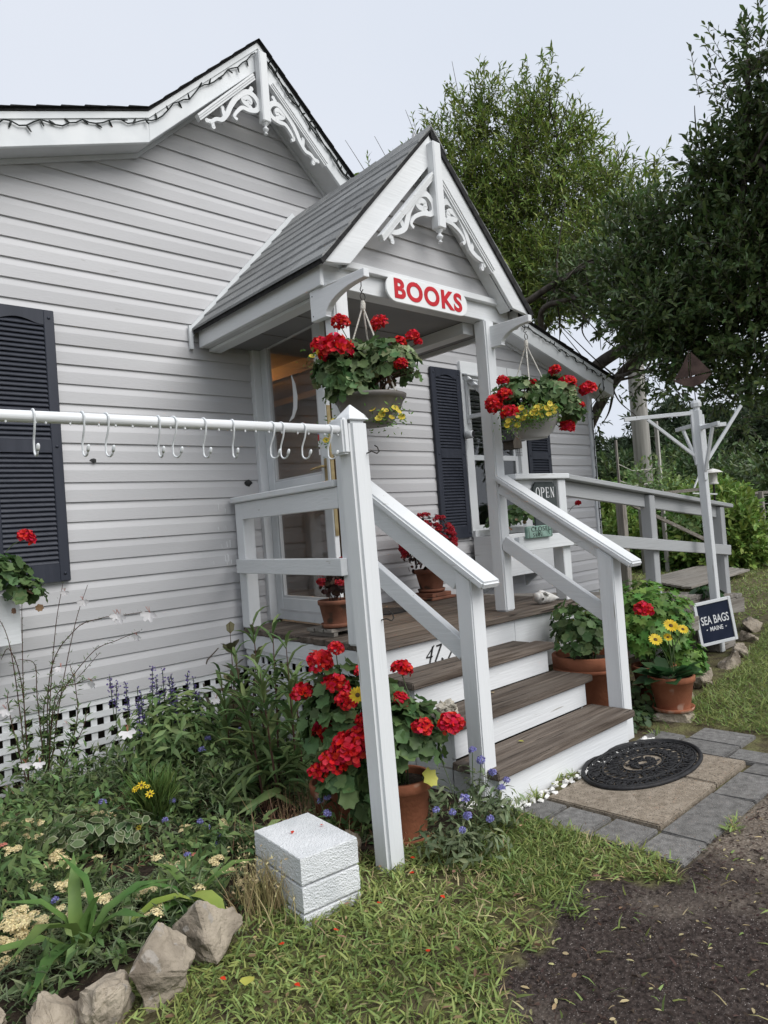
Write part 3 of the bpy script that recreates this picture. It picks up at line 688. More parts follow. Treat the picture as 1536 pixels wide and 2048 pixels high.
# black drip edge along the front rake
for sgn in (-1, 1):
    xe = XC+sgn*.905
    de = .028 if sgn < 0 else .055
    q = MB(); q.prism([(XC, RIDGE-.008), (xe, pz_(xe)-.008), (xe-sgn*.012, pz_(xe)-de), (XC, RIDGE-de+.004)], 'y', YF-.024, YF-.0125); q.build('drip_edge', 'roof_dark', porch)
# flashing on the wall
for sgn in (-1, 1):
    xe = XC+sgn*.90; q = MB(); q.prism([(XC-sgn*.0, RIDGE+.05), (xe, pz_(xe)+.03), (xe, pz_(xe)-.05), (XC, RIDGE-.03)], 'y', -.026, -.0065); q.build('flashing', 'vinyl_white', porch)
q = MB(); q.box(-.555, -.53, -.028, -.0068, 2.535, 2.69); q.build('flashing', 'vinyl_white', porch)
# side fascias and beams
q = MB(); q.box(-.492, -.466, -1.41, -.03, 2.545, 2.672); q.build('fascia', 'white_y', porch, bevel=.003)
q = MB(); q.box(1.19, 1.212, -1.41, -.03, 2.545, 2.672); q.build('fascia', 'white_y', porch, bevel=.003)
q = MB(); q.box(-.465, -.335, -1.258, -.03, 2.548, 2.556); q.build('soffit', 'soffit_white', porch)
q = MB(); q.box(-.42, -.335, -1.255, -.03, 2.528, 2.546); q.build('side_beam', 'white_y', porch)
q = MB(); q.box(.80, .90, -1.255, -.03, 2.50, 2.573); q.build('side_beam', 'white_y', porch)
q = MB(); q.box(-.333, .798, -1.256, -.02, 2.575, 2.59); q.build('porch_ceiling', 'ceiling_grey', porch)
q = MB(); q.box(.902, 1.188, -1.256, -.02, 2.575, 2.59); q.build('porch_ceiling', 'ceiling_grey', porch)
for y in (-.42, -.84):
    q = MB(); q.box(-.332, .797, y-.004, y+.004, 2.570, 2.5745); q.build('ceiling_batten', 'ceiling_grey', porch)
# front beam, ledge, gable siding
q = MB(); q.box(-.465, 1.165, -1.362, -1.26, 2.572, 2.70); q.build('front_beam', 'white_x', porch, bevel=.003)
q = MB(); q.box(-.464, 1.164, -1.40, -1.363, 2.678, 2.716); q.build('ledge', 'white_x', porch, bevel=.003)
for k in range(8):
    z0 = 2.718+k*E_; z1 = z0+E_
    h0 = (RIDGE-.05-z0)/SL; h1 = max(0, (RIDGE-.05-z1)/SL)
    if h0 <= .02: break
    prof = [(-1.372, 0), (-1.372, .60), (-1.361, .95), (-1.361, 1.0), (-1.350, 1.0), (-1.350, 0)]
    q = MB(); vs = []
    for s_ in (-1, 1):
        for y, t in prof: vs.append((XC+s_*(h0+(h1-h0)*t), y, z0+t*E_))
    n = 6; q.add(vs, [tuple(range(n))[::-1], tuple(range(n, 2*n))]+[(i, (i+1) % n, (i+1) % n+n, i+n) for i in range(n)]); q.build('siding_board', 'siding', porch)
# rake boards (mitred at the peak, cut level at the eaves)
for s_ in (-1, 1):
    xe = XC+s_*.865; zt = (lambda x: pz_(x)-.030) if s_ < 0 else (lambda x: pz_(x)-.048)
    xi = XC+s_*(.865-.165)
    q = MB(); q.prism([(XC, zt(XC)), (xe, zt(xe)), (xe, zt(xe)-.022), (xi, zt(xi)-.175), (XC, zt(XC)-.175)], 'y', YF-.010, YF+.014); q.build('rake_board', 'white_x', porch, bevel=.003)
    q = MB(); q.prism([(XC, zt(XC)-.176), (xi, zt(xi)-.176), (xi, zt(xi)-.186), (XC, zt(XC)-.186)], 'y', YF+.016, -1.374); q.build('rake_soffit', 'white_y', porch)
    q = MB(); q.prism([(XC+s_*.70, 2.722), (XC+s_*.725, 2.722), (XC+s_*.015, zt(XC)-.19), (XC, zt(XC)-.215)], 'y', -1.385, -1.3735); q.build('gable_trim', 'white_x', porch)
# ornaments: fretwork scrolls, mouldings and pendants
def mirror(pts, xc, s_): return [(xc+(p[0]-xc)*s_, p[1]) for p in pts]
def ornament(parent, xc, dx, yf, main, spiral, twigs, mould, pend, m='white_z'):
    for s_ in (1, -1):
        sc = empty('scroll', (xc, yf, main[0][1])); sc.parent = parent; sc.location = Vector((xc, yf, main[0][1]))-parent_world(parent)
        mp_ = catmull(mirror([(p[0]+dx, p[1]) for p in main], xc, s_), 7); n = len(mp_)
        ws = [.020+.016*math.sin(math.pi*min(1, 1.15*i/n)) for i in range(n)]
        q = MB(); q.stroke(mp_, ws, yf, yf+.022); q.build('stem', m, sc)
        sp = catmull(mirror([(p[0]+dx, p[1]) for p in spiral], xc, s_), 7); n = len(sp)
        q = MB(); q.stroke(sp, [.026+.008*math.sin(math.pi*i/n) for i in range(n)], yf+.0015, yf+.0205); q.build('volute', m, sc)
        e_ = sp[-1]; q = MB(); q.prism([(e_[0]+.019*math.cos(a*.5236), e_[1]+.019*math.sin(a*.5236)) for a in range(12)], 'y', yf+.0030, yf+.0190); q.build('volute', m, sc)
        for tw in twigs:
            t = catmull(mirror([(p[0]+dx, p[1]) for p in tw], xc, s_), 5); n = len(t)
            q = MB(); q.stroke(t, [.034-.016*i/n for i in range(n)], yf+.0022, yf+.0198); q.build('leaf_spur', m, sc)
            e_ = t[-1]; q = MB(); q.prism([(e_[0]+.015*math.cos(a*.6283), e_[1]+.015*math.sin(a*.6283)) for a in range(10)], 'y', yf+.0036, yf+.0184); q.build('leaf_spur', m, sc)
        a, b_ = mirror([(p[0]+dx, p[1]) for p in mould], xc, s_)
        for k in range(3):
            d = Vector((b_[0]-a[0], b_[1]-a[1])).normalized(); nn = Vector((-d.y, d.x))*(1 if s_ > 0 else -1)
            o = nn*(.013*(k-1)); q = MB(); q.bar((a[0]+o.x, yf+.008-.004*k, a[1]+o.y), (b_[0]+o.x, yf+.008-.004*k, b_[1]+o.y), .034+.002*k, .0125, up=(nn.x, 0, nn.y)); q.build('moulding', 'white_x', parent)
    zt, zb = pend
    q = MB(); q.box(xc-.034, xc+.034, yf-.034, yf+.030, zb, zt); q.build('pendant', 'white_z', parent, bevel=.008)
    q = MB(); q.lathe([(.012, -.078), (.0135, -.07), (.006, -.062), (.010, -.058), (.020, -.045), (.021, -.038), (.011, -.028), (.009, -.018), (.022, -.008), (.024, -.001)], 16, (xc, yf-.002, zb)); q.build('finial', 'white_z', parent, smooth=True)
HM = [(-0.374, 3.975), (-0.329, 4.014), (-0.283, 4.026), (-0.24, 4.079), (-0.207, 4.145), (-0.154, 4.22), (-0.076, 4.283), (-0.015, 4.277), (0.019, 4.231), (-0.002, 4.185), (-0.061, 4.164), (-0.118, 4.162), (-0.162, 4.119), (-0.185, 4.08), (-0.162, 4.066)]
HS = [(-0.036, 4.173), (-0.059, 4.194), (-0.094, 4.206), (-0.105, 4.223), (-0.085, 4.246), (-0.055, 4.246), (-0.045, 4.226), (-0.062, 4.212)]
HT = [[(-.257, 4.059), (-.267, 4.083), (-.272, 4.110)], [(-.05, 4.29), (-.03, 4.325)], [(-.36, 3.985), (-.395, 3.985)], [(-.36, 3.985), (-.350, 3.958)]]
ornament(house, .105, .045, -.232, HM, HS, HT, [(-.463, 3.975), (-.012, 4.408)], (4.60, 4.11))
PM = [(-0.1, 2.851), (-0.11, 2.885), (-0.046, 2.898), (0.018, 2.935), (0.044, 2.992), (0.071, 3.057), (0.143, 3.149), (0.211, 3.180), (0.262, 3.150), (0.272, 3.099), (0.242, 3.069), (0.176, 3.057), (0.109, 3.022), (0.073, 2.977), (0.092, 2.955)]
PS = [(0.23, 3.066), (0.189, 3.083), (0.148, 3.091), (0.139, 3.111), (0.165, 3.131), (0.200, 3.127), (0.205, 3.105)]
PT = [[(.013, 2.941), (-.004, 2.966), (-.011, 2.995)], [(.205, 3.184), (.215, 3.216)], [(-.09, 2.870), (-.135, 2.868)], [(-.095, 2.865), (-.085, 2.84)]]
ornament(porch, XC, .055, YF-.030, PM, PS, PT, [(-.175, 2.835), (.275, 3.300)], (3.50, 2.99))

# roof posts
for x0, x1, y0, y1 in ((-.43, -.335, -1.44, -1.345), (.875, .97, -1.385, -1.29)):
    q = MB(); q.box(x0, x1, y0, y1, .69, 2.571); q.build('post', 'white_z', porch, bevel=.009, seg=2)
# deck planks (run along the front)
def DL(y): return -.235+.112*y      # left deck edge
y = -1.50; i = 0
while y < -.08:
    w_ = .142; q = MB(); q.box(DL(y+.07)+random.uniform(-.006, .006), 1.66+random.uniform(-.004, .004), y, min(y+w_-.005, -.045), .652, .69-random.uniform(0, .002))
    q.build('deck_plank', 'wood_x', porch, bevel=.004); y += w_; i += 1
q = MB(); q.box(-.17, 1.62, -1.44, -.05, .50, .651); q.build('joist_frame', 'interior_dark', porch)
# left edge board ends and lattice side
q = MB(); q.bar((DL(-1.47)+.022, -1.47, .60), (DL(-.04)+.022, -.04, .60), .03, .10); q.build('rim_board', 'white_y', porch, bevel=.003)
lattice((DL(-.05)+.03, -.05, 0), (DL(-1.46)+.03, -1.46, 0), 0, .55, porch)
# steps
STEPS = [(-1.47, .526), (-1.71, .355), (-1.955, .185)]
q = MB(); q.box(-.335, .83, -1.47, -1.445, .50, .651); q.build('riser', 'white_x', porch, bevel=.002)
q = MB(); q.add([(.832, -1.47, .30), (1.62, -1.44, .30), (1.62, -1.44, .651), (.832, -1.47, .651), (.832, -1.445, .30), (1.62, -1.415, .30), (1.62, -1.415, .651), (.832, -1.445, .651)],
               [(0, 1, 2, 3), (5, 4, 7, 6), (0, 4, 5, 1), (1, 5, 6, 2), (2, 6, 7, 3), (3, 7, 4, 0)]); q.build('riser', 'white_x', porch)
for i, (yb, z) in enumerate(STEPS):
    yf = yb-.27
    q = MB(); q.box(-.37, .85, yf, yf+.138, z-.038, z); q.build('tread_plank', 'wood_x', porch, bevel=.005, seg=2)
    q = MB(); q.box(-.368, (.852 if i else .80), yf+.143, yb+.0, z-.038, z-.0015); q.build('tread_plank', 'wood_x', porch, bevel=.004)
    zb = z-.039; zl = STEPS[i+1][1] if i < 2 else 0
    q = MB(); q.box(-.334, .812, yf+.03, yf+.052, zl+.001 if i < 2 else -.01, zb); q.build('riser', 'white_x', porch, bevel=.002)
    q = MB(); q.box(-.332, -.31, yf+.053, -1.472 if i == 0 else STEPS[i-1][0]-.24+.028, 0, zb); q.build('stringer', 'white_y', porch)
    q = MB(); q.box(.785, .808, yf+.053, -1.472 if i == 0 else STEPS[i-1][0]-.24+.028, 0, zb); q.build('stringer', 'white_y', porch)
# newels and handrails
def handrail(xc, z_at, sl, y0, y1, nx0, nx1, ny0, ny1, bh_, zlow):
    Z = lambda y: z_at-(-1.36-y)*sl
    q = MB(); q.prism([(ny0, -.02), (ny1, -.02), (ny1, Z(ny1)-.049), (ny0, Z(ny0)-.049)], 'x', nx0, nx1); q.build('newel_post', 'white_z', porch, bevel=.006, seg=2)
    q = MB(); q.bar((xc, y0, Z(y0)-.02), (xc, y1, Z(y1)-.02), .125, .040); q.build('handrail_cap', 'white_y', porch, bevel=.010, seg=2)
    q = MB(); q.bar((xc, y0, Z(y0)-.047-bh_/2), (xc, ny1-.002, Z(ny1)-.047-bh_/2), .040, bh_); q.build('handrail_board', 'white_y', porch, bevel=.003)
    Z2 = lambda y: zlow-(-1.36-y)*sl
    q = MB(); q.bar((xc, y0, Z2(y0)-.05), (xc, ny1-.002, Z2(ny1)-.05), .042, .088); q.build('lower_rail', 'white_y', porch, bevel=.003)
handrail(-.345, 1.60, .655, -1.442, -2.245, -.385, -.295, -2.16, -2.07, .115, 1.215)
handrail(.905, 1.585, .64, -1.387, -2.275, .85, .945, -2.16, -2.065, .072, 1.20)
# left side railing
q = MB(); q.box(-.238, -.15, -.142, -.052, .69, 1.515); q.build('rail_post', 'white_z', porch, bevel=.005)
q = MB(); q.bar((-.382, -1.345, 1.536), (-.192, -.03, 1.536), .125, .038); q.build('rail_cap', 'white_y', porch, bevel=.006)
q = MB(); q.bar((-.405, -1.345, 1.46), (-.222, -.144, 1.46), .04, .11); q.build('rail_board', 'white_y', porch, bevel=.003)
q = MB(); q.bar((-.452, -1.39, 1.10), (-.258, -.09, 1.10), .04, .09); q.build('lower_rail', 'white_y', porch, bevel=.003)
# right railing on the deck front
q = MB(); q.box(1.49, 1.58, -1.44, -1.352, .69, 1.528); q.build('rail_post', 'white_z', porch, bevel=.005)
q = MB(); q.box(.971, 1.60, -1.465, -1.33, 1.530, 1.566); q.build('rail_cap', 'white_x', porch, bevel=.005)
q = MB(); q.box(.971, 1.488, -1.40, -1.36, 1.435, 1.528); q.build('rail_board', 'white_x', porch, bevel=.003)
q = MB(); q.box(.93, 1.56, -1.483, -1.443, 1.065, 1.158); q.build('lower_rail', 'white_x', porch, bevel=.003)

# the porch stands a little out of square: its roof is turned a few degrees against the wall
for o in porch.children:
    if o.name.split('.')[0] in ('roof_deck', 'shingle', 'ridge_cap', 'drip_edge', 'flashing', 'fascia', 'soffit', 'side_beam', 'porch_ceiling', 'ceiling_batten'):
        for v in o.data.vertices: v.co.x += .088*max(0, 1+(v.co.y+porch.location.y)/1.42)
# ---- ramp to the right
ramp = empty('ramp', (3.2, -1.0, 0), 'wooden ramp with white rails running right from the porch', 'ramp')
rs = -.107
def rz_(x, z): return z+(x-1.55)*rs
q = MB(); q.bar((1.602, -1.398, rz_(1.602, 1.548)), (4.46, -1.398, rz_(4.46, 1.548)), .13, .036); q.build('rail_cap', 'ramp_grey_x', ramp, bevel=.005)
for xa, xb in ((1.582, 2.80), (2.892, 4.20)):
    q = MB(); q.bar((xa, -1.38, rz_(xa, 1.475)), (xb, -1.38, rz_(xb, 1.475)), .04, .105); q.build('rail_board', 'ramp_grey_x', ramp, bevel=.003)
q = MB(); q.bar((1.565, -1.464, rz_(1.565, 1.112)), (4.27, -1.464, rz_(4.27, 1.112)), .038, .092); q.build('lower_rail', 'ramp_grey_x', ramp, bevel=.003)
for x0 in (2.80, 4.20):
    q = MB(); q.box(x0, x0+.09, -1.442, -1.352, 0, rz_(x0+.045, 1.525)); q.build('rail_post', 'ramp_grey_z', ramp, bevel=.005)
x = 1.665
while x < 4.4:
    z = rz_(x, .69)
    q = MB(); q.bar((x+.07, -1.5, z-.02), (x+.07, -.35, z-.02), .138, .036); q.build('ramp_plank', 'grey_wood_y', ramp, bevel=.003); x += .144
q = MB(); q.bar((1.67, -1.475, rz_(1.67, .59)), (4.46, -1.475, rz_(4.46, .59)), .03, .14); q.build('rim_board', 'grey_wood_x', ramp)
# ================================================================== DATA (world positions of flower heads, stems; metres)
H_GROUND = [(-0.966, -1.906, 0.807, 0.031), (-0.985, -1.818, 0.75, 0.05), (-0.862, -1.933, 0.697, 0.029), (-0.739, -2.05, 0.693, 0.042), (-1.043, -1.759, 0.624, 0.046), (-0.985, -1.912, 0.658, 0.053), (-1.0, -1.837, 0.46, 0.054), (-0.996, -1.983, 0.608, 0.04), (-1.037, -2.036, 0.438, 0.07), (-1.085, -1.99, 0.388, 0.051), (-1.096, -1.909, 0.33, 0.044), (-1.004, -2.068, 0.477, 0.051), (-0.819, -2.11, 0.584, 0.036), (-0.829, -2.236, 0.499, 0.039), (-0.748, -2.314, 0.506, 0.047), (-0.997, -2.077, 0.545, 0.027)]
DAISY = [(-1.007, -2.07, 0.644, 0.027)]
H_BASKL = [(-0.57, -1.629, 2.287, 0.041), (-0.655, -1.683, 2.13, 0.077), (-0.644, -1.556, 2.184, 0.043), (-0.4, -1.722, 2.282, 0.039), (-0.438, -1.887, 2.043, 0.03), (-0.334, -1.783, 2.178, 0.034), (-0.247, -1.797, 2.22, 0.032), (-0.23, -1.813, 2.188, 0.02)]
Y_BASKL = [(-0.543, -1.782, 1.845, 0.019), (-0.501, -1.822, 1.834, 0.019), (-0.453, -1.841, 1.845, 0.019), (-0.456, -1.865, 1.825, 0.019), (-0.432, -1.859, 1.801, 0.019), (-0.524, -1.799, 1.799, 0.019), (-0.519, -1.737, 1.895, 0.017), (-0.737, -1.604, 2.11, 0.016), (-0.701, -1.611, 2.129, 0.016), (-0.678, -1.624, 1.758, 0.019), (-0.674, -1.585, 1.721, 0.017), (-0.675, -1.655, 1.801, 0.016), (-0.48, -1.841, 1.799, 0.016), (-0.512, -1.811, 1.817, 0.019)]
H_BASKR = [(0.716, -1.606, 2.114, 0.036), (0.633, -1.593, 1.977, 0.048), (0.678, -1.637, 2.015, 0.048), (0.62, -1.58, 1.943, 0.033), (0.654, -1.681, 1.907, 0.05), (1.034, -1.773, 2.173, 0.037), (1.04, -1.845, 2.07, 0.055), (1.177, -1.905, 2.044, 0.049), (1.137, -1.865, 1.943, 0.028), (1.119, -1.776, 1.825, 0.044), (0.848, -1.732, 2.088, 0.024)]
Y_BASKR = [(0.691, -1.715, 1.878, 0.019), (0.749, -1.805, 1.888, 0.019), (0.633, -1.672, 1.83, 0.019), (0.695, -1.707, 1.832, 0.019), (0.839, -1.828, 1.918, 0.019), (0.704, -1.673, 1.868, 0.019), (0.772, -1.76, 1.879, 0.019), (0.667, -1.667, 1.846, 0.019), (0.74, -1.709, 1.938, 0.019), (0.775, -1.74, 1.88, 0.019), (0.794, -1.811, 1.875, 0.019), (0.852, -1.807, 1.922, 0.019), (0.815, -1.861, 1.939, 0.019), (0.689, -1.705, 1.833, 0.019), (0.785, -1.791, 1.92, 0.019), (0.738, -1.737, 1.907, 0.019), (0.786, -1.771, 1.87, 0.019), (0.882, -1.83, 1.903, 0.019), (0.819, -1.785, 1.937, 0.019), (0.861, -1.856, 1.898, 0.019), (0.826, -1.795, 1.934, 0.019), (0.744, -1.8, 1.914, 0.019), (0.804, -1.854, 1.878, 0.019), (0.798, -1.843, 1.915, 0.019), (0.735, -1.702, 1.864, 0.019), (0.627, -1.69, 1.856, 0.019), (0.83, -1.793, 1.926, 0.019), (0.895, -1.842, 1.928, 0.019), (0.723, -1.722, 1.931, 0.019), (0.65, -1.673, 1.907, 0.019), (0.751, -1.81, 1.926, 0.019), (0.868, -1.821, 1.934, 0.019), (0.84, -1.849, 1.925, 0.019), (0.767, -1.763, 1.887, 0.019), (0.799, -1.755, 1.895, 0.019), (0.773, -1.756, 1.906, 0.019), (0.732, -1.688, 1.91, 0.019), (0.728, -1.791, 1.889, 0.019), (0.706, -1.768, 1.88, 0.019), (0.751, -1.807, 1.888, 0.019), (0.796, -1.782, 1.909, 0.019), (0.739, -1.721, 1.872, 0.019)]
H_BOXL = [(-1.72, -0.581, 1.366, 0.04)]
H_FERN = [(1.368, -2.053, 0.655, .054)]
H_BOXR = [(2.074, -1.224, 1.358, 0.023)]
YARROW = [(-1.939, -1.101, 0.183, 0.028), (-2.053, -1.27, 0.21, 0.026), (-1.903, -1.342, 0.138, 0.03), (-1.657, -0.956, 0.152, 0.022), (-1.594, -1.014, 0.119, 0.022), (-1.648, -1.101, 0.111, 0.021), (-1.945, -1.302, 0.114, 0.019), (-2.156, -1.653, 0.117, 0.039), (-2.128, -1.679, 0.085, 0.035), (-2.191, -1.688, 0.081, 0.032), (-2.214, -1.734, 0.038, 0.028), (-2.137, -1.669, 0.026, 0.039), (-2.072, -1.662, 0.035, 0.016), (-1.949, -1.641, 0.042, 0.021), (-2.061, -1.742, 0.026, 0.023), (-1.829, -1.755, 0.026, 0.024), (-1.772, -1.741, 0.065, 0.024), (-1.734, -1.776, 0.014, 0.038), (-1.703, -1.805, -0.007, 0.028), (-1.771, -1.81, -0.011, 0.031), (-1.717, -1.793, 0.047, 0.021), (-1.574, -1.585, 0.056, 0.021), (-1.333, -1.539, 0.117, 0.021), (-1.445, -1.433, 0.122, 0.019), (-1.487, -1.737, 0.09, 0.025), (-1.529, -1.765, 0.032, 0.017), (-1.501, -1.93, 0.066, 0.014), (-1.493, -1.87, 0.089, 0.016), (-1.98, -0.924, 0.187, 0.016), (-1.935, -1.175, 0.187, 0.018)]
YARROW_PINK = [(-1.573, -1.724, 0.046, 0.017), (-1.621, -1.746, 0.024, 0.015), (-1.541, -1.687, 0.112, 0.015), (-2.078, -1.247, 0.222, 0.015)]
BLUE = [(-1.339, -1.119, 0.124, 0.018), (-1.351, -1.384, 0.1, 0.015), (-1.329, -1.404, 0.072, 0.015), (-1.342, -1.529, 0.077, 0.014), (-1.377, -1.565, 0.058, 0.016), (-1.538, -1.62, 0.091, 0.015), (-1.608, -1.003, 0.176, 0.02), (-1.458, -1.282, 0.117, 0.015), (-1.033, -0.861, 0.229, 0.023), (-0.962, -0.791, 0.255, 0.021), (-0.838, -0.91, 0.289, 0.018), (-0.996, -1.033, 0.175, 0.017), (-1.015, -1.152, 0.159, 0.014), (-1.024, -1.007, 0.165, 0.015), (-1.078, -1.923, 0.235, 0.016), (-1.111, -1.959, 0.191, 0.018), (-1.1, -1.902, 0.223, 0.014), (-2.015, -1.58, 0.1, 0.014), (-1.89, -1.629, 0.074, 0.016)]
LAV = [(-0.553, -2.287, 0.305, 0.021), (-0.538, -2.232, 0.333, 0.019), (-0.674, -2.172, 0.334, 0.016), (-0.536, -2.369, 0.203, 0.018), (-0.521, -2.316, 0.251, 0.019), (-0.758, -2.366, 0.229, 0.021), (-0.73, -2.46, 0.164, 0.017), (-0.832, -2.364, 0.199, 0.015), (-0.876, -2.322, 0.213, 0.015), (-0.791, -2.402, 0.181, 0.019), (-0.845, -2.42, 0.151, 0.015), (-0.48, -2.354, 0.216, 0.016)]
GAURA =  [[(-1.577, -0.199, 0.025), (-1.547, -0.24, 0.518), (-1.509, -0.287, 0.906), (-1.473, -0.326, 1.124)], [(-1.577, -0.199, 0.025), (-1.492, -0.224, 0.504), (-1.4, -0.252, 0.888), (-1.342, -0.312, 1.097)], [(-1.577, -0.199, 0.025), (-1.542, -0.248, 0.648), (-1.438, -0.353, 0.873), (-1.342, -0.446, 0.923), (-1.277, -0.577, 0.937), (-1.197, -0.723, 0.952)], [(-1.577, -0.199, 0.025), (-1.531, -0.255, 0.464), (-1.387, -0.398, 0.737), (-1.28, -0.502, 0.804), (-1.215, -0.634, 0.848)], [(-1.577, -0.199, 0.025), (-1.549, -0.169, 0.51), (-1.43, -0.285, 0.604), (-1.329, -0.385, 0.739)], [(-1.577, -0.199, 0.025), (-1.564, -0.363, 0.537), (-1.468, -0.456, 0.616), (-1.432, -0.56, 0.64)], [(-1.675, -0.245, 0.066), (-1.678, -0.255, 0.549), (-1.669, -0.272, 0.929), (-1.664, -0.28, 1.056)], [(-1.675, -0.245, 0.066), (-1.737, -0.34, 0.695), (-1.764, -0.321, 0.921), (-1.813, -0.276, 1.025)], [(-1.675, -0.245, 0.066), (-1.713, -0.361, 0.619), (-1.781, -0.44, 0.834), (-1.814, -0.408, 0.794)], [(-1.577, -0.199, 0.025), (-1.628, -0.302, 0.544), (-1.63, -0.305, 0.722), (-1.716, -0.362, 0.772)], [(-1.577, -0.199, 0.025), (-1.534, -0.526, 0.403), (-1.522, -0.542, 0.599), (-1.538, -0.53, 0.725)], [(-1.708, -0.353, 0.099), (-1.794, -0.42, 0.522), (-1.798, -0.419, 0.631)], [(-1.645, -0.413, 0.092), (-1.554, -0.645, 0.402), (-1.524, -0.677, 0.519)]]
GAURA_FL = [(-1.286, -0.568, 0.938, 0.033), (-1.301, -0.554, 0.945, 0.023), (-1.197, -0.723, 0.944, 0.033), (-1.361, -0.292, 1.018, 0.024), (-1.468, -0.33, 1.079, 0.018), (-1.227, -0.622, 0.829, 0.021), (-1.519, -0.547, 0.668, 0.022), (-1.442, -0.55, 0.626, 0.025), (-1.806, -0.409, 0.552, 0.024), (-1.499, -0.29, 0.683, 0.021), (-1.389, -0.803, 0.402, 0.029), (-1.844, -0.783, 0.374, 0.02), (-1.799, -0.826, 0.371, 0.02), (-0.87, -0.745, 0.44, 0.021), (-1.596, -0.607, 0.461, 0.017)]
BRANCH =  [[(-0.393, -0.077, -0.269), (-0.451, -0.029, 0.028), (-0.506, 0.017, 0.291), (-0.538, 0.042, 0.488), (-0.573, 0.072, 0.605), (-0.587, 0.084, 0.7)], [(-0.538, 0.042, 0.488), (-0.527, 0.03, 0.568), (-0.51, 0.013, 0.592)], [(-0.512, 0.019, 0.437), (-0.49, -0.004, 0.516), (-0.435, -0.058, 0.588)], [(-0.584, 0.082, 0.661), (-0.624, 0.12, 0.668), (-0.659, 0.153, 0.662)], [(-0.56, 0.061, 0.571), (-0.539, 0.04, 0.618), (-0.546, 0.046, 0.638)]]
LILY = [((-0.836, -1.271, 0.849), (-0.843, -1.244, 0.026)), ((-0.947, -1.093, 0.714), (-0.887, -1.132, -0.01)), ((-0.88, -1.435, 0.775), (-0.864, -1.43, 0.003)), ((-0.823, -1.077, 0.855), (-0.785, -1.091, -0.025)), ((-0.952, -0.947, 0.614), (-0.923, -0.96, -0.011)), ((-0.924, -1.663, 0.535), (-0.918, -1.658, 0.094)), ((-1.029, -1.429, 0.675), (-0.989, -1.451, 0.048)), ((-0.797, -1.371, 0.589), (-0.786, -1.367, 0.011)), ((-1.056, -1.33, 0.545), (-1.01, -1.361, 0.034))]
SALVIA = [(-1.277, -0.361, 0.602), (-1.272, -0.434, 0.574), (-1.258, -0.518, 0.572), (-1.225, -0.617, 0.533), (-1.215, -0.557, 0.547), (-1.109, -0.523, 0.636), (-1.098, -0.532, 0.576), (-1.071, -0.558, 0.613), (-1.039, -0.588, 0.583), (-1.071, -0.627, 0.58), (-0.905, -0.576, 0.542), (-0.926, -0.557, 0.572), (-0.935, -0.684, 0.471), (-1.076, -0.688, 0.483), (-1.135, -0.632, 0.502), (-1.257, -0.654, 0.48), (-1.036, -0.588, 0.508)]
COREO = [(-1.481, -1.125, 0.238, 0.02), (-1.478, -1.197, 0.215, 0.019), (-1.502, -1.104, 0.22, 0.013), (-1.582, -1.302, 0.132, 0.012), (-1.462, -1.143, 0.231, 0.011), (-1.502, -1.105, 0.227, 0.011)]
# ================================================================== SIGNS AND FITTINGS
def text_mesh(body, size, offset=0, extrude=.001, name='lettering', sx=1.0, spacing=1.0):
    cu = bpy.data.curves.new(name, 'FONT'); cu.body = body; cu.size = size; cu.offset = offset; cu.extrude = extrude; cu.align_x = 'CENTER'; cu.align_y = 'CENTER'; cu.resolution_u = 6; cu.space_character = spacing
    o = bpy.data.objects.new(name, cu); COL.objects.link(o); dg = bpy.context.evaluated_depsgraph_get()
    me = bpy.data.meshes.new_from_object(o.evaluated_get(dg)); me.name = name
    bpy.data.objects.remove(o); bpy.data.curves.remove(cu)
    for v in me.vertices: v.co.x *= sx
    me.materials.clear(); return me
def put_text(parent, body, size, m, loc, offset=0, sx=1.0, rz=0, tilt=90, spacing=1.0):
    o = link('lettering', text_mesh(body, size, offset, .0008, sx=sx, spacing=spacing), m, parent); o.location = Vector(loc)-parent_world(parent); o.rotation_euler = (R_(tilt), 0, rz); return o
# BOOKS
bs = empty('book_sign', (.325, -1.402, 2.617), 'white rounded BOOKS sign with red letters on the porch beam', 'sign')
def pill(L_, H_s, n=10):
    r = H_s/2; a = L_/2-r
    return [(a+r*math.cos(t), r*math.sin(t)) for t in np.linspace(-math.pi/2, math.pi/2, n)]+[(-a+r*math.cos(t), r*math.sin(t)) for t in np.linspace(math.pi/2, 1.5*math.pi, n)]
q = MB(); q.prism([(x+.325, z+2.617) for x, z in pill(.70, .150)], 'y', -1.416, -1.402); q.build('board', 'sign_white', bs, bevel=.003)
put_text(bs, 'BOOKS', .150, 'letter_red', (.325, -1.4175, 2.615), offset=.0055, sx=1.10, spacing=1.12)
for dx, dz in ((-.10, .058), (.245, .046)):
    q = MB(); q.lathe([(.004, 0), (.004, .002), (.0001, .003)], 8); q.v = [(.325+dx+v[0], -1.416-v[2], 2.617+dz+v[1]) for v in q.v]; q.build('screw', 'iron', bs)
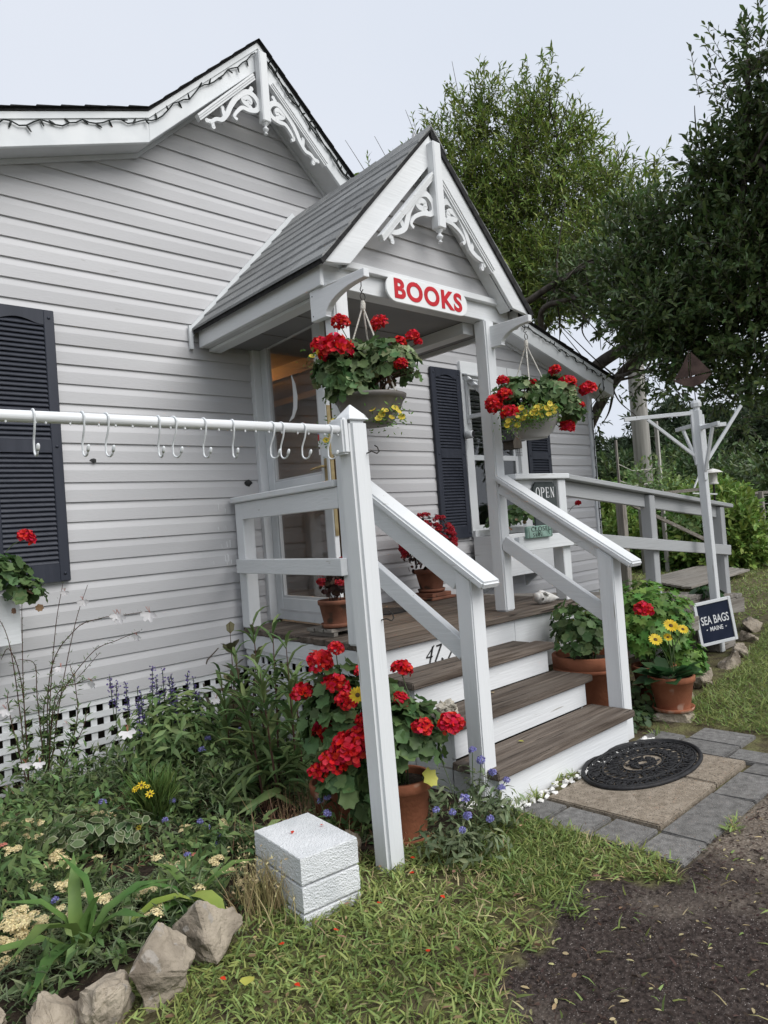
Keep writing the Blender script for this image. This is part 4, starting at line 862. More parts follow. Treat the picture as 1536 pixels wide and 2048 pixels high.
# OPEN sign (dark board with clipped corners, hanging behind the handrail)
osn = empty('open_sign', (1.345, -1.409, 1.40), 'dark slate OPEN sign hanging on the right railing', 'sign')
o_ = .03; w2, zt, zb = .135, 1.512, 1.22
pts = [(-w2, zb), (w2, zb), (w2, zt-o_), (w2-.012, zt-o_), (w2-.016, zt-.012), (w2-o_, zt-.008), (w2-o_-.004, zt), (-w2+o_+.004, zt), (-w2+o_, zt-.008), (-w2+.016, zt-.012), (-w2+.012, zt-o_), (-w2, zt-o_)]
q = MB(); q.prism([(1.345+x, z) for x, z in pts], 'y', -1.424, -1.411); q.build('board', 'slate_green', osn, bevel=.002)
def serif(parent, letter, x, z, h, y, m):
    w_ = h*.62; tk, tn = h*.13, h*.05; q = MB(); d = 0
    def st(a, b_, t):
        nonlocal d; d += .0002
        q.stroke([(x+a[0]*w_, z+a[1]*h), (x+b_[0]*w_, z+b_[1]*h)], t, y-d, y+.001)
    if letter == 'O':
        P_ = [(x+w_*.5+w_*.46*math.cos(t), z+h*.5+h*.49*math.sin(t)) for t in np.linspace(0, 2*math.pi, 25)]
        q.stroke(P_, [tn+(tk-tn)*abs(math.cos(t)) for t in np.linspace(0, 2*math.pi, 25)], y-.001, y+.001)
    if letter == 'P':
        st((.2, 0), (.2, 1), tk); st((.02, .02), (.4, .02), tn); st((.02, .98), (.4, .98), tn)
        P_ = [(x+w_*.25, z+h*.97)]+[(x+w_*(.45+.42*math.cos(t)), z+h*(.73+.24*math.sin(t))) for t in np.linspace(math.pi/2, -math.pi/2, 10)]+[(x+w_*.25, z+h*.49)]
        q.stroke(P_, [tn]+[tn+(tk-tn)*max(0, math.cos(t)) for t in np.linspace(math.pi/2, -math.pi/2, 10)]+[tn], y-.0015, y+.001)
    if letter == 'E':
        st((.2, 0), (.2, 1), tk); st((.02, .02), (.85, .02), tn); st((.02, .98), (.82, .98), tn); st((.2, .5), (.65, .5), tn); st((.84, 0), (.86, .22), tn); st((.80, .80), (.82, 1), tn); st((.65, .4), (.65, .6), tn)
    if letter == 'N':
        st((.15, 0), (.15, 1), tn); st((.88, 0), (.88, 1), tn); st((.12, .98), (.86, .02), tk); st((0, .02), (.3, .02), tn); st((.74, .98), (1.02, .98), tn); st((.0, .98), (.2, .98), tn)
    return q.build('lettering', m, parent)
for i, ch in enumerate('OPEN'): serif(osn, ch, 1.345-.108+i*.057, 1.405, .07, -1.4245, 'letter_white')
# CLOSED plaque on the lower rail
cs = empty('closed_sign', (1.125, -1.49, 1.185), 'small green weathered CLOSED plaque on the lower right rail', 'sign')
q = MB(); q.box(.985, 1.268, -1.512, -1.486, 1.143, 1.222); q.build('board', 'copper_green', cs, bevel=.006)
put_text(cs, 'CLOSED', .044, 'number_black', (1.14, -1.5135, 1.200), offset=-.0004, sx=1.3, spacing=1.15)
put_text(cs, 'SUN.', .038, 'number_black', (1.10, -1.5135, 1.163), offset=-.0008, sx=1.3, spacing=1.2)
for a, b_ in (((1.0, 1.151), (1.0, 1.214)), ((1.253, 1.151), (1.253, 1.214))):
    q = MB(); q.stroke([a, (a[0]+.012, a[1]+.004)], .003, -1.5132, -1.512); q.stroke([a, (a[0], b_[1])], .0025, -1.5136, -1.512); q.build('border_mark', 'number_black', cs)
# house number on the riser
hn = empty('house_number', (.10, -1.472, .57), 'black painted house number 47 on the top riser', 'number')
def digit(pts, ws): q = MB(); q.stroke(catmull(pts, 5) if len(pts) > 2 else pts, ws, -1.4735, -1.4705); return q.build('digit', 'number_black', hn)
zb0, hh = .525, .09
def D(x, z): return (x+z*.030, zb0+z*hh)
digit([D(.055, 1.0), D(.005, .38)], .006); digit([D(.005, .36), D(.055, .36)], .007); digit([D(.045, .95), D(.040, 0)], .011)
digit([D(.075, .92), D(.118, .96)], .009); digit([D(.116, .97), D(.085, 0)], .011)
digit([D(.135, .1), D(.15, .0)], .012); digit([D(.195, .70), D(.185, .95), D(.21, 1.02), D(.23, .85), D(.21, .66), D(.19, .72)], .008); digit([D(.229, .9), D(.215, .4), D(.195, 0)], .009)

# roof brackets that carry the hanging baskets
def bracket(xc, y0, y1, z0, z1, label):
    b_ = empty('basket_bracket', (xc, y0, z0), label, 'bracket', 'white curved basket brackets on the porch posts')
    out = [(y0, z1), (y1, z1), (y1, z1-.042)]
    ya = y0-.13
    for t in np.linspace(0, math.pi/2, 9): out.append((y1+.008+(ya-y1)*math.sin(t)*1.0, z1-.044-(z1-.044-z0-.006)*(1-math.cos(t))))
    out += [(ya, z0), (y0, z0)]
    q = MB(); q.prism(out, 'x', xc-.019, xc+.019); q.build('arm', 'white_y', b_, bevel=.003)
    for yy, zz in ((y0-.02, z1-.03), (y0-.02, z0+.025)):
        q = MB(); q.lathe([(.004, 0), (.0001, .002)], 8); q.v = [(xc-.0192-v[2], yy+v[0], zz+v[1]) for v in q.v]; q.build('screw', 'iron', b_)
    q = MB(); q.tube([(xc, y1+.045, z1-.055), (xc, y1+.045, z1-.075), (xc, y1+.055, z1-.09), (xc, y1+.045, z1-.105), (xc, y1+.034, z1-.095)], .0025, 6); q.build('hook', 'iron', b_, smooth=True)
    return b_
bracket(-.452, -1.29, -1.715, 2.385, 2.545, 'white curved bracket on the porch post beside the storm door')
bracket(.940, -1.345, -1.685, 2.39, 2.53, 'white curved bracket on the right porch post')

# tall post with the hook bar
tp = empty('hook_post', (-1.0, -2.18, 0), 'tall white square post with pointed cap standing in the grass', 'post'); tp.rotation_euler = (R_(-.45), R_(-.75), 0)
q = MB(); q.box(-1.045, -.955, -2.225, -2.137, -.03, 1.703); q.build('shaft', 'white_z', tp, bevel=.012, seg=2)
q = MB(); q.add([(-1.05, -2.23, 1.704), (-.95, -2.23, 1.704), (-.95, -2.132, 1.704), (-1.05, -2.132, 1.704), (-1.04, -2.22, 1.724), (-.96, -2.22, 1.724), (-.96, -2.142, 1.724), (-1.04, -2.142, 1.724), (-1.0, -2.181, 1.772)],
               [(0, 3, 2, 1), (0, 1, 5, 4), (1, 2, 6, 5), (2, 3, 7, 6), (3, 0, 4, 7), (4, 5, 8), (5, 6, 8), (6, 7, 8), (7, 4, 8)]); q.build('cap', 'white_z', tp, bevel=.003)
q = MB(); q.box(-1.078, -1.046, -2.218, -2.135, 1.575, 1.712); q.build('bar_socket', 'white_z', tp, bevel=.008, seg=2)
for zz in (1.575, .94):
    q = MB(); q.tube([(-.975, -2.222, zz), (-.972, -2.25, zz+.006), (-.955, -2.26, zz-.004), (-.938, -2.255, zz+.004), (-.935, -2.245, zz+.022), (-.945, -2.24, zz+.03)], .0028, 6); q.build('cup_hook', 'iron', tp, smooth=True)
hb = empty('hook_bar', (-2.6, -2.178, 1.663), 'white painted round bar with white hooks hanging across the left', 'bar')
q = MB(); q.tube([(-4.4, -2.178, 1.655), (-2.2, -2.178, 1.663), (-1.079, -2.178, 1.668)], .0165, 14); q.build('rod', 'white_x', hb, smooth=True)
q = MB(); q.box(-4.49, -4.40, -2.225, -2.137, -.03, 1.74); q.build('end_post', 'white_z', hb, bevel=.01)
for k in range(22):
    x = -2.3+k*.056+random.uniform(-.02, .02); q = MB(); q.lathe([(.0001, -.004), (.0032, -.001), (.003, .004), (.0001, .006)], 6, (x, -2.185, 1.663-.0172)); q.build('drip', 'white_x', hb)
for i, x in enumerate([-2.182, -2.050, -1.982, -1.82, -1.77, -1.665, -1.558, -1.404, -1.362, -1.268, -1.148]):
    h = empty('s_hook', (x, -2.178, 1.663), ('white coated S hook, %s from the left on the bar' % ['first', 'second', 'third', 'fourth', 'fifth', 'sixth', 'seventh', 'eighth', 'ninth', 'tenth', 'eleventh'][i]), 'hook', 'white S hooks on the bar', rz=random.uniform(-.2, .2))
    r = .020; P_ = [(0, r*math.cos(a), r*math.sin(a)) for a in np.linspace(math.radians(-10), math.radians(180), 9)][::-1]
    P_ = [(0, y, z) for _, y, z in P_]                                   # over the bar
    P_ = [(0, -.0205*math.cos(a), .0205*math.sin(a)) for a in np.linspace(math.pi, .15, 9)]
    P_ = P_+[(0, -.012, -.03), (0, .006, -.062)]+[(0, -.012+.021*math.cos(a), -.088-.019*math.sin(a)) for a in np.linspace(-.2, math.pi-.3, 9)]
    P_ = catmull(P_, 3)
    q = MB(); q.tube(P_, .0030, 7); link('wire', q.mesh('wire', smooth=True), 'vinyl_white', h)
    q = MB(); e_ = Vector(P_[-1]); d_ = (e_-Vector(P_[-3])).normalized(); q.tube([e_-d_*.002, e_+d_*.004, e_+d_*.014, e_+d_*.018], [.0042, .0052, .0048, .002], 8); link('tip', q.mesh('tip', smooth=True), 'vinyl_white', h)

# security camera on the window casing, birdhouse under the right eave
sc_ = empty('security_camera', (2.225, -.03, 2.055), 'small white round security camera beside the right window', 'camera')
q = MB(); q.lathe([(.024, -.05), (.034, -.045), (.036, .02), (.033, .036), (.030, .038)], 20); q.v = [(2.225+v[0]*.7+v[2]*.15, -.09-v[2]*.95, 2.052+v[1]) for v in q.v]; q.build('body', 'vinyl_white', sc_, smooth=True)
q = MB(); q.lathe([(.0295, .036), (.0295, .040), (.0001, .0405)], 20); q.v = [(2.225+v[0]*.7+v[2]*.15, -.09-v[2]*.95, 2.052+v[1]) for v in q.v]; q.build('lens', 'rubber', sc_)
q = MB(); q.tube([(2.225, -.05, 2.05), (2.225, -.03, 2.05)], .014, 10); q.build('mount', 'vinyl_white', sc_)
q = MB(); q.tube([(2.235, -.045, 2.03), (2.24, -.03, 1.9), (2.228, -.034, 1.6), (2.235, -.03, 1.3), (2.24, -.03, 1.15)], .0022, 5); q.build('cable', 'vinyl_white', sc_)
bh = empty('birdhouse', (2.28, -.5, 1.84), 'small brown wooden birdhouse hanging behind the right porch post', 'birdhouse')
q = MB(); q.prism([(2.22, 1.87), (2.34, 1.87), (2.34, 1.95), (2.28, 2.02), (2.22, 1.95)], 'y', -.56, -.45); q.build('box', 'bark', bh)
for s_ in (-1, 1):
    q = MB(); q.bar((2.28+s_*.003, -.505, 2.035), (2.28+s_*.085, -.505, 1.935), .15, .01, up=(s_*.7, 0, .7)); q.build('roof', 'roof_dark', bh)
q = MB()
for k in range(4): q.tube([(2.235+k*.03, -.565, 1.865), (2.24+k*.027, -.565, 1.80)], .0018, 5)
for k in range(3): q.tube([(2.235, -.565, 1.855-k*.022), (2.325, -.565, 1.855-k*.022)], .0018, 5)
q.build('feeder_cage', 'iron', bh)
q = MB(); q.tube([(2.28, -.505, 2.04), (2.28, -.505, 2.57)], .0015, 5); q.build('wire', 'iron', bh)

# string lights along the rakes and down the corner board
sl_ = empty('string_lights', (0, -.21, 3.0), 'dark wired string lights along the house gable and corner', 'string lights')
def rake_pt(x, d): return (x, -.212, roofz(x)-d)
paths = []
xs = np.linspace(-2.2, .08, 60); paths.append([(x, -.212+random.uniform(-.004, .002), roofz(x)-.085+.012*math.sin(x*31)+random.uniform(-.01, .01)) for x in xs])
xs = np.linspace(.13, 1.2, 40); paths.append([(x, -.212+random.uniform(-.004, .002), roofz(x)-.062+.010*math.sin(x*37)+random.uniform(-.008, .008)) for x in xs])
xs = np.linspace(.13, 1.2, 40); paths.append([(x, -.213, roofz(x)-.078+.012*math.sin(x*29+1)+random.uniform(-.008, .008)) for x in xs])
xs = np.linspace(1.3, 4.42, 90); paths.append([(x, -.213, roofz(x)-.075+.014*math.sin(x*33)+random.uniform(-.008, .008)) for x in xs])
paths.append([(4.42, -.213, roofz(4.42)-.08), (4.44, -.205, 2.60), (4.455, -.1, 2.52)]+[(4.462+.006*math.sin(k*1.1), -.024, 2.46-k*.055) for k in range(36)])
bulb = None
for pth in paths:
    q = MB(); q.tube(pth, .0042, 5); q.build('wire', 'dark_wire', sl_)
    acc = 0
    for a, b_ in zip(pth[:-1], pth[1:]):
        acc += (Vector(b_)-Vector(a)).length
        if acc > .075:
            acc = 0
            if bulb is None:
                bm_ = MB(); bm_.tube([(0, 0, 0), (0, -.004, .018), (0, -.008, .036)], [.0055, .0062, .0035], 6); bulb = bm_.mesh('bulb'); bulb.materials.append(MAT['dark_wire'])
            o = bpy.data.objects.new('bulb', bulb); COL.objects.link(o); o.parent = sl_; o.location = Vector(a)-Vector(sl_.location); o.rotation_euler = (random.uniform(-.6, .6), random.choice([0, math.pi, 1.0, -1.0, 2.4])+random.uniform(-.5, .5), 0)

# ================================================================== SMALL THINGS ON THE STEPS AND GROUND
def rock(name, c, r, m, label=None, cat=None, group=None, parent=None, seed=0, pts=16, sub=2, disp=.11, flat=.0, smooth=False):
    rd = random.Random(seed); bm = bmesh.new()
    for _ in range(pts):
        v = Vector((rd.gauss(0, 1), rd.gauss(0, 1), rd.gauss(0, 1))).normalized()
        k = rd.uniform(.8, 1.05); bm.verts.new((v.x*r[0]*k, v.y*r[1]*k, v.z*r[2]*k))
    bmesh.ops.convex_hull(bm, input=bm.verts); bmesh.ops.delete(bm, geom=[v for v in bm.verts if not v.link_faces], context='VERTS')
    if sub:
        bmesh.ops.bevel(bm, geom=list(bm.edges), offset=min(r)*.07, segments=1, affect='EDGES')
        bmesh.ops.triangulate(bm, faces=bm.faces)
        bmesh.ops.subdivide_edges(bm, edges=bm.edges, cuts=sub, use_grid_fill=True)
    mr = min(r)
    for v in bm.verts:
        p = v.co*(2.2/max(r)); n = mnoise.fractal(p+Vector((seed*3.7, 0, 0)), 1.0, 2.0, 5); n2 = mnoise.fractal(p*4+Vector((seed, 5, 0)), 1, 2, 3)
        v.co += v.co.normalized()*mr*(disp*2.0*n+disp*.6*n2)
    me = bpy.data.meshes.new(name); bmesh.ops.recalc_face_normals(bm, faces=bm.faces); bm.to_mesh(me); bm.free()
    if smooth:
        for p in me.polygons: p.use_smooth = True
    o = link(name, me, m, parent, c); o.rotation_euler.z = rd.uniform(0, 0)
    if label: tag(o, label, cat, group)
    return o
# edging rocks at the front of the bed
rock('edging_rock', (-2.235, -2.17, .01), (.135, .11, .135), 'rock', 'grey rough edging rock at the bottom left corner', 'rock', 'edging rocks of the flower bed', seed=3, pts=13, sub=4)
rock('edging_rock', (-2.105, -2.225, .055), (.092, .08, .145), 'rock', 'upright grey edging rock second from the left', 'rock', 'edging rocks of the flower bed', seed=12, pts=12, sub=4)
rock('edging_rock', (-1.965, -2.215, .075), (.12, .092, .165), 'rock', 'largest pointed edging rock, third from the left', 'rock', 'edging rocks of the flower bed', seed=8, pts=11, sub=4)
o = rock('edging_rock', (-1.755, -2.185, .085), (.19, .095, .11), 'rock', 'long slanted edging rock beside the white block', 'rock', 'edging rocks of the flower bed', seed=21, pts=11, sub=4); o.rotation_euler = (.0, -.42, R_(-38))
rock('edging_rock', (-2.42, -2.05, .06), (.12, .1, .12), 'rock', 'grey edging rock cut off by the left picture edge', 'rock', 'edging rocks of the flower bed', seed=5, sub=3)
rock('stone', (-1.075, -2.01, .05), (.09, .08, .085), 'rock_brown', 'brown stone between the white block and the tall post', 'rock', seed=31, sub=3)
rock('stone', (-.90, -2.10, .03), (.045, .04, .05), 'rock', 'small grey stone right of the tall post foot', 'rock', seed=33, sub=3)
# stack of white textured blocks
BLZ = ((-.02, .034), (.041, .126), (.133, .222))
bl = empty('block_stack', (-1.33, -2.1, 0), 'stack of white painted rough concrete blocks in the grass', 'block')
ang = R_(-6)
for k, (z0, z1) in enumerate(BLZ):
    q = MB(); n = 12
    bm = bmesh.new(); bmesh.ops.create_cube(bm, size=1); bmesh.ops.subdivide_edges(bm, edges=bm.edges, cuts=22, use_grid_fill=True)
    for v in bm.verts:
        v.co.x *= .228; v.co.y *= .325; v.co.z *= (z1-z0)
        top = v.co.z > (z1-z0)*.499
        side = abs(v.co.x) > .1139 or abs(v.co.y) > .1624
        nz_ = mnoise.fractal(Vector((v.co.x*70+k*9, v.co.y*70, v.co.z*70)), 1, 2, 3)*.6
        nrm = v.co.normalized()
        if side: v.co.x += math.copysign(.0035*nz_, v.co.x) if abs(v.co.x) > .11 else 0; v.co.y += math.copysign(.0035*nz_, v.co.y) if abs(v.co.y) > .16 else 0
        if top: v.co.z += .0015*nz_
        ex = max(abs(v.co.x)/.114, abs(v.co.y)/.1625)
        if ex > .97 and abs(v.co.z) > (z1-z0)*.47: v.co.x *= .985; v.co.y *= .99
    me = bpy.data.meshes.new('block'); bm.to_mesh(me); bm.free()
    o = link('block', me, 'block_white', bl); o.location = (random.uniform(-.002, .002), random.uniform(-.002, .002), (z0+z1)/2); o.rotation_euler.z = ang+random.uniform(-.008, .008)
# fallen red petals, yellow leaves
def petal(x, y, z, m, s, lab, cat='petal', grp='fallen red petals'):
    o = leaves('fallen_petal' if cat == 'petal' else 'fallen_leaf', m, [((x, y, z), (random.uniform(-1, 1), random.uniform(-1, 1), .1), (0, 0, 1), s, s*.8, T_PETAL if cat == 'petal' else T_OVAL)])
    tag(o, lab, cat, grp)
petal(-1.36, -2.07, .226, 'petal_red', .018, 'red petal lying on top of the white block', grp=None); petal(-1.24, -2.10, .226, 'petal_red', .016, 'red petal at the right edge of the white block top', grp=None)
for x, y in ((-1.62, -2.33), (-1.45, -2.42), (-1.82, -2.36), (-1.25, -2.4), (-1.05, -2.33), (-1.35, -2.7), (-1.1, -2.55), (-1.7, -2.55), (-.95, -2.27)):
    petal(x, y, .045, 'petal_red', .02, 'single red petal fallen on the front lawn')
petal(-1.78, -2.42, .06, 'leaf_yellowing', .055, 'pale yellow leaf lying in the grass below the rocks', 'leaf', None)
petal(.05, -2.06, .19, 'leaf_yellowing', .03, 'yellow leaf lying on the lowest tread', 'leaf', None)
petal(.22, -1.74, .36, 'leaf_dead', .035, 'curled brown leaf lying on the middle tread', 'leaf', None)
# white pebbles along the foot of the steps
k = 0
for x in np.arange(-.28, .95, .034):
    for r_ in range(2 if (x < -.05 or x > .75 or random.random() < .5) else 1):
        s = random.uniform(.010, .021)
        rock('pebble', (x+random.uniform(-.012, .012), -2.235-r_*.03+random.uniform(-.012, .012), .012), (s*1.25, s, s*.8), 'pebble_white', 'white pebble in the row at the foot of the steps', 'pebble', 'white pebbles at the foot of the steps', seed=100+k, pts=12, sub=1, disp=.1); k += 1
# doormat: black rubber oval with open scrollwork
dm = empty('doormat', (.53, -2.42, .02), 'black oval rubber doormat with open scrollwork on the patio', 'doormat')
def ell(a, b_, n=64): return [(a*math.cos(2*math.pi*i/n), b_*math.sin(2*math.pi*i/n), 0) for i in range(n)]
MA, MBb = .40, .235
for a, b_, r in ((MA, MBb, .011), (MA-.026, MBb-.024, .006), (MA*.70, MBb*.66, .006), (MA*.36, MBb*.34, .005)):
    q = MB(); q.tube(ell(a, b_), r, 6, closed=True); link('border' if r > .01 else 'ring', q.mesh('ring', smooth=True), 'rubber', dm)
q = MB()
def spiral(cx, cy, r, a0, turns, sgn):
    return [(cx+r*(1-.85*t)*math.cos(a0+sgn*turns*2*math.pi*t), cy+r*(1-.85*t)*math.sin(a0+sgn*turns*2*math.pi*t), 0) for t in np.linspace(0, 1, 12)]
for (fr, n, rr) in ((.83, 22, .040), (.53, 15, .040), (.18, 6, .034)):
    for i in range(n):
        a = 2*math.pi*(i+.5*(n % 2))/n; cx, cy = MA*fr*math.cos(a), MBb*fr*math.sin(a)
        for s_ in (-1, 1): q.tube(spiral(cx+.012*s_*-math.sin(a), cy+.012*s_*math.cos(a), rr, a+s_*1.2, 1.25, s_), .0048, 5)
for i in range(26):
    a = 2*math.pi*i/26; q.tube([(MA*f*math.cos(a+.1*math.sin(f*14)), MBb*f*math.sin(a+.1*math.sin(f*14)), 0) for f in np.linspace(.36, .94, 6)], .004, 5)
link('scrollwork', q.mesh('scrollwork', smooth=True), 'rubber', dm)['kind'] = 'stuff'
# dark mat on the deck
q = MB(); q.prism([(.62+.19*math.cos(t), -.50+.17*math.sin(t)) for t in np.linspace(0, 2*math.pi, 28)[:-1]], 'z', .691, .699); tag(q.build('deck_mat', 'rubber'), 'small dark round mat on the porch deck', 'mat')
# conch shell
cs_ = empty('conch_shell', (1.29, -1.40, .69), 'white weathered conch shell lying on the deck edge', 'shell')
q = MB(); n = 26; m_ = 16
vs = []; fs = []
for i in range(n):
    t = i/(n-1); r = .052*math.sin(math.pi*min(1, t*.92+.08))**.75*(1.25-.75*t) if t > 0 else .004
    x = -.085+.19*t
    for k_ in range(m_):
        a = 2*math.pi*k_/m_; bump = 1+.20*max(0, math.sin(a*2.5+t*16))*(t < .5)+.10*math.sin(t*40)*(t < .45)
        vs.append((x, r*bump*math.cos(a)*.95, r*bump*math.sin(a)*.85))
for i in range(n-1):
    for k_ in range(m_): fs.append((i*m_+k_, i*m_+(k_+1) % m_, (i+1)*m_+(k_+1) % m_, (i+1)*m_+k_))
fs += [tuple(range(m_))[::-1], tuple((n-1)*m_+k_ for k_ in range(m_))]
q.add(vs, fs); o = link('body', q.mesh('body', smooth=True), 'shell', cs_); o.location = (0, 0, .042); o.rotation_euler = (0, .12, R_(-25))
for k_ in range(7):
    a = k_*.9; q = MB(); q.lathe([(.012, 0), (.007, .012), (.0001, .02)], 7); o = link('knob', q.mesh('knob', smooth=True), 'shell', cs_); o.location = (-.055+.007*k_, -.018+.012*math.cos(a)*2, .062+.012*math.sin(a)); o.rotation_euler = (math.sin(a)*.9, -.5+math.cos(a)*.4, 0)
q = MB(); q.lathe([(.016, 0), (.010, -.006), (.0001, -.008)], 10); o = link('opening', q.mesh('opening'), 'iron', cs_); o.location = (-.076, -.03, .04); o.rotation_euler = (1.2, -.4, 0); o.scale = (1, .6, 1)
# coral lump on the middle tread, white stones
rock('coral_lump', (-.245, -1.83, .395), (.075, .05, .048), 'coral', 'pale knobbly coral lump on the left end of a tread', 'coral', seed=41, pts=14, sub=4, disp=.32)
rock('quartz_rock', (-.255, -2.04, .14), (.07, .06, .085), 'pebble_white', 'large white rock beside the left newel post', 'rock', seed=44, sub=3, disp=.12)
rock('quartz_rock', (-.43, -2.09, .05), (.065, .05, .05), 'pebble_white', 'white rock among the lavender flowers', 'rock', seed=47, sub=3, disp=.12)
# edging stones on the right
for i, (x, y, r, lab) in enumerate(((1.66, -2.07, (.19, .07, .085), 'low grey edging stone behind the gerbera pot'), (1.98, -2.02, (.14, .08, .075), 'edging stone second behind the gerbera pot'), (2.22, -1.99, (.13, .09, .11), 'edging stone in front of the framed sign post'),
        (2.55, -1.95, (.17, .09, .10), 'edging stone just right of the framed sign post'), (2.95, -1.93, (.22, .1, .12), 'long edging stone right of the framed sign'), (3.45, -1.82, (.25, .1, .12), 'edging stone farther right behind the framed sign'), (4.05, -1.66, (.28, .1, .12), 'edging stone second farthest along the right bed'), (4.7, -1.45, (.26, .12, .12), 'farthest edging stone along the right bed'))):
    rock('edging_stone', (x, y, r[2]*.12), r, 'rock', lab, 'rock', 'edging stones of the right bed', seed=60+i, pts=12, sub=3).rotation_euler.z = .25
rock('pot_stone', (1.40, -2.18, .012), (.19, .15, .055), 'rock', 'flat pale stone under the gerbera pot', 'rock', seed=75, pts=20, sub=3)

# ---- sign pole with arms and sailboat vane
sp_ = empty('sign_pole', (3.5, -1.62, 0), 'slim white wooden pole with crossed plant arms near the ramp', 'pole')
sp_.rotation_euler = (R_(-.6), R_(-.8), 0)
def lb(name, q, m, bev=.003): return link(name, q.mesh(name, bev), m, sp_)
q = MB(); q.box(-.033, .033, -.033, .033, 0, 2.09); lb('shaft', q, 'white_z', .005)
q = MB(); q.lathe([(.03, 2.09), (.03, 2.115), (.046, 2.12), (.048, 2.15), (.035, 2.175), (.0001, 2.178)], 8); lb('cap', q, 'white_z', 0)
for ang_, Lr, zz in ((R_(133), .62, 2.07), (R_(-40), .40, 2.02), (R_(50), .40, 1.97), (R_(230), .34, 1.93)):
    dx, dy = math.cos(ang_), math.sin(ang_)
    La = Lr*.62 if ang_ == R_(-40) else Lr; zz_ = zz-.07 if ang_ == R_(-40) else zz
    q = MB(); q.bar((dx*.034, dy*.034, zz_), (dx*La, dy*La, zz_), .026, .034); lb('arm', q, 'white_x')
    q = MB(); q.bar((dx*.052, dy*.052, zz-.37), (dx*Lr*(.68 if ang_ != R_(-40) else 1.0), dy*Lr*(.68 if ang_ != R_(-40) else 1.0), zz-.02+(.10 if ang_ == R_(-40) else 0)), .024, .026); lb('arm_brace', q, 'white_z')
    q = MB(); q.bar((dx*.045, dy*.045, zz-.45), (dx*.045, dy*.045, zz+.03), .030, .022, up=(dx, dy, 0)); lb('arm_plate', q, 'white_z')
q = MB(); q.tube([(0, 0, 2.17), (0, 0, 2.33)], .004, 6); lb('rod', q, 'iron', 0)
# rusty sailboat silhouette (sheet metal)
vane = empty('sailboat_vane', (3.465, -1.595, 2.33), 'rusty metal sailboat weathervane on top of the white pole', 'weathervane', rz=R_(-46))
def sheet(name, pts): q = MB(); q.prism(pts, 'y', -.003, .003); link(name, q.mesh(name), 'rusty_iron', vane)
sheet('hull', [(-.175, .035), (.165, .075), (.08, -.01), (0, -.035), (-.085, -.02), (-.16, .02)])
sheet('mainsail', [(-.015, .06), (-.005, .27), (.06, .20), (.125, .12), (.155, .09)]); sheet('jib', [(-.032, .255), (-.038, .055), (-.16, .045), (-.10, .13), (-.05, .22)]); sheet('mast', [(-.026, .03), (-.026, .285), (-.018, .285), (-.018, .03)])
# framed SEA BAGS sign hung on the pole
sb = empty('framed_sign', (3.335, -1.665, .285), 'white framed navy SEA BAGS MAINE sign hanging on the pole', 'sign', rz=R_(-36))
sb.rotation_euler.y = R_(-7)
def sbx(name, x0, x1, z0, z1, m, y0=-.012, y1=.012, bev=.002): q = MB(); q.box(x0, x1, y0, y1, z0, z1); return link(name, q.mesh(name, bev), m, sb)
sw, sh = .17, .185
sbx('panel', -sw+.024, sw-.024, -sh+.024, sh-.024, 'navy_board', -.004, .006)
sbx('frame', -sw, -sw+.025, -sh, sh, 'white_z'); sbx('frame', sw-.025, sw, -sh, sh, 'white_z'); sbx('frame', -sw+.025, sw-.025, sh-.025, sh, 'white_x', -.0115, .0115); sbx('frame', -sw+.025, sw-.025, -sh, -sh+.025, 'white_x', -.0115, .0115)
for body, s, z, sx, of in (('SEA BAGS', .098, .02, .60, .0012), ('MAINE', .052, -.055, .78, .0006)):
    o = link('lettering', text_mesh(body, s, of, .0006, sx=sx), 'letter_white', sb); o.location = (.0, -.0055, z); o.rotation_euler = (R_(90), 0, 0)
for sx_ in (-1, 1):
    q = MB(); q.prism([(sx_*.087+.008*(1 if i % 2 == 0 else .42)*math.sin(i*math.pi/5), -.055+.008*(1 if i % 2 == 0 else .42)*math.cos(i*math.pi/5)) for i in range(10)], 'y', -.0062, -.004); link('star', q.mesh('star'), 'letter_white', sb)
q = MB(); q.tube([(-.05, .0, sh), (-.02, .02, sh+.06), (.03, .04, sh+.13)], .002, 5); link('hanging_wire', q.mesh('hanging_wire'), 'iron', sb)
# ================================================================== PLANTS
def fl_variant(n, seed, petal_l=.62, petal_w=.5):
    r_ = np.random.default_rng(seed); v = unit(r_.normal(size=(n, 3))); v[:, 2] = np.abs(v[:, 2])*1.0-.35; v = unit(v)
    rad = r_.uniform(.50, .82, (n, 1)); P = v*rad
    T = unit(np.cross(v, unit(r_.normal(size=(n, 3))))); Y = unit(T*.85+v*.45)
    # each floret: a few petals around a centre
    return leaf_mesh('flower_head', [(P, Y, v, r_.uniform(.36, .52, n), r_.uniform(.36, .48, n), T_PETAL)])
FH = {}
for m_ in ('petal_red', 'petal_begonia', 'petal_peach', 'petal_pink', 'petal_lavender'):
    FH[m_] = []
    for s_ in range(3):
        me = fl_variant(190 if m_ in ('petal_red',) else 110, s_+len(m_)); me.materials.append(MAT[m_]); FH[m_].append(me)
_fy = []
for s_ in range(3):      # flat yarrow heads: many tiny florets in a dome
    r_ = np.random.default_rng(s_+40); n = 150; a = r_.uniform(0, 6.28, n); rr = np.sqrt(r_.uniform(0, 1, n)); P = np.stack([rr*np.cos(a), rr*np.sin(a), .38*(1-rr**2)+r_.normal(0, .06, n)], 1)
    nrm = unit(np.stack([P[:, 0]*.8, P[:, 1]*.8, np.ones(n)], 1)+r_.normal(0, .35, (n, 3))); Y = unit(np.cross(nrm, unit(r_.normal(size=(n, 3)))))
    me = leaf_mesh('flower_head', [(P, Y, nrm, .24, .24, T_ROUND2)]); _fy.append(me)
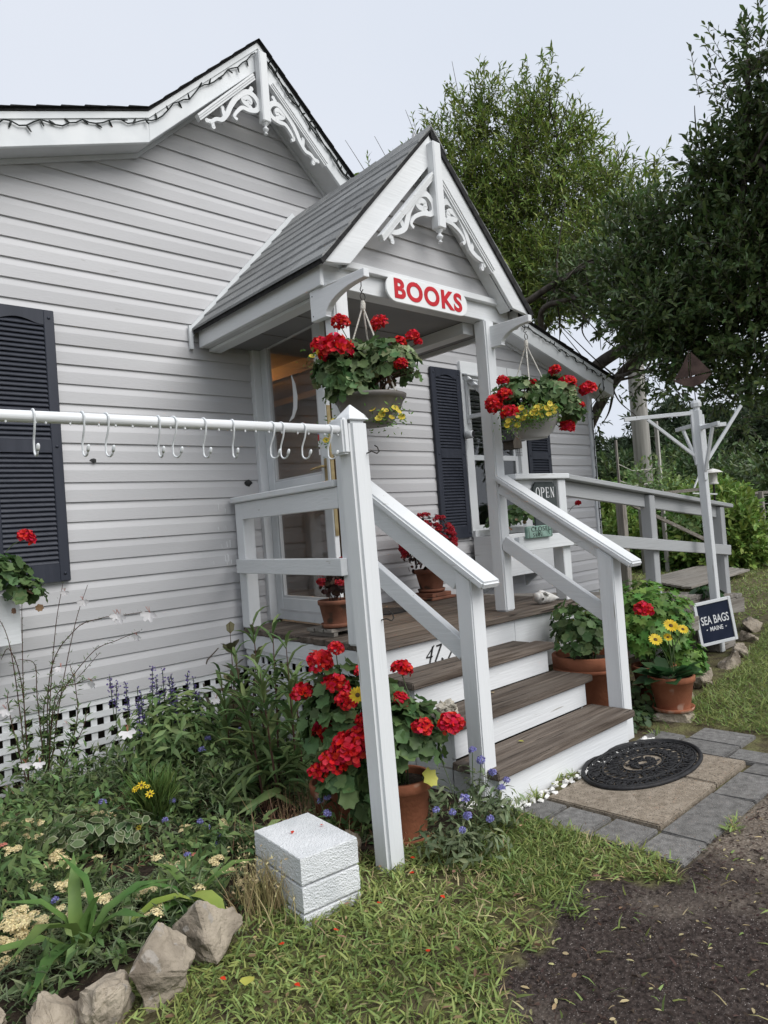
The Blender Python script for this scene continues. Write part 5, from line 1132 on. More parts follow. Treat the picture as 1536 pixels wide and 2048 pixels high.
def head(parent, p, r, m, flat=False, name='flower_head'):
    if flat:
        me = random.choice(_fy)
        key = 'Y_'+m+me.name
        if key not in FH: c = me.copy(); c.materials.clear(); c.materials.append(MAT[m]); FH[key] = c
        me = FH[key]
    else: me = random.choice(FH[m])
    o = bpy.data.objects.new(name, me); COL.objects.link(o); o.parent = parent; o.location = Vector(p)-parent_world(parent)
    o.scale = (r, r, r*random.uniform(.8, .95)); o.rotation_euler = (random.uniform(-.4, .4), random.uniform(-.4, .4), random.uniform(0, 6.28)); return o
def daisy(parent, p, r, m, n=16, face=(-.55, -.65, .55), name='flower_head'):
    f = unit(np.array([face]))[0]; a = np.linspace(0, 2*math.pi, n, endpoint=False)+rng.uniform(-.08, .08, n); X = unit(np.cross(f, [0, 0, 1])); Yv = np.cross(f, X)
    D_ = np.cos(a)[:, None]*X+np.sin(a)[:, None]*Yv
    o = leaves(name, m, [(np.array([p])+D_*r*.15, D_+f*.15, f, r*.9, r*.36, T_OVAL)], parent)
    q = MB(); q.lathe([(r*.30, 0), (r*.26, r*.1), (.0001, r*.16)], 9); rot = Vector(f).to_track_quat('Z', 'Y').to_matrix()
    q.v = [tuple(rot @ Vector(v)+Vector(p)) for v in q.v]; q.build('flower_eye', 'flower_eye', o if False else parent); return o
def stems(parent, base, tips, r, m, spread=.03, name='stem', n=5, bend=.35):
    q = MB()
    for t in tips:
        b_ = Vector(base)+Vector((random.uniform(-spread, spread), random.uniform(-spread, spread), 0)); t = Vector(t)
        mid = b_.lerp(t, .55); mid.z += (t-b_).length*.06; mid.x -= (t.x-b_.x)*bend*.4; mid.y -= (t.y-b_.y)*bend*.4
        q.tube(catmull([tuple(b_), tuple(mid), tuple(t)], 4), [r]*9, n)
    return q.build(name, m, parent)
def dome_leaves(c, rad, n, L, Wr=1.0, up=.35, low=-.35, shell=(.6, 1.0), tm=T_ROUND, jitter=.35):
    v = unit(rng.normal(size=(n*3, 3))); v = v[v[:, 2] > low][:n]; k = len(v)
    P = np.array(c)+v*np.array(rad)*rng.uniform(*shell, (k, 1))
    nrm = unit(v*np.array([1, 1, .9])+np.array([0, 0, up])+rng.normal(0, jitter, (k, 3)))
    Y = unit(np.cross(nrm, rvec(k)))
    Y = unit(Y+np.array([0, 0, -.35])+v*.3); Ls = rng.uniform(.6, 1.15, k)*L
    return (P-Y*Ls[:, None]*.4, Y, nrm, Ls, Ls*Wr, tm)
def pot(parent, c, rt, rb, h, m='terracotta', saucer=True, rim=.30, soilz=.88):
    x, y, z = c; rh = h*rim*.62
    q = MB(); q.lathe([(rb, 0), (rb*1.01, .004), (rt*.93, h-rh), (rt, h-rh+.003), (rt*1.02, h-.006), (rt*1.0, h), (rt*.92, h), (rt*.90, h-.01), (rt*.86, h*soilz)], 36, c); q.build('pot', m, parent, smooth=False)
    for f in parent.children[-1].data.polygons: f.use_smooth = abs(f.normal.z) < .6
    q = MB(); q.lathe([(.0001, 0), (rt*.5, .004), (rt*.895, 0)][::-1], 24, (x, y, z+h*soilz)); q.build('soil', 'soil', parent)
    if saucer:
        q = MB(); q.lathe([(rb*.95, -.006), (rb*1.22, -.004), (rb*1.30, .018), (rb*1.25, .019), (rb*1.12, .006), (rb*.9, .005)], 32, c); q.build('saucer', m, parent, smooth=True)
def geranium(label, base, potspec, domes, heads_, headmat='petal_red', L=.065, leafm='leaf_geranium', nst=10, cat='potted plant', group=None, yellow=4, parent=None):
    t = parent or empty('potted_geranium', base, label, cat, group)
    if potspec: pot(t, *potspec)
    leaves('foliage', leafm, [dome_leaves(c, r, n, L, 1.0) for c, r, n in domes], t)
    c, r, n = domes[0]
    for _ in range(yellow): leaves('yellow_leaf', 'leaf_yellowing', [dome_leaves(c, r, 1, L*.8, low=-.3)], t)
    sb_ = (base[0], base[1], (potspec[0][2]+potspec[3]*.8) if potspec else base[2])
    tips = [tuple(np.array(c)+rvec(1)[0]*np.array(r)*.75) for c, r, n in domes for _ in range(nst)]
    stems(t, sb_, [p for p in tips if p[2] > sb_[2]], .0035, 'stem_green')
    if heads_:
        stems(t, (domes[0][0][0], domes[0][0][1], domes[0][0][2]-.02), [(h[0], h[1], h[2]-h[3]*.5) for h in heads_], .0022, 'stem_green', name='flower_stalk', spread=.05)
        for h in heads_: head(t, h[:3], h[3]*1.12, headmat)
    return t
# --- ground geraniums behind the tall post
geranium('terracotta pot of red geraniums right of the tall white post', (-.775, -2.03, 0), ((-.775, -2.03, .012), .132, .095, .245), [((-.80, -2.10, .40), (.17, .16, .22), 190), ((-.83, -2.02, .52), (.13, .12, .14), 60)], [H_GROUND[i] for i in (3, 12, 13, 14)], L=.078, yellow=1)
leaves('yellow_leaf', 'leaf_yellowing', [(((-.765, -2.17, .30),), ((.1, -.5, -.8),), ((0, -1, .4),), .075, .075, T_ROUND)], bpy.data.objects['potted_geranium'])
g2 = geranium('red geraniums in a pot behind the left side of the tall post', (-.93, -1.80, 0), ((-.93, -1.82, .012), .125, .09, .23), [((-.93, -1.86, .45), (.17, .17, .30), 230), ((-.98, -1.95, .28), (.14, .12, .17), 110), ((-.90, -1.98, .17), (.10, .08, .12), 60)], [h for i, h in enumerate(H_GROUND) if i not in (3, 12, 13, 14)], L=.075, yellow=2)
daisy(g2, DAISY[0][:3], .034, 'petal_yellow', 16)
# --- hanging baskets
def basket(label, c, zr, zb, rr, rb, bm_, hook, domes, heads_, ys, nrope, dead=0, cal=None):
    t = empty('hanging_basket', (c[0], c[1], zb), label, 'hanging basket', 'hanging flower baskets on the porch')
    h = zr-zb
    q = MB()
    if bm_ == 'plastic_grey': prof = [(rb, 0), (rb*1.0, .006), (rr*.72, h*.22), (rr*.90, h*.55), (rr*.98, h*.82), (rr*.985, h*.84), (rr*1.0, h*.85), (rr*1.0, h), (rr*.95, h), (rr*.93, h*.85)]
    else: prof = [(rb, 0), (rb, .008), (rr*.84, h*.50), (rr*.93, h*.80), (rr*.95, h*.81), (rr*1.01, h*.90), (rr*1.03, h), (rr*.96, h), (rr*.92, h*.85)]
    q.lathe(prof, 40, (c[0], c[1], zb)); q.build('bowl', bm_, t, smooth=True)
    q = MB(); q.lathe([(rr*.93, 0), (rr*.4, .012), (.0001, .014)], 24, (c[0], c[1], zr-h*.13)); q.build('soil', 'soil', t)
    for k in range(nrope):
        a = 2*math.pi*k/nrope+.6; e_ = (c[0]+rr*.96*math.cos(a), c[1]+rr*.96*math.sin(a), zr-.005)
        q = MB(); q.tube([(hook[0], hook[1], hook[2]-.075), e_], .0042, 6); q.build('rope', 'rope', t)
    q = MB(); q.tube([(hook[0], hook[1], hook[2]-.045), (hook[0]+.004, hook[1], hook[2]-.06), (hook[0], hook[1], hook[2]-.085), (hook[0], hook[1], hook[2]-.10)], [.007, .012, .013, .008], 8); q.build('knot', 'rope', t, smooth=True)
    q = MB(); q.tube([(hook[0]+.016*math.cos(a), hook[1]-.005, hook[2]-.028+.018*math.sin(a)) for a in np.linspace(0, 6.28, 14)[:-1]], .0022, 6, closed=True); q.build('ring', 'iron', t)
    leaves('foliage', 'leaf_geranium', [dome_leaves(cc, r, n, L_) for cc, r, n, L_ in domes], t)
    leaves('pale_leaves', 'leaf_pale', [dome_leaves(cc, (r[0]*1.02, r[1]*1.02, r[2]), max(4, int(n/2.6)), L_*.95, low=-.15) for cc, r, n, L_ in domes], t)
    if dead: leaves('withered_leaves', 'leaf_dead', [dome_leaves((c[0], c[1], zr+.05), (rr*1.05, rr*1.05, .09), dead, .035, low=-.6, jitter=.9)], t)
    tips = [tuple(np.array(cc)+rvec(1)[0]*np.array(r)*.8) for cc, r, n, L_ in domes for _ in range(14)]
    stems(t, (c[0], c[1], zr-.02), [p for p in tips if p[2] > zr-.03], .0035, 'stem_red', spread=.08)
    stems(t, (c[0], c[1], zr+.05), [(h_[0], h_[1], h_[2]-h_[3]*.4) for h_ in heads_], .0022, 'stem_green', spread=.1, name='flower_stalk')
    for h_ in heads_: head(t, h_[:3], h_[3]*1.12, 'petal_red')
    # small yellow trailing flowers with fine foliage
    ps = np.array([y_[:3] for y_ in ys]); n = len(ps)*26
    base = np.repeat(ps, 26, 0)+rng.normal(0, .026, (n, 3))+np.array([.010, .012, -.012])
    leaves('trailing_foliage', 'leaf_fern', [(base, rvec(n)+np.array([-.2, -.3, 0]), rvec(n), rng.uniform(.014, .026, n), .008, T_LANCE)], t)
    for y_ in ys:
        f = unit(np.array([[-.55, -.62, .35]])+rng.normal(0, .28, (1, 3)))[0]; X = unit(np.cross(f, [0, 0, 1])); Yv = np.cross(f, X); a = np.linspace(0, 2*math.pi, 5, endpoint=False)
        D_ = np.cos(a)[:, None]*X+np.sin(a)[:, None]*Yv
        leaves('small_flower', 'petal_cal', [(np.array([y_[:3]])-f*y_[3]*.3, D_+f*.35, f, y_[3]*1.0, y_[3]*1.15, T_PETAL)], t)
    return t
basket('hanging basket of straggly geraniums beside the storm door', (-.455, -1.675), 1.925, 1.785, .175, .105, 'plastic_taupe', (-.452, -1.67, 2.445),
       [((-.53, -1.62, 2.03), (.18, .17, .17), 190, .066), ((-.40, -1.74, 2.05), (.18, .17, .15), 150, .058), ((-.57, -1.67, 1.93), (.13, .12, .12), 80, .062)], H_BASKL, Y_BASKL, 3, dead=60)
basket('full hanging basket of geraniums on the right porch post', (.94, -1.645), 1.93, 1.765, .165, .085, 'plastic_grey', (.94, -1.64, 2.43),
       [((.86, -1.62, 2.01), (.19, .17, .14), 150, .062), ((1.04, -1.74, 2.00), (.18, .16, .15), 150, .062), ((1.10, -1.80, 1.90), (.11, .11, .13), 60, .06)], H_BASKR, Y_BASKR, 4)
# --- begonia pots on the deck
def begonia(label, c, rt, rb, h, dome, nl, nh, hr, stand=None):
    t = empty('potted_begonia', c, label, 'potted plant', 'red begonias on the porch deck')
    pot(t, c, rt, rb, h, 'terracotta_old')
    leaves('foliage', 'leaf_begonia', [dome_leaves(dome[0], dome[1], nl, .042, .8, low=-.7, shell=(.2, 1), tm=T_OVAL)], t)
    sb_ = (c[0], c[1], c[2]+h*.8); tips = [tuple(np.array(dome[0])+rvec(1)[0]*np.array(dome[1])*.8) for _ in range(10)]; stems(t, sb_, tips, .003, 'stem_red')
    for _ in range(nh):
        v = rvec(1)[0]; v[2] = abs(v[2])*.9-.25; v = unit(v); head(t, np.array(dome[0])+v*np.array(dome[1]), hr*random.uniform(.7, 1.2), 'petal_begonia')
    return t
begonia('small potted red begonia in front of the storm door', (-.205, -.99, .745), .098, .068, .15, ((-.19, -1.0, .99), (.10, .10, .13)), 190, 20, .028)
st_ = empty('pot_stand', (-.17, -.93, .69), 'low grey wooden slat stand under the small begonia pot', 'stand')
for k in range(3): q = MB(); q.box(-.29, -.05, -1.045+k*.08, -.975+k*.08, .715, .735); q.build('slat', 'grey_wood_x', st_, bevel=.002)
for xx in (-.27, -.10): q = MB(); q.box(xx, xx+.03, -1.04, -.82, .691, .714); q.build('foot', 'grey_wood_y', st_)
begonia('large potted red begonia by the shutter behind the steps', (1.36, -.29, .755), .125, .085, .17, ((1.31, -.34, 1.10), (.23, .20, .27)), 700, 140, .026)
q = MB(); q.box(1.22, 1.50, -.42, -.16, .691, .712); q.box(1.25, 1.47, -.40, -.18, .713, .744); tag(q.build('pot_riser', 'terracotta_old', bevel=.004), 'wooden riser blocks under the large begonia pot', 'stand')
# --- big terracotta bowl right of the steps
geranium('big wide terracotta bowl of leafy geraniums beside the steps', (1.14, -1.79, 0), ((1.14, -1.79, .0), .225, .15, .415, 'terracotta', False, .34), [((1.08, -1.80, .52), (.22, .2, .16), 170), ((1.22, -1.70, .56), (.2, .2, .2), 150), ((.98, -1.85, .46), (.10, .1, .07), 34)], [], L=.062, yellow=5)
bb = bpy.data.objects['potted_geranium.002']
q = MB(); q.lathe([(.216, 0), (.226, .008), (.226, .026), (.216, .034)], 36, (1.14, -1.79, .315)); q.build('rim_band', 'terracotta', bb, smooth=True)
# --- fern-leaved pot with one red geranium, gerbera pot
fp = empty('potted_fern_geranium', (1.74, -1.86, 0), 'pot of bright ferny foliage with one red flower head', 'potted plant')
pot(fp, (1.70, -1.92, .02), .14, .10, .23, 'terracotta')
leaves('foliage', 'leaf_fern', [dome_leaves((1.84, -1.80, .50), (.39, .34, .30), 1150, .085, .95, up=.7, low=-.5, shell=(.45, 1), tm=T_FERN), dome_leaves((1.98, -2.00, .22), (.20, .16, .14), 150, .10, .95, up=.6, low=-.5, tm=T_FERN), dome_leaves((1.66, -1.78, .40), (.18, .2, .2), 120, .09, .95, up=.6, low=-.6, tm=T_FERN)], fp)
stems(fp, (1.72, -1.88, .22), [tuple(np.array((1.85, -1.82, .46))+rvec(1)[0]*np.array((.28, .25, .18))) for _ in range(24)], .003, 'stem_green')
for h in H_FERN: head(fp, h[:3], h[3]*1.1, 'petal_red')
gp_ = empty('potted_gerbera', (1.40, -2.18, .05), 'terracotta pot of yellow gerberas on a flat stone', 'potted plant')
pot(gp_, (1.40, -2.18, .062), .135, .095, .205, 'terracotta')
n = 34; a = rng.uniform(0, 6.28, n); el_ = rng.uniform(-.12, .62, n); D_ = np.stack([np.cos(a)*np.cos(el_), np.sin(a)*np.cos(el_), np.sin(el_)], 1)
leaves('foliage', 'leaf_gerbera', [(np.array([[1.40, -2.18, .255]])+D_*np.array([.05, .05, .02]), D_, np.array([0, 0, 1.])+rng.normal(0, .25, (n, 3)), rng.uniform(.13, .19, n), rng.uniform(.08, .11, n), T_OVAL)], gp_)
for (dx, dy, dz, r_) in ((-.10, .03, .43, .042), (.01, -.02, .50, .046), (.08, -.06, .47, .034), (.00, .0, .43, .028)):
    p = (1.40+dx, -2.18+dy, .062+dz); stems(gp_, (1.40, -2.18, .25), [(p[0], p[1], p[2]-.01)], .004, 'stem_green', name='flower_stalk'); daisy(gp_, p, r_, 'petal_yellow', 17, face=(-.5, -.55, .7))
# --- succulent pot by the ramp
su = empty('potted_succulent', (3.30, -1.50, 0), 'dark round-leaved succulent behind the framed sign', 'potted plant')
pot(su, (3.62, -1.50, .30), .13, .10, .14, 'plastic_taupe', False)
leaves('foliage', 'leaf_gerbera', [dome_leaves((3.62, -1.50, .47), (.15, .14, .08), 26, .13, .8, up=.5, low=-.1, tm=T_OVAL)], su)
q = MB(); q.box(3.46, 3.80, -1.64, -1.36, .0, .299); q.build('stand', 'grey_wood_x', su, bevel=.01)
# --- window boxes
def window_box(x0, x1, z0, z1, label, domes, heads_, m='white_x'):
    t = empty('window_box', ((x0+x1)/2, -.15, z0), label, 'window box', 'white window boxes')
    q = MB(); q.box(x0, x1, -.275, -.255, z0, z1); q.build('front_board', m, t, bevel=.003); q = MB(); q.box(x0+.002, x0+.022, -.254, -.06, z0, z1-.002); q.build('end_board', 'white_y', t, bevel=.002)
    q = MB(); q.box(x1-.022, x1-.002, -.254, -.06, z0, z1-.002); q.build('end_board', 'white_y', t, bevel=.002); q = MB(); q.box(x0+.023, x1-.023, -.254, -.06, z0+.05, z1-.03); q.build('soil', 'soil', t)
    for xx in (x0+.12, x1-.15): q = MB(); q.prism([(-.03, z0-.002), (-.22, z0-.002), (-.03, z0-.14)], 'x', xx, xx+.03); q.build('bracket', 'vinyl_white', t)
    leaves('foliage', 'leaf_geranium', [dome_leaves(c, r, n, .06) for c, r, n in domes], t)
    leaves('withered_leaves', 'leaf_dead', [dome_leaves((c[0], c[1], c[2]-r[2]*.5), r, max(3, n//14), .045, low=-.9) for c, r, n in domes], t)
    for h in heads_: head(t, h[:3], h[3]*1.1, 'petal_red'); stems(t, (h[0]-.10, h[1]+.03, h[2]-.06), [(h[0], h[1], h[2]-.01)], .002, 'stem_green', name='flower_stalk')
    return t
window_box(-2.62, -1.675, .835, 1.085, 'white window box of geraniums at the left picture edge', [((-1.80, -.30, 1.17), (.20, .14, .13), 160), ((-1.66, -.33, 1.08), (.10, .09, .10), 60), ((-2.2, -.25, 1.2), (.35, .14, .14), 120)], H_BOXL)
window_box(2.20, 3.12, .755, 1.135, 'deep white window box below the right window', [((2.75, -.22, 1.28), (.30, .14, .17), 170), ((2.40, -.2, 1.22), (.16, .1, .1), 50), ((3.15, -.25, 1.2), (.1, .12, .12), 40)], H_BOXR)

# ================================================================== FLOWER BED
def lance_stem(parent, base, tip, n, L, m, Wr=.16, up=.35, r=.006, sm='stem_red', tm=T_LONG, start=.1):
    b_, t = np.array(base), np.array(tip); ts = np.sort(rng.uniform(start, 1, n))**.9; a = np.arange(n)*2.4+rng.uniform(0, 6)
    ax = unit(t-b_); D_ = np.stack([np.cos(a), np.sin(a), np.zeros(n)], 1); el = (up+ts*.9)[:, None]
    Y = unit(D_+el*ax+rng.normal(0, .12, (n, 3))); P = b_+(t-b_)*ts[:, None]
    Z = unit(ax-Y*(Y@ax)[:, None]*.8); Ls = L*(1.15-.55*ts)*rng.uniform(.8, 1.2, n)
    q = MB(); q.tube([tuple(b_), tuple((b_+t)/2+rng.normal(0, .008, 3)), tuple(t)], [r, r*.8, r*.3], 6); q.build('stem', sm, parent)
    return (P, Y, Z, Ls, Ls*Wr, tm)
lily = empty('tall_leafy_plant', (-.88, -1.25, 0), 'tall clump of dark stems with long narrow leaves beside the porch', 'plant')
leaves('foliage', 'leaf_lance', [lance_stem(lily, b_, t, 26, .21, 'leaf_lance', .15, start=.05) for t, b_ in LILY]+[dome_leaves((-1.0, -1.40, .12), (.22, .2, .14), 26, .26, .13, up=.6, low=0, tm=T_LONG)], lily)
br_ = empty('bronze_leafy_plant', (-.62, -.45, 0), 'bronze green plant with broad leaves against the lattice', 'plant')
leaves('foliage', 'leaf_bronze', [lance_stem(br_, b_, t, 18, .12, 'leaf_bronze', .62, up=.1, r=.005, tm=T_OVAL) for b_, t in (((-.60, -.5, 0), (-.62, -.52, .80)), ((-.66, -.6, 0), (-.72, -.66, .52)), ((-.52, -.5, 0), (-.50, -.6, .62)), ((-.75, -.7, 0), (-.70, -.72, .42)))], br_)
bn = empty('bare_branch', BRANCH[0][0], 'bare grey forked branch standing against the siding', 'branch')
for i, l_ in enumerate(BRANCH):
    q = MB(); n = len(l_); q.tube(l_, [(.014 if i == 0 else .0055)*(1-.55*k/n) for k in range(n)], 7); q.build('twig' if i else 'stem', 'twig', bn, smooth=True)
# gaura: thin wiry stems with white four-petalled flowers
ga = empty('gaura_plant', (-1.57, -.2, 0), 'wiry plant with arching stems and white butterfly flowers at left', 'plant')
ps_ = []; ys_ = []
for l_ in GAURA:
    c_ = catmull(l_, 7); q = MB(); q.tube(c_, [.0032*(1-.6*i/len(c_)) for i in range(len(c_))], 5); q.build('stem', 'stem_red', ga)
    for i, p in enumerate(c_[2:]):
        for _ in range(7 if i < len(c_)*.3 else (2 if i < len(c_)*.6 else 1)):
            ps_.append(np.array(p)+rng.normal(0, .004, 3)); ys_.append(rvec(1)[0]+np.array([0, 0, .6]))
ps_ = np.array(ps_); zz = np.clip(1.2-ps_[:, 2]*1.1, .22, 1)
leaves('foliage', 'leaf_lance', [(ps_, np.array(ys_), rvec(len(ps_)), .065*zz, .012*zz, T_LANCE)], ga)
for p in GAURA_FL:
    f = unit(np.array([[-.6, -.65, .1]])+rng.normal(0, .3, (1, 3)))[0]; X = unit(np.cross(f, [0, 0, 1])); Yv = np.cross(f, X); a = np.array([.3, 1.1, 2.0, 2.8])+rng.uniform(-.2, .2)
    D_ = np.cos(a)[:, None]*X+np.sin(a)[:, None]*Yv
    leaves('white_flower', 'petal_white', [(np.array([p[:3]]), D_+f*.25, f, p[3]*1.5, p[3]*.85, T_PETAL)], ga)
    q = MB()
    for _ in range(4): e_ = np.array(p[:3])+(-Yv*1.1+X*random.uniform(-.6, .6)+f*.5)*p[3]*.9; q.tube([p[:3], tuple(e_)], .0007, 4)
    q.build('stamens', 'petal_pink', ga)
# salvia: bushy leaves and violet spikes
sv = empty('salvia_plant', (-1.08, -.55, 0), 'bushy salvia with upright violet flower spikes by the lattice', 'plant')
leaves('foliage', 'leaf_salvia', [dome_leaves((-1.10, -.58, .24), (.31, .26, .27), 760, .085, .30, up=.6, low=-.5, shell=(.3, 1), tm=T_LANCE), dome_leaves((-1.0, -.60, .28), (.25, .2, .22), 400, .085, .30, up=.6, low=-.4, tm=T_LANCE)], sv)
for t in SALVIA:
    b_ = np.array([t[0]+random.uniform(-.02, .02), t[1], t[2]-.24]); q = MB(); q.tube([tuple(b_), t], .0022, 5); q.build('flower_stalk', 'stem_green', sv)
    n = 60; k = rng.uniform(.38, 1, n); P = b_+(np.array(t)-b_)*k[:, None]; whorl = np.round(k*11)/11; P = b_+(np.array(t)-b_)*whorl[:, None]+rng.normal(0, .004, (n, 3)); Dv = rvec(n); Dv[:, 2] = Dv[:, 2]*.3+.35
    leaves('flower_spike', 'petal_violet', [(P, Dv, rvec(n), .017*(1.25-whorl*.6), .009, T_PETAL)], sv)
# coreopsis
co = empty('coreopsis_plant', (-1.40, -1.0, 0), 'fine-leaved clump with small golden yellow daisies', 'plant')
n = 420; a = rng.uniform(0, 6.28, n); rr = rng.uniform(0, .13, n); P = np.stack([-1.40+rr*np.cos(a)*.5, -1.05+rr*np.sin(a)*.5, rng.uniform(0, .18, n)], 1); Y = np.stack([np.cos(a)*.5, np.sin(a)*.5, rng.uniform(.6, 1.2, n)], 1)
leaves('foliage', 'leaf_strap', [(P, Y, rvec(n), rng.uniform(.08, .17, n), .008, T_LANCE)], co)
for h in COREO: stems(co, (-1.40, -1.05, .02), [h[:3]], .0018, 'stem_green', name='flower_stalk'); daisy(co, h[:3], h[3]*1.1, 'petal_yellow', 8, face=(-.4, -.5, .8))
# yarrow: flat peach heads on stalks with feathery grey-green leaves; several plants
groups_ = {}
for _ in range(34):
    b_ = random.choice([h for h in YARROW[:22]]); YARROW.append((b_[0]+random.gauss(0, .10), b_[1]+random.gauss(0, .10), max(.12, b_[2]+random.gauss(0, .03)), random.uniform(.012, .022)))
for h in YARROW: groups_.setdefault(('far' if h[1] > -1.15 else 'mid' if h[1] > -1.62 else ('left' if h[0] < -1.98 else 'rock')), []).append(h)
ylab = {'far': 'yarrow with pale peach heads beside the golden daisies', 'mid': 'yarrow with peach heads in the middle of the bed', 'left': 'yarrow with dense tan heads in the bottom left corner', 'rock': 'yarrow with cream heads right above the pointed rock'}
def feather(P0, n, Lf, spread):
    """feathery leaves: small leaflets along curved ribs"""
    out = []
    for _ in range(n):
        a = rng.uniform(0, 6.28); d = np.array([math.cos(a), math.sin(a), rng.uniform(.3, 1.4)]); d /= np.linalg.norm(d); b_ = np.array(P0)+np.array([rng.normal(0, spread), rng.normal(0, spread), 0]); L_ = Lf*rng.uniform(.6, 1.2)
        t = np.linspace(.15, 1, 9); rib = b_+d*L_*t[:, None]-np.array([0, 0, .25])*L_*(t[:, None]**2); side = unit(np.cross(d, [0, 0, 1.]))
        for s_ in (-1, 1): out.append((rib, side*s_+d*.6, (0, 0, 1), L_*.22*(1.1-t*.6), L_*.05, T_LANCE))
        out.append((b_[None, :], d[None, :], (0, 0, 1), L_*.9, .004, T_BLADE))
    return out
for k, hs_ in groups_.items():
    c = np.mean([h[:2] for h in hs_], axis=0); t = empty('yarrow_plant', (c[0], c[1], 0), ylab[k], 'plant', 'yarrow plants in the bed')
    fe = []
    for h in hs_: fe += feather((h[0]+rng.normal(0, .04), h[1]+.03+rng.normal(0, .04), max(0, h[2]-.24)), 12, .14, .07)
    leaves('foliage', 'leaf_yarrow', fe, t)
    for h in hs_:
        stems(t, (h[0]+random.uniform(-.05, .05), h[1]+random.uniform(0, .08), 0), [(h[0], h[1], h[2]-.005)], .0022, 'stem_green', name='flower_stalk')
        r = h[3]
        r *= 1.15
        if r > .026:
            for _ in range(8): head(t, (h[0]+random.uniform(-1, 1)*r*.8, h[1]+random.uniform(-1, 1)*r*.6, h[2]+random.uniform(-.6, .5)*r*.8), r*random.uniform(.42, .62), 'petal_peach', True)
        else:
            head(t, h[:3], r*1.0, 'petal_peach', True)
            for _ in range(2): head(t, (h[0]+random.uniform(-1, 1)*r*1.3, h[1]+random.uniform(-1, 1)*r*1.3, h[2]+random.uniform(-.8, .3)*r), r*random.uniform(.4, .7), 'petal_peach', True)
pk = empty('pink_yarrow_plant', (-1.6, -1.5, 0), 'yarrow with a few small pink heads behind the white block', 'plant')
for h in YARROW_PINK: stems(pk, (h[0], h[1]+.05, 0), [h[:3]], .002, 'stem_green', name='flower_stalk'); head(pk, h[:3], h[3]*1.05, 'petal_pink', True)
leaves('foliage', 'leaf_yarrow', [f for h in YARROW_PINK for f in feather((h[0], h[1]+.05, max(0, h[2]-.2)), 5, .12, .05)], pk)
# strap-leaved lily by the rocks
ir = empty('strap_leaved_plant', (-2.03, -1.86, 0), 'plant with broad arching strap leaves behind the rocks', 'plant')
sd_ = [(( -.02, .02, 1.0), .30, .045), ((.10, .25, .9), .28, .042), ((-.45, -.35, .42), .38, .055), ((.5, -.05, .30), .32, .05), ((.25, -.4, .35), .24, .055), ((-.3, .1, .5), .28, .05), ((-.7, .0, .25), .34, .05), ((.15, -.30, .65), .26, .05), ((-.5, -.45, .2), .30, .05)]
leaves('foliage', 'leaf_strap', [(((-2.03+random.uniform(-.02, .02), -1.86, .05),), (d,), ((-d[0], -d[1], .7),), L_, w_, T_STRAP) for d, L_, w_ in sd_], ir)
ir2 = empty('strap_leaved_plant', (-1.62, -1.92, 0), 'low strap leaves and a yellowing leaf beside the slanted rock', 'plant')
leaves('foliage', 'leaf_strap', [(((-1.68, -1.93, .05),), (d,), ((-d[0], -d[1], .7),), L_, w_, T_STRAP) for d, L_, w_ in (((-.55, .1, .45), .26, .045), ((.7, -.2, .5), .26, .04), ((-.2, .5, .6), .22, .04), ((-.7, -.3, .35), .22, .045), ((.3, -.4, .6), .2, .04))], ir2)
leaves('yellow_leaf', 'leaf_strap_yellow', [(((-1.70, -1.97, .12),), ((.15, -.5, -.1),), ((0, 0, 1),), .15, .055, T_STRAP)], ir2); leaves('yellow_leaf', 'leaf_strap_yellow', [(((-1.90, -1.93, .10),), ((.7, -.2, .12),), ((0, 0, 1),), .22, .045, T_STRAP)], ir2)
# variegated mint in the middle
vg = empty('variegated_plant', (-1.78, -1.2, 0), 'low plant with cream edged leaves in the bed', 'plant')
pv = []
for c, r, n in (((-1.78, -1.15, .14), (.15, .15, .10), 70), ((-1.62, -1.28, .12), (.12, .10, .08), 40)): pv.append(dome_leaves(c, r, n, .06, .62, up=1.2, low=-.2, tm=T_OVAL))
leaves('leaf_margin', 'leaf_edge', pv, vg)
leaves('foliage', 'leaf_varieg', [(P+Z*.0016+Y*L_[:, None]*.09, Y, Z, L_*.82, W2*.74, tm) for P, Y, Z, L_, W2, tm in pv], vg)
# blue-flowered ground plants
def blue_plant(label, hs_, m, Ll):
    c = np.mean([h[:2] for h in hs_], axis=0); t = empty('blue_flowered_plant', (c[0], c[1], 0), label, 'plant', 'blue flowered plants in the bed')
    pr = []
    for h in hs_:
        pr.append(dome_leaves((h[0], h[1]+.02, h[2]*.45), (.09, .09, max(.06, h[2]*.5)), 70, Ll, .3, up=.7, low=-.6, shell=(.2, 1), tm=T_LANCE)); head(t, h[:3], h[3]*.95, 'petal_lavender')
    stems(t, (c[0], c[1], 0), [h[:3] for h in hs_], .0018, 'stem_green', name='flower_stalk', spread=.08)
    leaves('foliage', m, pr, t)
blue_plant('grey green plant with lavender blue flowers at the left newel post', LAV, 'leaf_yarrow', .05)
for lab_, ix, m_, l_ in (('low blue flowers between the white block and the salvia', (0, 1, 2, 3, 4, 5), 'leaf_salvia', .055), ('blue flowers under the tall narrow-leaved clump', (8, 9, 10, 11, 12, 13), 'leaf_salvia', .055),
                         ('blue flowers left of the golden daisies', (6, 7), 'leaf_yarrow', .05), ('blue flowers just behind the white block', (14, 15, 16), 'leaf_salvia', .05), ('violet blue flowers low among the tan yarrow', (17, 18), 'leaf_yarrow', .05)):
    blue_plant(lab_, [BLUE[i] for i in ix], m_, l_)
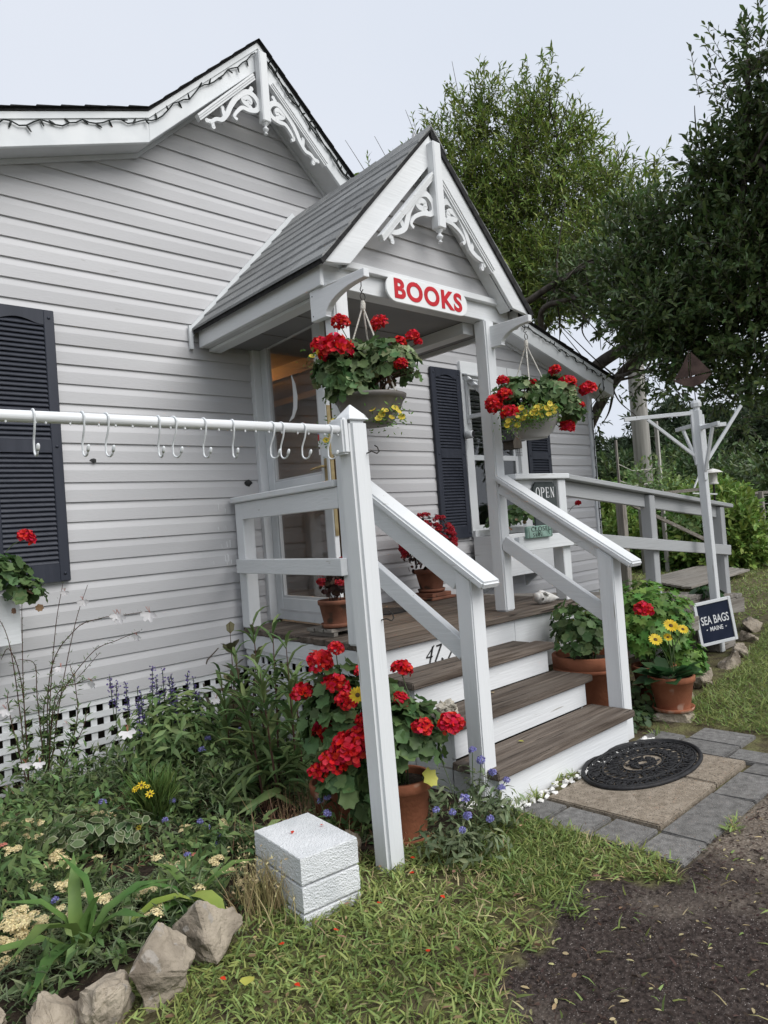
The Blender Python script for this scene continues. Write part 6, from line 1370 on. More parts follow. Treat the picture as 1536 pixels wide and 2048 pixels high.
# dried grass clump by the block
dg_ = empty('dry_grass_clump', (-1.47, -2.0, 0), 'straw coloured dried grass leaning on the white block', 'grass clump')
n = 330; a = rng.uniform(0, 6.28, n); P = np.stack([-1.47+rng.normal(0, .05, n), -2.06+rng.normal(0, .05, n), np.zeros(n)], 1)
leaves('blades', 'grass_dry', [(P, np.stack([np.cos(a)*.35, np.sin(a)*.35, np.ones(n)], 1), rvec(n), rng.uniform(.08, .22, n), .004, T_BLADE)], dg_)
P2 = P+np.stack([np.cos(a)*.06, np.sin(a)*.06, rng.uniform(.08, .2, n)], 1); leaves('seed_heads', 'grass_dry', [(P2, rvec(n), rvec(n), .016, .006, T_LANCE)], dg_)['kind'] = 'stuff'
dg2 = empty('dry_grass_clump', (-1.08, -1.85, 0), 'thin dried stalks between the white block and the tall post', 'grass clump')
n = 260; a = rng.uniform(0, 6.28, n); P = np.stack([-1.10+rng.normal(0, .10, n), -1.80+rng.normal(0, .08, n), np.zeros(n)], 1)
leaves('blades', 'leaf_dead', [(P, np.stack([np.cos(a)*.3, np.sin(a)*.3, np.ones(n)], 1), rvec(n), rng.uniform(.12, .30, n), .0035, T_BLADE), (P+np.array([0, 0, .15])+rng.normal(0, .03, (n, 3)), rvec(n), rvec(n), .014, .005, T_LANCE)], dg2)
# ground cover filling the bed: uncountable low foliage, a few kinds
def cover(label, m, n, xr, yr, L_, Wr, h, tm, name='ground_cover'):
    P = np.stack([rng.uniform(*xr, n), rng.uniform(*yr, n), np.zeros(n)], 1)
    nzf = fnoise(P[:, 0], P[:, 1], 3.2, L_*50); ok = (P[:, 1] > bed_line(P[:, 0])+.06) & (nzf > -.12); P = P[ok]; nzf = nzf[ok]; k = len(P)
    P[:, 2] = rng.uniform(.01, 1, k)*h*np.clip(.45+nzf*1.6, .15, 1.2)*np.interp(P[:, 1], [-2.1, -1.6, -1.0, -.5], [.42, .5, .85, 1.0])
    Y = unit(rng.normal(size=(k, 3))*np.array([1, 1, .5])+np.array([0, 0, .55])); Ls = rng.uniform(.6, 1.2, k)*L_
    o = leaves(name, m, [(P, Y, np.array([0, 0, 1.])+rng.normal(0, .4, (k, 3)), Ls, Ls*Wr, tm)]); tag(o, label, 'ground cover', kind='stuff')
cover('low green leafy ground cover filling the flower bed', 'leaf_salvia', 14000, (-2.6, -.4), (-2.1, -.1), .06, .36, .30, T_LANCE)
cover('dark fine foliage in the flower bed', 'leaf_dark', 5500, (-2.6, -.4), (-2.1, -.1), .045, .42, .16, T_OVAL)
cover('grey feathery foliage in the flower bed', 'leaf_yarrow', 17000, (-2.6, -.7), (-2.1, -.5), .055, .13, .27, T_LANCE)
cover('dry brown stems and litter in the flower bed', 'leaf_dead', 5000, (-2.6, -.4), (-2.1, -.1), .07, .06, .12, T_BLADE)
# low weeds at the right of the steps
wd = leaves('ground_cover', 'leaf_dark', [dome_leaves((1.15, -2.05, .02), (.22, .12, .09), 120, .05, .8, up=.8, low=0, tm=T_OVAL), dome_leaves((1.5, -1.95, .04), (.3, .25, .14), 240, .055, .8, up=.8, low=0, tm=T_OVAL)]); tag(wd, 'dark ivy-like weeds between the pots right of the steps', 'ground cover', kind='stuff')

# ================================================================== LAWN
def lawn(label, n, xr, yr, L_, Wd, keep, m='grass', flat=.75, seed=0.0):
    P = np.stack([rng.uniform(*xr, n), rng.uniform(*yr, n), np.zeros(n)], 1); f = fnoise(P[:, 0], P[:, 1], 2.6, 3.0+seed); ok = keep(P[:, 0], P[:, 1], f); P = P[ok]; f = f[ok]; k = len(P)
    P[:, 2] = rng.uniform(0, .022, k)
    Y = unit(rng.normal(size=(k, 3))*np.array([flat, flat, .22])+np.array([0, 0, .62])); Ls = rng.uniform(.5, 1.25, k)*L_*(1+.3*f)
    o = leaves('grass', m, [(P, Y, np.array([0, 0, 1.])+rng.normal(0, .6, (k, 3)), Ls, Wd*rng.uniform(.7, 1.2, k), T_BLADE)]); tag(o, label, 'grass', kind='stuff')
nb = lambda x, y: fnoise(x, y, 5.0, 9.0)
def keep_front(x, y, f):
    jx, jy = x+f*.06, y+nb(x, y)*.06
    d = in_poly(jx, jy, DIRT); r_ = rng.uniform(0, 1, len(x))
    edge = np.zeros(len(x), bool)
    bare = f > .42
    return (y < bed_line(x)+.03) & ~in_poly(x, y, PATIO) & (~d | (r_ < .010)) & (x < .3) & ((~bare) | (r_ < .25))
lawn('coarse green grass on the front lawn', 52000, (-3.2, .2), (-3.8, -1.95), .047, .0066, keep_front, flat=1.1)
lawn('dry straw grass blades in the front lawn', 10500, (-3.0, .2), (-3.6, -1.95), .055, .0045, lambda x, y, f: keep_front(x, y, f) & (rng.uniform(0, 1, len(x)) < np.clip((x+1.9)*.8, .12, 1)), 'grass_dry', flat=1.1, seed=2)
def keep_tuft(x, y, f): return in_poly(x, y, [(-.9, -2.95), (-.35, -2.6), (-.33, -2.2), (-.12, -2.27), (-.1, -2.22), (-.75, -2.25)]) & (rng.uniform(0, 1, len(x)) < .7)
lawn('yellowish creeping grass at the patio edge', 8000, (-.9, -.05), (-2.95, -2.2), .06, .005, keep_tuft, 'grass', flat=1.0)
def keep_right(x, y, f): return ~in_poly(x+f*.1, y, DIRT) & ~in_poly(x, y, PATIO) & (x > .98) & (y < np.interp(x, [1, 1.3, 1.7, 3, 5], [-2.2, -2.3, -2.12, -1.98, -1.5])) 
lawn('green grass right of the patio', 26000, (.98, 5.2), (-3.1, -1.4), .065, .006, keep_right)
def keep_far(x, y, f): return ~in_poly(x+f*.3, y, DIRT) & (y > -1.4+(x-4.6)*.12)
lawn('mown grass beyond the ramp', 40000, (4.6, 16), (-2.5, 9), .07, .012, keep_far)
k = 120; P = np.stack([rng.uniform(-2.2, -.3, k), rng.uniform(-3.2, -2.15, k), rng.uniform(.02, .045, k)], 1)
o = leaves('leaf_litter', 'leaf_dead', [(P, rng.normal(size=(k, 3))*np.array([1, 1, .2]), np.array([0, 0, 1.])+rng.normal(0, .4, (k, 3)), rng.uniform(.012, .034, k), rng.uniform(.005, .012, k), T_OVAL)]); tag(o, 'dry brown leaves scattered in the front lawn', 'leaf litter', kind='stuff')
# mulch chips and litter on the bare patch
n = 5200; P = np.stack([rng.uniform(-1.6, 1.2, n), rng.uniform(-4.0, -2.75, n), rng.uniform(.002, .010, n)], 1); f = fnoise(P[:, 0], P[:, 1], 2.6, 3.0); ok = in_poly(P[:, 0]+f*.06, P[:, 1], DIRT) & (f < .35); P = P[ok]; k = len(P)
Y = rng.normal(size=(k, 3))*np.array([1, 1, .12]); o = leaves('mulch_chips', 'mulch', [(P, Y, np.array([0, 0, 1.])+rng.normal(0, .3, (k, 3)), rng.uniform(.008, .032, k), rng.uniform(.003, .008, k), T_BLADE)]); tag(o, 'dark mulch chips strewn over the bare ground', 'mulch', kind='stuff')
k = 260; P = np.stack([rng.uniform(-1.5, .9, k), rng.uniform(-3.8, -2.85, k), np.full(k, .006)], 1); ok = in_poly(P[:, 0], P[:, 1], DIRT); P = P[ok]; k = len(P)
o = leaves('leaf_litter', 'grass_dry', [(P, rng.normal(size=(k, 3))*np.array([1, 1, .1]), np.array([0, 0, 1.])+rng.normal(0, .3, (k, 3)), rng.uniform(.01, .03, k), rng.uniform(.003, .01, k), T_OVAL)]); tag(o, 'pale dry bits of leaf on the mulch', 'leaf litter', kind='stuff')
CR_A = [(7.94, 3.98, 6.53, 1.11, 1.11, 1.2), (8.31, 2.94, 6.25, 1.16, 1.16, 1.34), (8.25, 3.64, 7.7, 1.11, 0.97, 0.83), (8.46, 2.76, 7.49, 0.85, 0.82, 0.8), (7.78, 4.07, 8.54, 0.46, 0.46, 0.56), (7.97, 3.61, 8.76, 0.36, 0.36, 0.55), (8.43, 2.77, 8.43, 0.45, 0.45, 0.54), (8.42, 3.19, 8.48, 0.36, 0.36, 0.46), (7.78, 4.77, 8.41, 0.48, 0.48, 0.48), (8.65, 2.3, 7.8, 0.4, 0.4, 0.53), (8.53, 2.03, 6.6, 0.51, 0.51, 0.6), (7.6, 2.95, 5.23, 0.94, 0.77, 0.6), (7.8, 4.08, 7.37, 0.74, 0.74, 0.83), (7.72, 2.15, 5.1, 0.66, 0.66, 0.66), (7.77, 5.06, 8.14, 0.58, 0.5, 0.39), (6.72, 5.51, 7.98, 0.25, 0.25, 0.13)]
CR_B = [(4.92, -1.22, 3.39, 0.78, 0.78, 0.78), (4.86, -0.62, 3.71, 0.6, 0.6, 0.6), (4.7, -1.72, 4.2, 0.44, 0.44, 0.58), (4.53, -1.85, 4.75, 0.26, 0.26, 0.33), (4.84, -1.17, 4.28, 0.47, 0.47, 0.36), (5.12, -0.33, 4.31, 0.46, 0.46, 0.46), (5.42, 0.23, 3.81, 0.4, 0.4, 0.37), (4.72, -1.71, 3.02, 0.58, 0.58, 0.78), (4.66, -1.5, 2.42, 0.3, 0.3, 0.25), (5.61, 0.73, 4.3, 0.39, 0.39, 0.39), (4.68, -0.71, 2.95, 0.32, 0.32, 0.24), (4.14, -1.77, 5.06, 0.18, 0.18, 0.25), (4.35, -1.97, 5.48, 0.21, 0.21, 0.28), (5.09, -2.22, 3.72, 0.62, 0.62, 1.25), (5.0, -2.17, 4.93, 0.53, 0.53, 0.62), (4.51, -1.09, 2.8, 0.3, 0.3, 0.25), (5.09, -0.58, 4.56, 0.34, 0.34, 0.28), (4.6, -1.5, 4.61, 0.3, 0.3, 0.3), (4.48, -0.94, 3.29, 0.51, 0.5, 0.41), (4.49, -1.79, 3.55, 0.43, 0.43, 0.52)]
CR_B2 = [(4.17, -0.48, 2.42, 0.14, 0.14, 0.1), (4.22, -0.67, 2.49, 0.12, 0.12, 0.14), (5.01, 0.09, 2.81, 0.11, 0.11, 0.15), (4.93, 0.18, 2.29, 0.08, 0.08, 0.15), (4.92, 0.18, 2.62, 0.07, 0.07, 0.11), (4.3, -1.02, 2.39, 0.23, 0.23, 0.11), (4.46, -1.58, 1.96, 0.17, 0.17, 0.24), (4.44, -1.43, 2.27, 0.19, 0.19, 0.15), (4.24, -0.83, 2.59, 0.13, 0.13, 0.11)]
SHRUBS = [(6.66, 1.17, 1.28, 0.24, 0.24, 0.32), (6.35, 0.79, 0.89, 0.27, 0.27, 0.27), (7.08, 0.79, 0.84, 0.29, 0.29, 0.4), (6.64, -0.32, 0.93, 0.48, 0.48, 0.58), (6.64, -0.59, 0.79, 0.38, 0.38, 0.5), (6.67, -0.06, 0.67, 0.4, 0.4, 0.4), (7.09, 0.36, 0.79, 0.42, 0.42, 0.42), (7.11, -0.22, 1.31, 0.34, 0.34, 0.2), (7.85, 0.74, 1.36, 0.23, 0.23, 0.19), (7.94, 1.34, 1.48, 0.24, 0.24, 0.24)]
FARB = [(22.33, 4.88, 2.07, 0.99, 0.86, 0.74), (23.4, 6.62, 2.33, 1.25, 0.98, 0.71), (23.47, 7.93, 2.37, 1.3, 1.02, 0.74), (23.2, 9.57, 2.63, 1.15, 0.96, 0.77), (21.0, 3.39, 2.08, 1.21, 1.06, 0.91), (27.03, 8.66, 3.35, 1.23, 1.03, 0.82), (22.49, 10.24, 2.42, 0.96, 0.86, 0.77)]
SHOOT_T = [(8.61, 2.57, 9.57), (8.69, 2.51, 9.07), (8.45, 3.0, 9.53), (8.06, 3.65, 9.69), (8.06, 3.51, 9.34), (7.68, 4.28, 9.45), (8.74, 2.21, 8.27), (8.92, 2.03, 8.21), (8.78, 1.77, 7.52), (7.96, 3.75, 9.05), (8.48, 2.7, 9.45)]
SHOOT_B = [(8.42, 2.79, 8.12), (8.44, 2.77, 7.94), (8.29, 3.18, 8.07), (7.97, 3.76, 8.41), (7.91, 3.68, 8.17), (7.82, 4.17, 8.45), (8.61, 2.34, 7.62), (8.7, 2.25, 7.53), (8.48, 2.06, 7.03), (7.87, 3.86, 8.33), (8.35, 2.85, 8.04)]
LIMB_B1 = [(6.17, 1.19, 2.92), (6.02, 0.77, 3.2), (5.71, 0.23, 3.28), (5.27, -0.45, 3.31), (5.01, -1.03, 3.46), (4.78, -1.51, 3.79), (4.6, -1.77, 4.4), (4.45, -1.93, 5.38)]
LIMB_B2 = [(5.25, 1.62, 3.96), (5.34, 1.26, 4.14), (5.38, 0.81, 4.28), (5.39, 0.24, 4.37), (5.23, -0.44, 4.41), (5.02, -1.07, 4.53)]
LIMB_B3 = [(5.67, 0.56, 2.88), (5.35, 0.17, 2.89), (5.13, -0.17, 2.86), (4.97, -0.57, 3.02)]
LIMB_B4 = [(5.43, 1.18, 3.87), (5.33, 0.72, 3.99), (5.24, 0.25, 3.91), (5.14, -0.2, 3.94)]
CR_AB = [(7.96, 1.2, 6.14, 0.55, 0.55, 0.39), (7.58, 1.58, 5.39, 0.71, 0.71, 0.63), (7.76, 0.7, 6.05, 0.3, 0.3, 0.23), (7.89, 0.57, 6.42, 0.17, 0.17, 0.23), (7.41, 2.45, 4.81, 0.66, 0.66, 0.41), (7.37, 3.84, 5.55, 0.71, 0.71, 0.71), (8.04, 3.6, 6.42, 1.0, 1.0, 1.0), (7.8, 2.48, 5.22, 0.93, 0.93, 0.68), (8.01, 1.28, 6.58, 0.32, 0.32, 0.24)]
# ================================================================== TREES AND BACKGROUND
def crown_parts(ells, ncl, npl, tl, L, Wr, tm=T_LANCE, up=.35, droop=.0, shell=(.45, 1.05), minz=-9):
    E = np.array(ells); vol = (E[:, 3]*E[:, 4]*E[:, 5])**(.72); idx = rng.choice(len(E), ncl, p=vol/vol.sum())
    v = rvec(ncl); r = rng.uniform(shell[0]**2, shell[1]**2, ncl)**.5
    C_ = E[idx, :3]+v*E[idx, 3:]*r[:, None]
    # clumping: pull clusters together so gaps open between them
    d = unit(v+np.array([0, 0, up])+rng.normal(0, .45, (ncl, 3)))
    tl_ = tl*rng.uniform(.6, 1.3, ncl)
    t = (np.arange(npl)+.5)/npl
    P = C_[:, None, :]+d[:, None, :]*((t-.35)[None, :, None]*tl_[:, None, None])
    a = np.arange(npl)*2.4; side = unit(np.cross(d, rvec(ncl))); s2 = np.cross(d, side)
    ph = rng.uniform(0, 6.28, ncl)
    D_ = np.cos(a[None, :]+ph[:, None])[:, :, None]*side[:, None, :]+np.sin(a[None, :]+ph[:, None])[:, :, None]*s2[:, None, :]
    Y = D_*(.9-.4*t)[None, :, None]+d[:, None, :]*(.35+.75*t)[None, :, None]-np.array([0, 0, droop])+rng.normal(0, .15, (ncl, npl, 3))
    P = P.reshape(-1, 3); Y = Y.reshape(-1, 3); n = len(P); Ls = rng.uniform(.65, 1.2, n)*L
    Z = np.repeat(d, npl, 0)+np.array([0, 0, .5])
    return (P, Y, Z, Ls, Ls*Wr, tm), (C_-d*(tl_*.45)[:, None], d, tl_)
T_TWIG = _tm([(-.5, 0, 0), (.5, 0, 0), (.5, 1, 0), (-.5, 1, 0), (0, 0, .012), (0, 1, .012)], [(0, 1, 2, 3), (0, 3, 5, 4), (1, 4, 5, 2)])
def limb(parent, pts, r0, r1, name='limb', n=9):
    c_ = catmull(pts, 6); m = len(c_); q = MB(); q.tube(c_, [r0+(r1-r0)*(i/(m-1))**.8 for i in range(m)], n); return q.build(name, 'bark', parent, smooth=True)
def side_limbs(parent, pts, r, k, Lr, up=.5):
    c_ = [np.array(p) for p in catmull(pts, 5)]
    for _ in range(k):
        i = random.randrange(len(c_)//4, len(c_)-1); d = unit(rng.normal(size=3)+np.array([0, 0, up])); L_ = Lr*random.uniform(.6, 1.2); p = c_[i]
        limb(parent, [tuple(p), tuple(p+d*L_*.5+rng.normal(0, .05, 3)), tuple(p+d*L_+rng.normal(0, .12, 3)+np.array([0, 0, .1]))], r*random.uniform(.4, .8), .004, 'branch', 6)
# --- big dark tree at the right, its trunk behind the house corner
tb = empty('evergreen_oak_tree', (6.3, 1.45, 0), 'big dark leathery-leaved tree filling the upper right', 'tree')
limb(tb, [(6.35, 1.5, -.05), (6.30, 1.42, 1.2), (6.2, 1.3, 2.3), LIMB_B1[0]], .19, .13, 'trunk', 12)
for l_, r in ((LIMB_B1, .105), ([(6.3, 1.42, 1.6), (5.9, 1.7, 3.0)]+LIMB_B2, .08), ([LIMB_B1[0]]+LIMB_B3, .04), ([(6.1, 1.35, 2.7)]+LIMB_B4, .05), ([(6.3, 1.4, 2.0), (6.2, .6, 3.0), (6.0, -.6, 3.6), (5.6, -1.6, 4.2), (5.2, -2.1, 4.9)], .09)):
    limb(tb, l_, r, .018); side_limbs(tb, l_, r*.5, 12, .8)
p1, tw1 = crown_parts([e for i, e in enumerate(CR_B) if i not in (11, 12)]+[(4.45, -2.05, 5.4, .24, .24, .36), (5.3, -3.0, 3.7, 1.0, .9, .9), (4.5, -3.3, 4.4, .8, .8, .6), (5.9, -2.0, 4.4, .9, .9, .8), (4.0, -3.5, 5.3, .9, .9, .6), (5.2, -4.3, 5.6, 1.2, 1.1, .8), (3.5, -4.1, 5.9, .8, .8, .5)], 7200, 11, .27, .085, .40, T_OVAL, up=.5, shell=(.35, 1.06))  # trailing blobs lie out of frame, added to keep sun off ramp and wall
p2, tw2 = crown_parts(CR_B2, 90, 9, .2, .07, .36, T_OVAL, up=-.6, droop=.3)
p3, tw3 = crown_parts([(4.30, -1.86, 5.35, .30, .24, .55), (4.15, -1.72, 5.0, .28, .25, .3), (4.5, -1.9, 5.0, .3, .3, .4)], 34, 10, .34, .075, .36, T_OVAL, up=.9, shell=(.2, 1.1))
leaves('crown', 'leaf_oak', [p1, p2, p3], tb)
leaves('twigs', 'twig', [(t[0], t[1], rvec(len(t[0])), t[2], .006, T_TWIG) for t in (tw1, tw2, tw3)], tb)['kind'] = 'stuff'
# --- lighter tree behind the porch roof
ta = empty('slender_leaved_tree', (7.8, 3.4, 0), 'lighter green narrow-leaved tree rising behind the porch roof', 'tree')
limb(ta, [(7.8, 3.45, -.05), (7.78, 3.42, 2.0), (7.8, 3.4, 4.2), (8.0, 3.3, 6.0), (8.1, 3.2, 7.6)], .17, .04, 'trunk', 12)
for l_ in ([(7.8, 3.4, 3.8), (7.9, 3.8, 5.5), (7.9, 4.0, 7.0), (7.75, 4.2, 8.3)], [(7.8, 3.4, 4.0), (8.2, 2.9, 5.6), (8.5, 2.6, 7.2), (8.55, 2.6, 8.4)], [(7.9, 3.35, 5.0), (8.3, 2.5, 6.0), (8.6, 2.1, 7.0)], [(7.8, 3.4, 3.5), (7.7, 2.6, 4.4), (7.7, 2.2, 5.2)], [(7.8, 3.4, 4.5), (7.7, 4.4, 6.5), (7.75, 4.9, 8.0)]):
    limb(ta, l_, .06, .012); side_limbs(ta, l_, .03, 9, 1.0, 1.0)
for b_, t in zip(SHOOT_B, SHOOT_T): limb(ta, [b_, tuple((np.array(b_)+np.array(t))/2+rng.normal(0, .04, 3)), t], .012, .003, 'branch', 5)
pa, twa = crown_parts(CR_A+CR_AB, 3500, 12, .45, .14, .26, T_LANCE, up=.6, droop=.15, shell=(.3, 1.08))
ps = []
for b_, t in zip(SHOOT_B, SHOOT_T):
    n = 85; k = rng.uniform(.0, 1, n); P = np.array(b_)+(np.array(t)-np.array(b_))*k[:, None]+rng.normal(0, .07, (n, 3))*(1.25-k)[:, None]; Y = rvec(n)+np.array([0, 0, .5])*k[:, None]-np.array([0, 0, .15])
    ps.append((P, Y, np.array([0, 0, 1.])+rng.normal(0, .4, (n, 3)), rng.uniform(.10, .17, n), .032, T_LONG))
leaves('crown', 'leaf_willow', [pa]+ps, ta)
leaves('twigs', 'twig', [(twa[0], twa[1], rvec(len(twa[0])), twa[2], .008, T_TWIG)], ta)['kind'] = 'stuff'
for b_, t in (((7.9, 4.1, 8.3), (7.85, 4.25, 9.9)), ((7.75, 4.9, 7.9), (7.5, 5.2, 9.3)), ((7.3, 5.2, 7.6), (7.0, 5.6, 8.8)), ((6.9, 5.5, 7.6), (6.5, 5.9, 8.7))):
    limb(ta, [b_, tuple((np.array(b_)+np.array(t))/2+np.array([.02, 0, 0])), t], .010, .004, 'bare_shoot', 5)
# --- shrubs beyond the ramp
sh_lab = ['bright green shrub beside the house corner', 'low bright shrub beneath the ramp rail', 'green shrub between the ramp posts', 'tall bright green shrub behind the sign pole', 'bright green shrub at the right picture edge', 'low dark green shrub behind the ramp end post', 'shrub behind the middle ramp post', 'shrub top rising over the ramp rail', 'small shrub behind the wooden trellis', 'climber shrub beside the utility pole']
for i, e_ in enumerate(SHRUBS):
    k_ = 1.5; e_ = (-2.868+(e_[0]+2.868)*k_, -4.25+(e_[1]+4.25)*k_, 1.299+(e_[2]-1.299)*k_)+tuple(v*k_ for v in e_[3:])      # they stand at the far side of the lawn
    t = empty('shrub', (e_[0], e_[1], 0), sh_lab[i], 'shrub', 'green shrubs beyond the ramp')
    full = [e_, (e_[0], e_[1], max(.2, e_[2]-e_[5]*.8), e_[3]*1.05, e_[4]*1.05, max(.2, e_[2]*.45))]
    p_, tw = crown_parts(full, int(160+620*e_[3]*e_[5]), 9, .34, .15, .42, T_OVAL, up=.7, droop=.15, shell=(.3, 1.08))
    leaves('crown', 'leaf_shrub' if i in (0, 1, 3, 4, 7, 8) else 'leaf_fern', [p_], t)
    q = MB()
    for k in range(5): q.tube([(e_[0]+random.uniform(-.06, .06), e_[1]+random.uniform(-.06, .06), -.02), tuple(np.array(e_[:3])+rng.normal(0, .5, 3)*np.array(e_[3:]))], [.018, .006], 5)
    q.build('stems', 'bark', t)
# --- far bushes and pines
def pine_mesh(seed, h):
    r_ = np.random.default_rng(seed); P = []; Y = []; tw = []
    for k in range(15):
        z = h*(.16+.84*(k/14)); R0 = h*.30*(1-.62*(k/14)**1.6)*(r_.uniform(.75, 1.15))
        for j in range(7):
            a = r_.uniform(0, 6.28); L_ = R0*r_.uniform(.55, 1.1)
            for m_ in range(4):
                f = .35+.65*m_/3; c = np.array([math.cos(a)*L_*f, math.sin(a)*L_*f, z+L_*.22*f+r_.normal(0, .08)])+r_.normal(0, .10, 3)
                n = 13; d = unit(r_.normal(size=(n, 3))+np.array([0, 0, .5])); P.append(c+d*.05); Y.append(d)
    P = np.concatenate(P); Y = np.concatenate(Y)
    me = leaf_mesh('crown', [(P, Y, unit(r_.normal(size=(len(P), 3))), r_.uniform(.22, .46, len(P)), .085, T_LANCE)]); me.materials.append(MAT['leaf_pine']); return me
PINES = [(33.1, 16.7, 4.8), (35.4, 17.3, 4.4), (32.4, 14.6, 4.6), (31.5, 12.8, 5.4), (33.3, 12.4, 6.1), (36.2, 12.4, 6.0), (35.0, 10.8, 5.7), (34.9, 9.5, 5.2), (37.7, 9.6, 5.9), (36.3, 8.2, 6.0), (30.5, 13.6, 4.0), (33.0, 10.4, 4.6), (34, 6.5, 6.2), (38, 5, 6.5)]
pl = ['leftmost far pine beside the house corner', 'far pine second from the house corner', 'far pine left of the utility pole', 'far pine right beside the utility pole', 'far pine with the highest top right of the utility pole', 'far pine just left of the white sign pole', 'far pine behind the white sign pole', 'far pine right of the white sign pole', 'far pine near the right picture edge', 'far pine at the right picture edge', 'low far pine in front of the utility pole row', 'low far pine behind the sign pole base', 'far pine right of the picture frame', 'farthest right pine of the row']
pm = [pine_mesh(s, 6.0) for s in (1, 2, 3)]
tm_ = MB(); tm_.tube([(0, 0, -.2), (.03, 0, 2.5), (0, .02, 5.6)], [.15, .10, .03], 8); tmesh = tm_.mesh('trunk', smooth=True); tmesh.materials.append(MAT['bark'])
for i, (x, y, h) in enumerate(PINES[:12]):
    t = empty('pine_tree', (x, y, 0), pl[i], 'tree', 'far row of pines', rz=random.uniform(0, 6)); t.scale = (h/6*1.25, h/6*1.25, h/6)
    for nm, me in (('crown', pm[i % 3]), ('trunk', tmesh)):
        o = bpy.data.objects.new(nm, me); COL.objects.link(o); o.parent = t
fb = ['grey green far bush at the right picture edge', 'far bush behind the bird feeder', 'far bush left of the sign pole', 'far bush left of the utility pole', 'rounded far bush right of the frame', 'far bush below the pine tops', 'far bush next to the house corner']
for i, e_ in enumerate(FARB):
    t = empty('far_bush', (e_[0], e_[1], 0), fb[i], 'bush', 'far bushes below the pines')
    full = [e_, (e_[0], e_[1], .7, e_[3]*1.2, e_[4]*1.2, 1.1), (e_[0]+.5, e_[1]-1.0, .8, 1.1, 1.1, 1.0)]
    p_, tw = crown_parts(full, 420, 9, .4, .24, .40, T_OVAL, up=.6, shell=(.4, 1.1)); leaves('crown', 'leaf_dark' if i % 2 else 'leaf_oak', [p_], t)
    q = MB()
    for k in range(4): q.tube([(e_[0]+random.uniform(-.1, .1), e_[1]+random.uniform(-.1, .1), -.05), tuple(np.array(e_[:3])+rng.normal(0, .4, 3))], [.05, .015], 5)
    q.build('stems', 'bark', t)
# distant wood closing the horizon
n = 9000; a = rng.uniform(R_(-20), R_(200), n); d = rng.uniform(55, 75, n); P = np.stack([np.cos(a)*d, np.sin(a)*d, rng.uniform(0, 1, n)**1.3*(4.2+1.4*np.sin(a*23)+.8*np.sin(a*57))], 1)
o = leaves('far_wood', 'leaf_pine', [(P, rvec(n), rvec(n), rng.uniform(1.2, 2.4, n), rng.uniform(.7, 1.3, n), T_OVAL)]); tag(o, 'dark far wood closing the horizon', 'wood', kind='stuff')
# --- utility pole, trellis, bird feeder, fence, boardwalk
q = MB(); q.tube([(10.41, 2.40, -.3), (10.41, 2.40, 4), (10.40, 2.41, 4.7)], [.165, .155, .145], 18); tag(q.build('utility_pole', 'pole_wood', smooth=True), 'weathered wooden utility pole rising behind the ramp', 'pole')
q = MB(); q.box(10.60, 10.66, 2.16, 2.22, 0, 2.9); tag(q.build('garden_stake', 'pole_wood'), 'thin wooden stake right beside the utility pole', 'stake')
tr = empty('wire_trellis', (7.58, 1.4, 0), 'wooden post trellis with strings left of the utility pole', 'trellis')
q = MB(); q.box(7.52, 7.64, 1.34, 1.46, 0, 1.55); q.build('post', 'grey_wood_z', tr, bevel=.006); q = MB(); q.box(7.565, 7.595, 1.385, 1.415, 1.55, 2.35); q.build('stake', 'grey_wood_z', tr)
q = MB(); q.bar((7.64, 1.38, 1.40), (8.7, .62, .70), .05, .05); q.build('brace', 'grey_wood_x', tr); q = MB(); q.bar((7.64, 1.38, 1.46), (8.9, .6, 1.50), .04, .05); q.build('cross_rail', 'grey_wood_x', tr)
for zz in (1.72, 1.98): q = MB(); q.tube([(7.58, 1.4, zz), (9.0, 1.9, zz-.06), (10.63, 2.19, zz+.02)], .007, 5); q.build('string', 'rope', tr)
p_, tw = crown_parts([(8.6, 1.4, 1.6, .5, .5, .35), (9.9, 2.0, 1.7, .4, .4, .3), (8.9, .8, 1.2, .4, .4, .4)], 110, 8, .3, .09, .55, T_OVAL, up=.3); leaves('climber', 'leaf_salvia', [p_], tr)
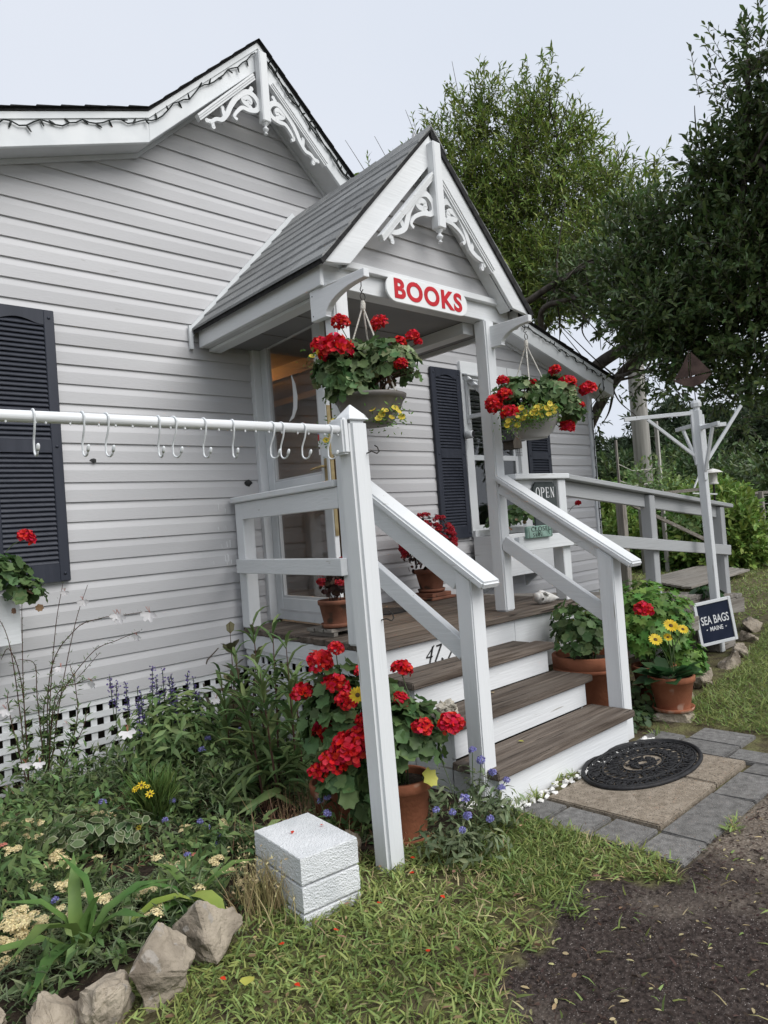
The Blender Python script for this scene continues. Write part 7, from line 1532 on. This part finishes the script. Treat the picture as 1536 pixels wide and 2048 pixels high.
bf = empty('bird_feeder', (8.85, .48, 0), 'small lantern-shaped bird feeder on a pole behind the shrubs', 'bird feeder')
q = MB(); q.tube([(8.85, .48, 0), (8.85, .48, 1.56)], .015, 7); q.build('pole', 'iron', bf); q = MB(); q.lathe([(.075, 0), (.075, .02), (.06, .025), (.06, .17), (.075, .175), (.15, .18), (.10, .215), (.02, .245), (.0001, .25)], 16, (8.85, .48, 1.56)); q.build('house', 'shell', bf)
q = MB(); q.tube([(8.85, .48, 1.81), (8.85, .48, 2.0)], .004, 5); q.build('hanger', 'iron', bf)
q = MB(); q.bar((8.45, .62, 1.52), (8.72, .52, 1.96), .02, .02); tag(q.build('white_stake', 'white_z'), 'slanted white stick beside the bird feeder', 'stake')
q = MB(); q.bar((8.48, .66, 1.44), (8.8, .42, 1.40), .02, .02); tag(q.build('white_stake', 'white_z'), 'short low white stick below the bird feeder', 'stake')
fn = empty('wire_fence', (14.1, 1.6, 0), 'wire fence with wooden posts at the right edge', 'fence')
for k, (x, y) in enumerate(((13.0, 2.6), (14.15, 1.64), (15.3, .68), (16.4, -.3))):
    q = MB(); q.box(x-.06, x+.06, y-.06, y+.06, 0, 1.42); q.build('post', 'grey_wood_z', fn)
for k in range(7):
    q = MB(); q.tube([(13.0, 2.6, .25+k*.18), (16.4, -.3, .25+k*.18)], .006, 4); q.build('wire', 'pole_wood', fn)
q = MB(); q.bar((13, 2.6, 1.40), (16.4, -.3, 1.40), .03, .06); q.build('top_rail', 'grey_wood_x', fn)
bw = empty('boardwalk', (8.9, 1.9, 0), 'low grey boardwalk planks on the grass beyond the ramp', 'boardwalk')
for k in range(9):
    q = MB(); o_ = k*.155; q.bar((7.3+o_*.75, .55+o_*.85-.2, .10), (9.9+o_*.75, -.25+o_*.85+.75, .10), .145, .035); q.build('plank', 'grey_wood_x', bw, bevel=.004)
# bed kerb on the right, low dark timber
q = MB(); q.bar((1.8, -1.56, .26), (3.7, -1.56, .30), .05, .12); tag(q.build('timber_edge', 'grey_wood_x', bevel=.006), 'grey timber edge below the ramp behind the ferny pot', 'timber')
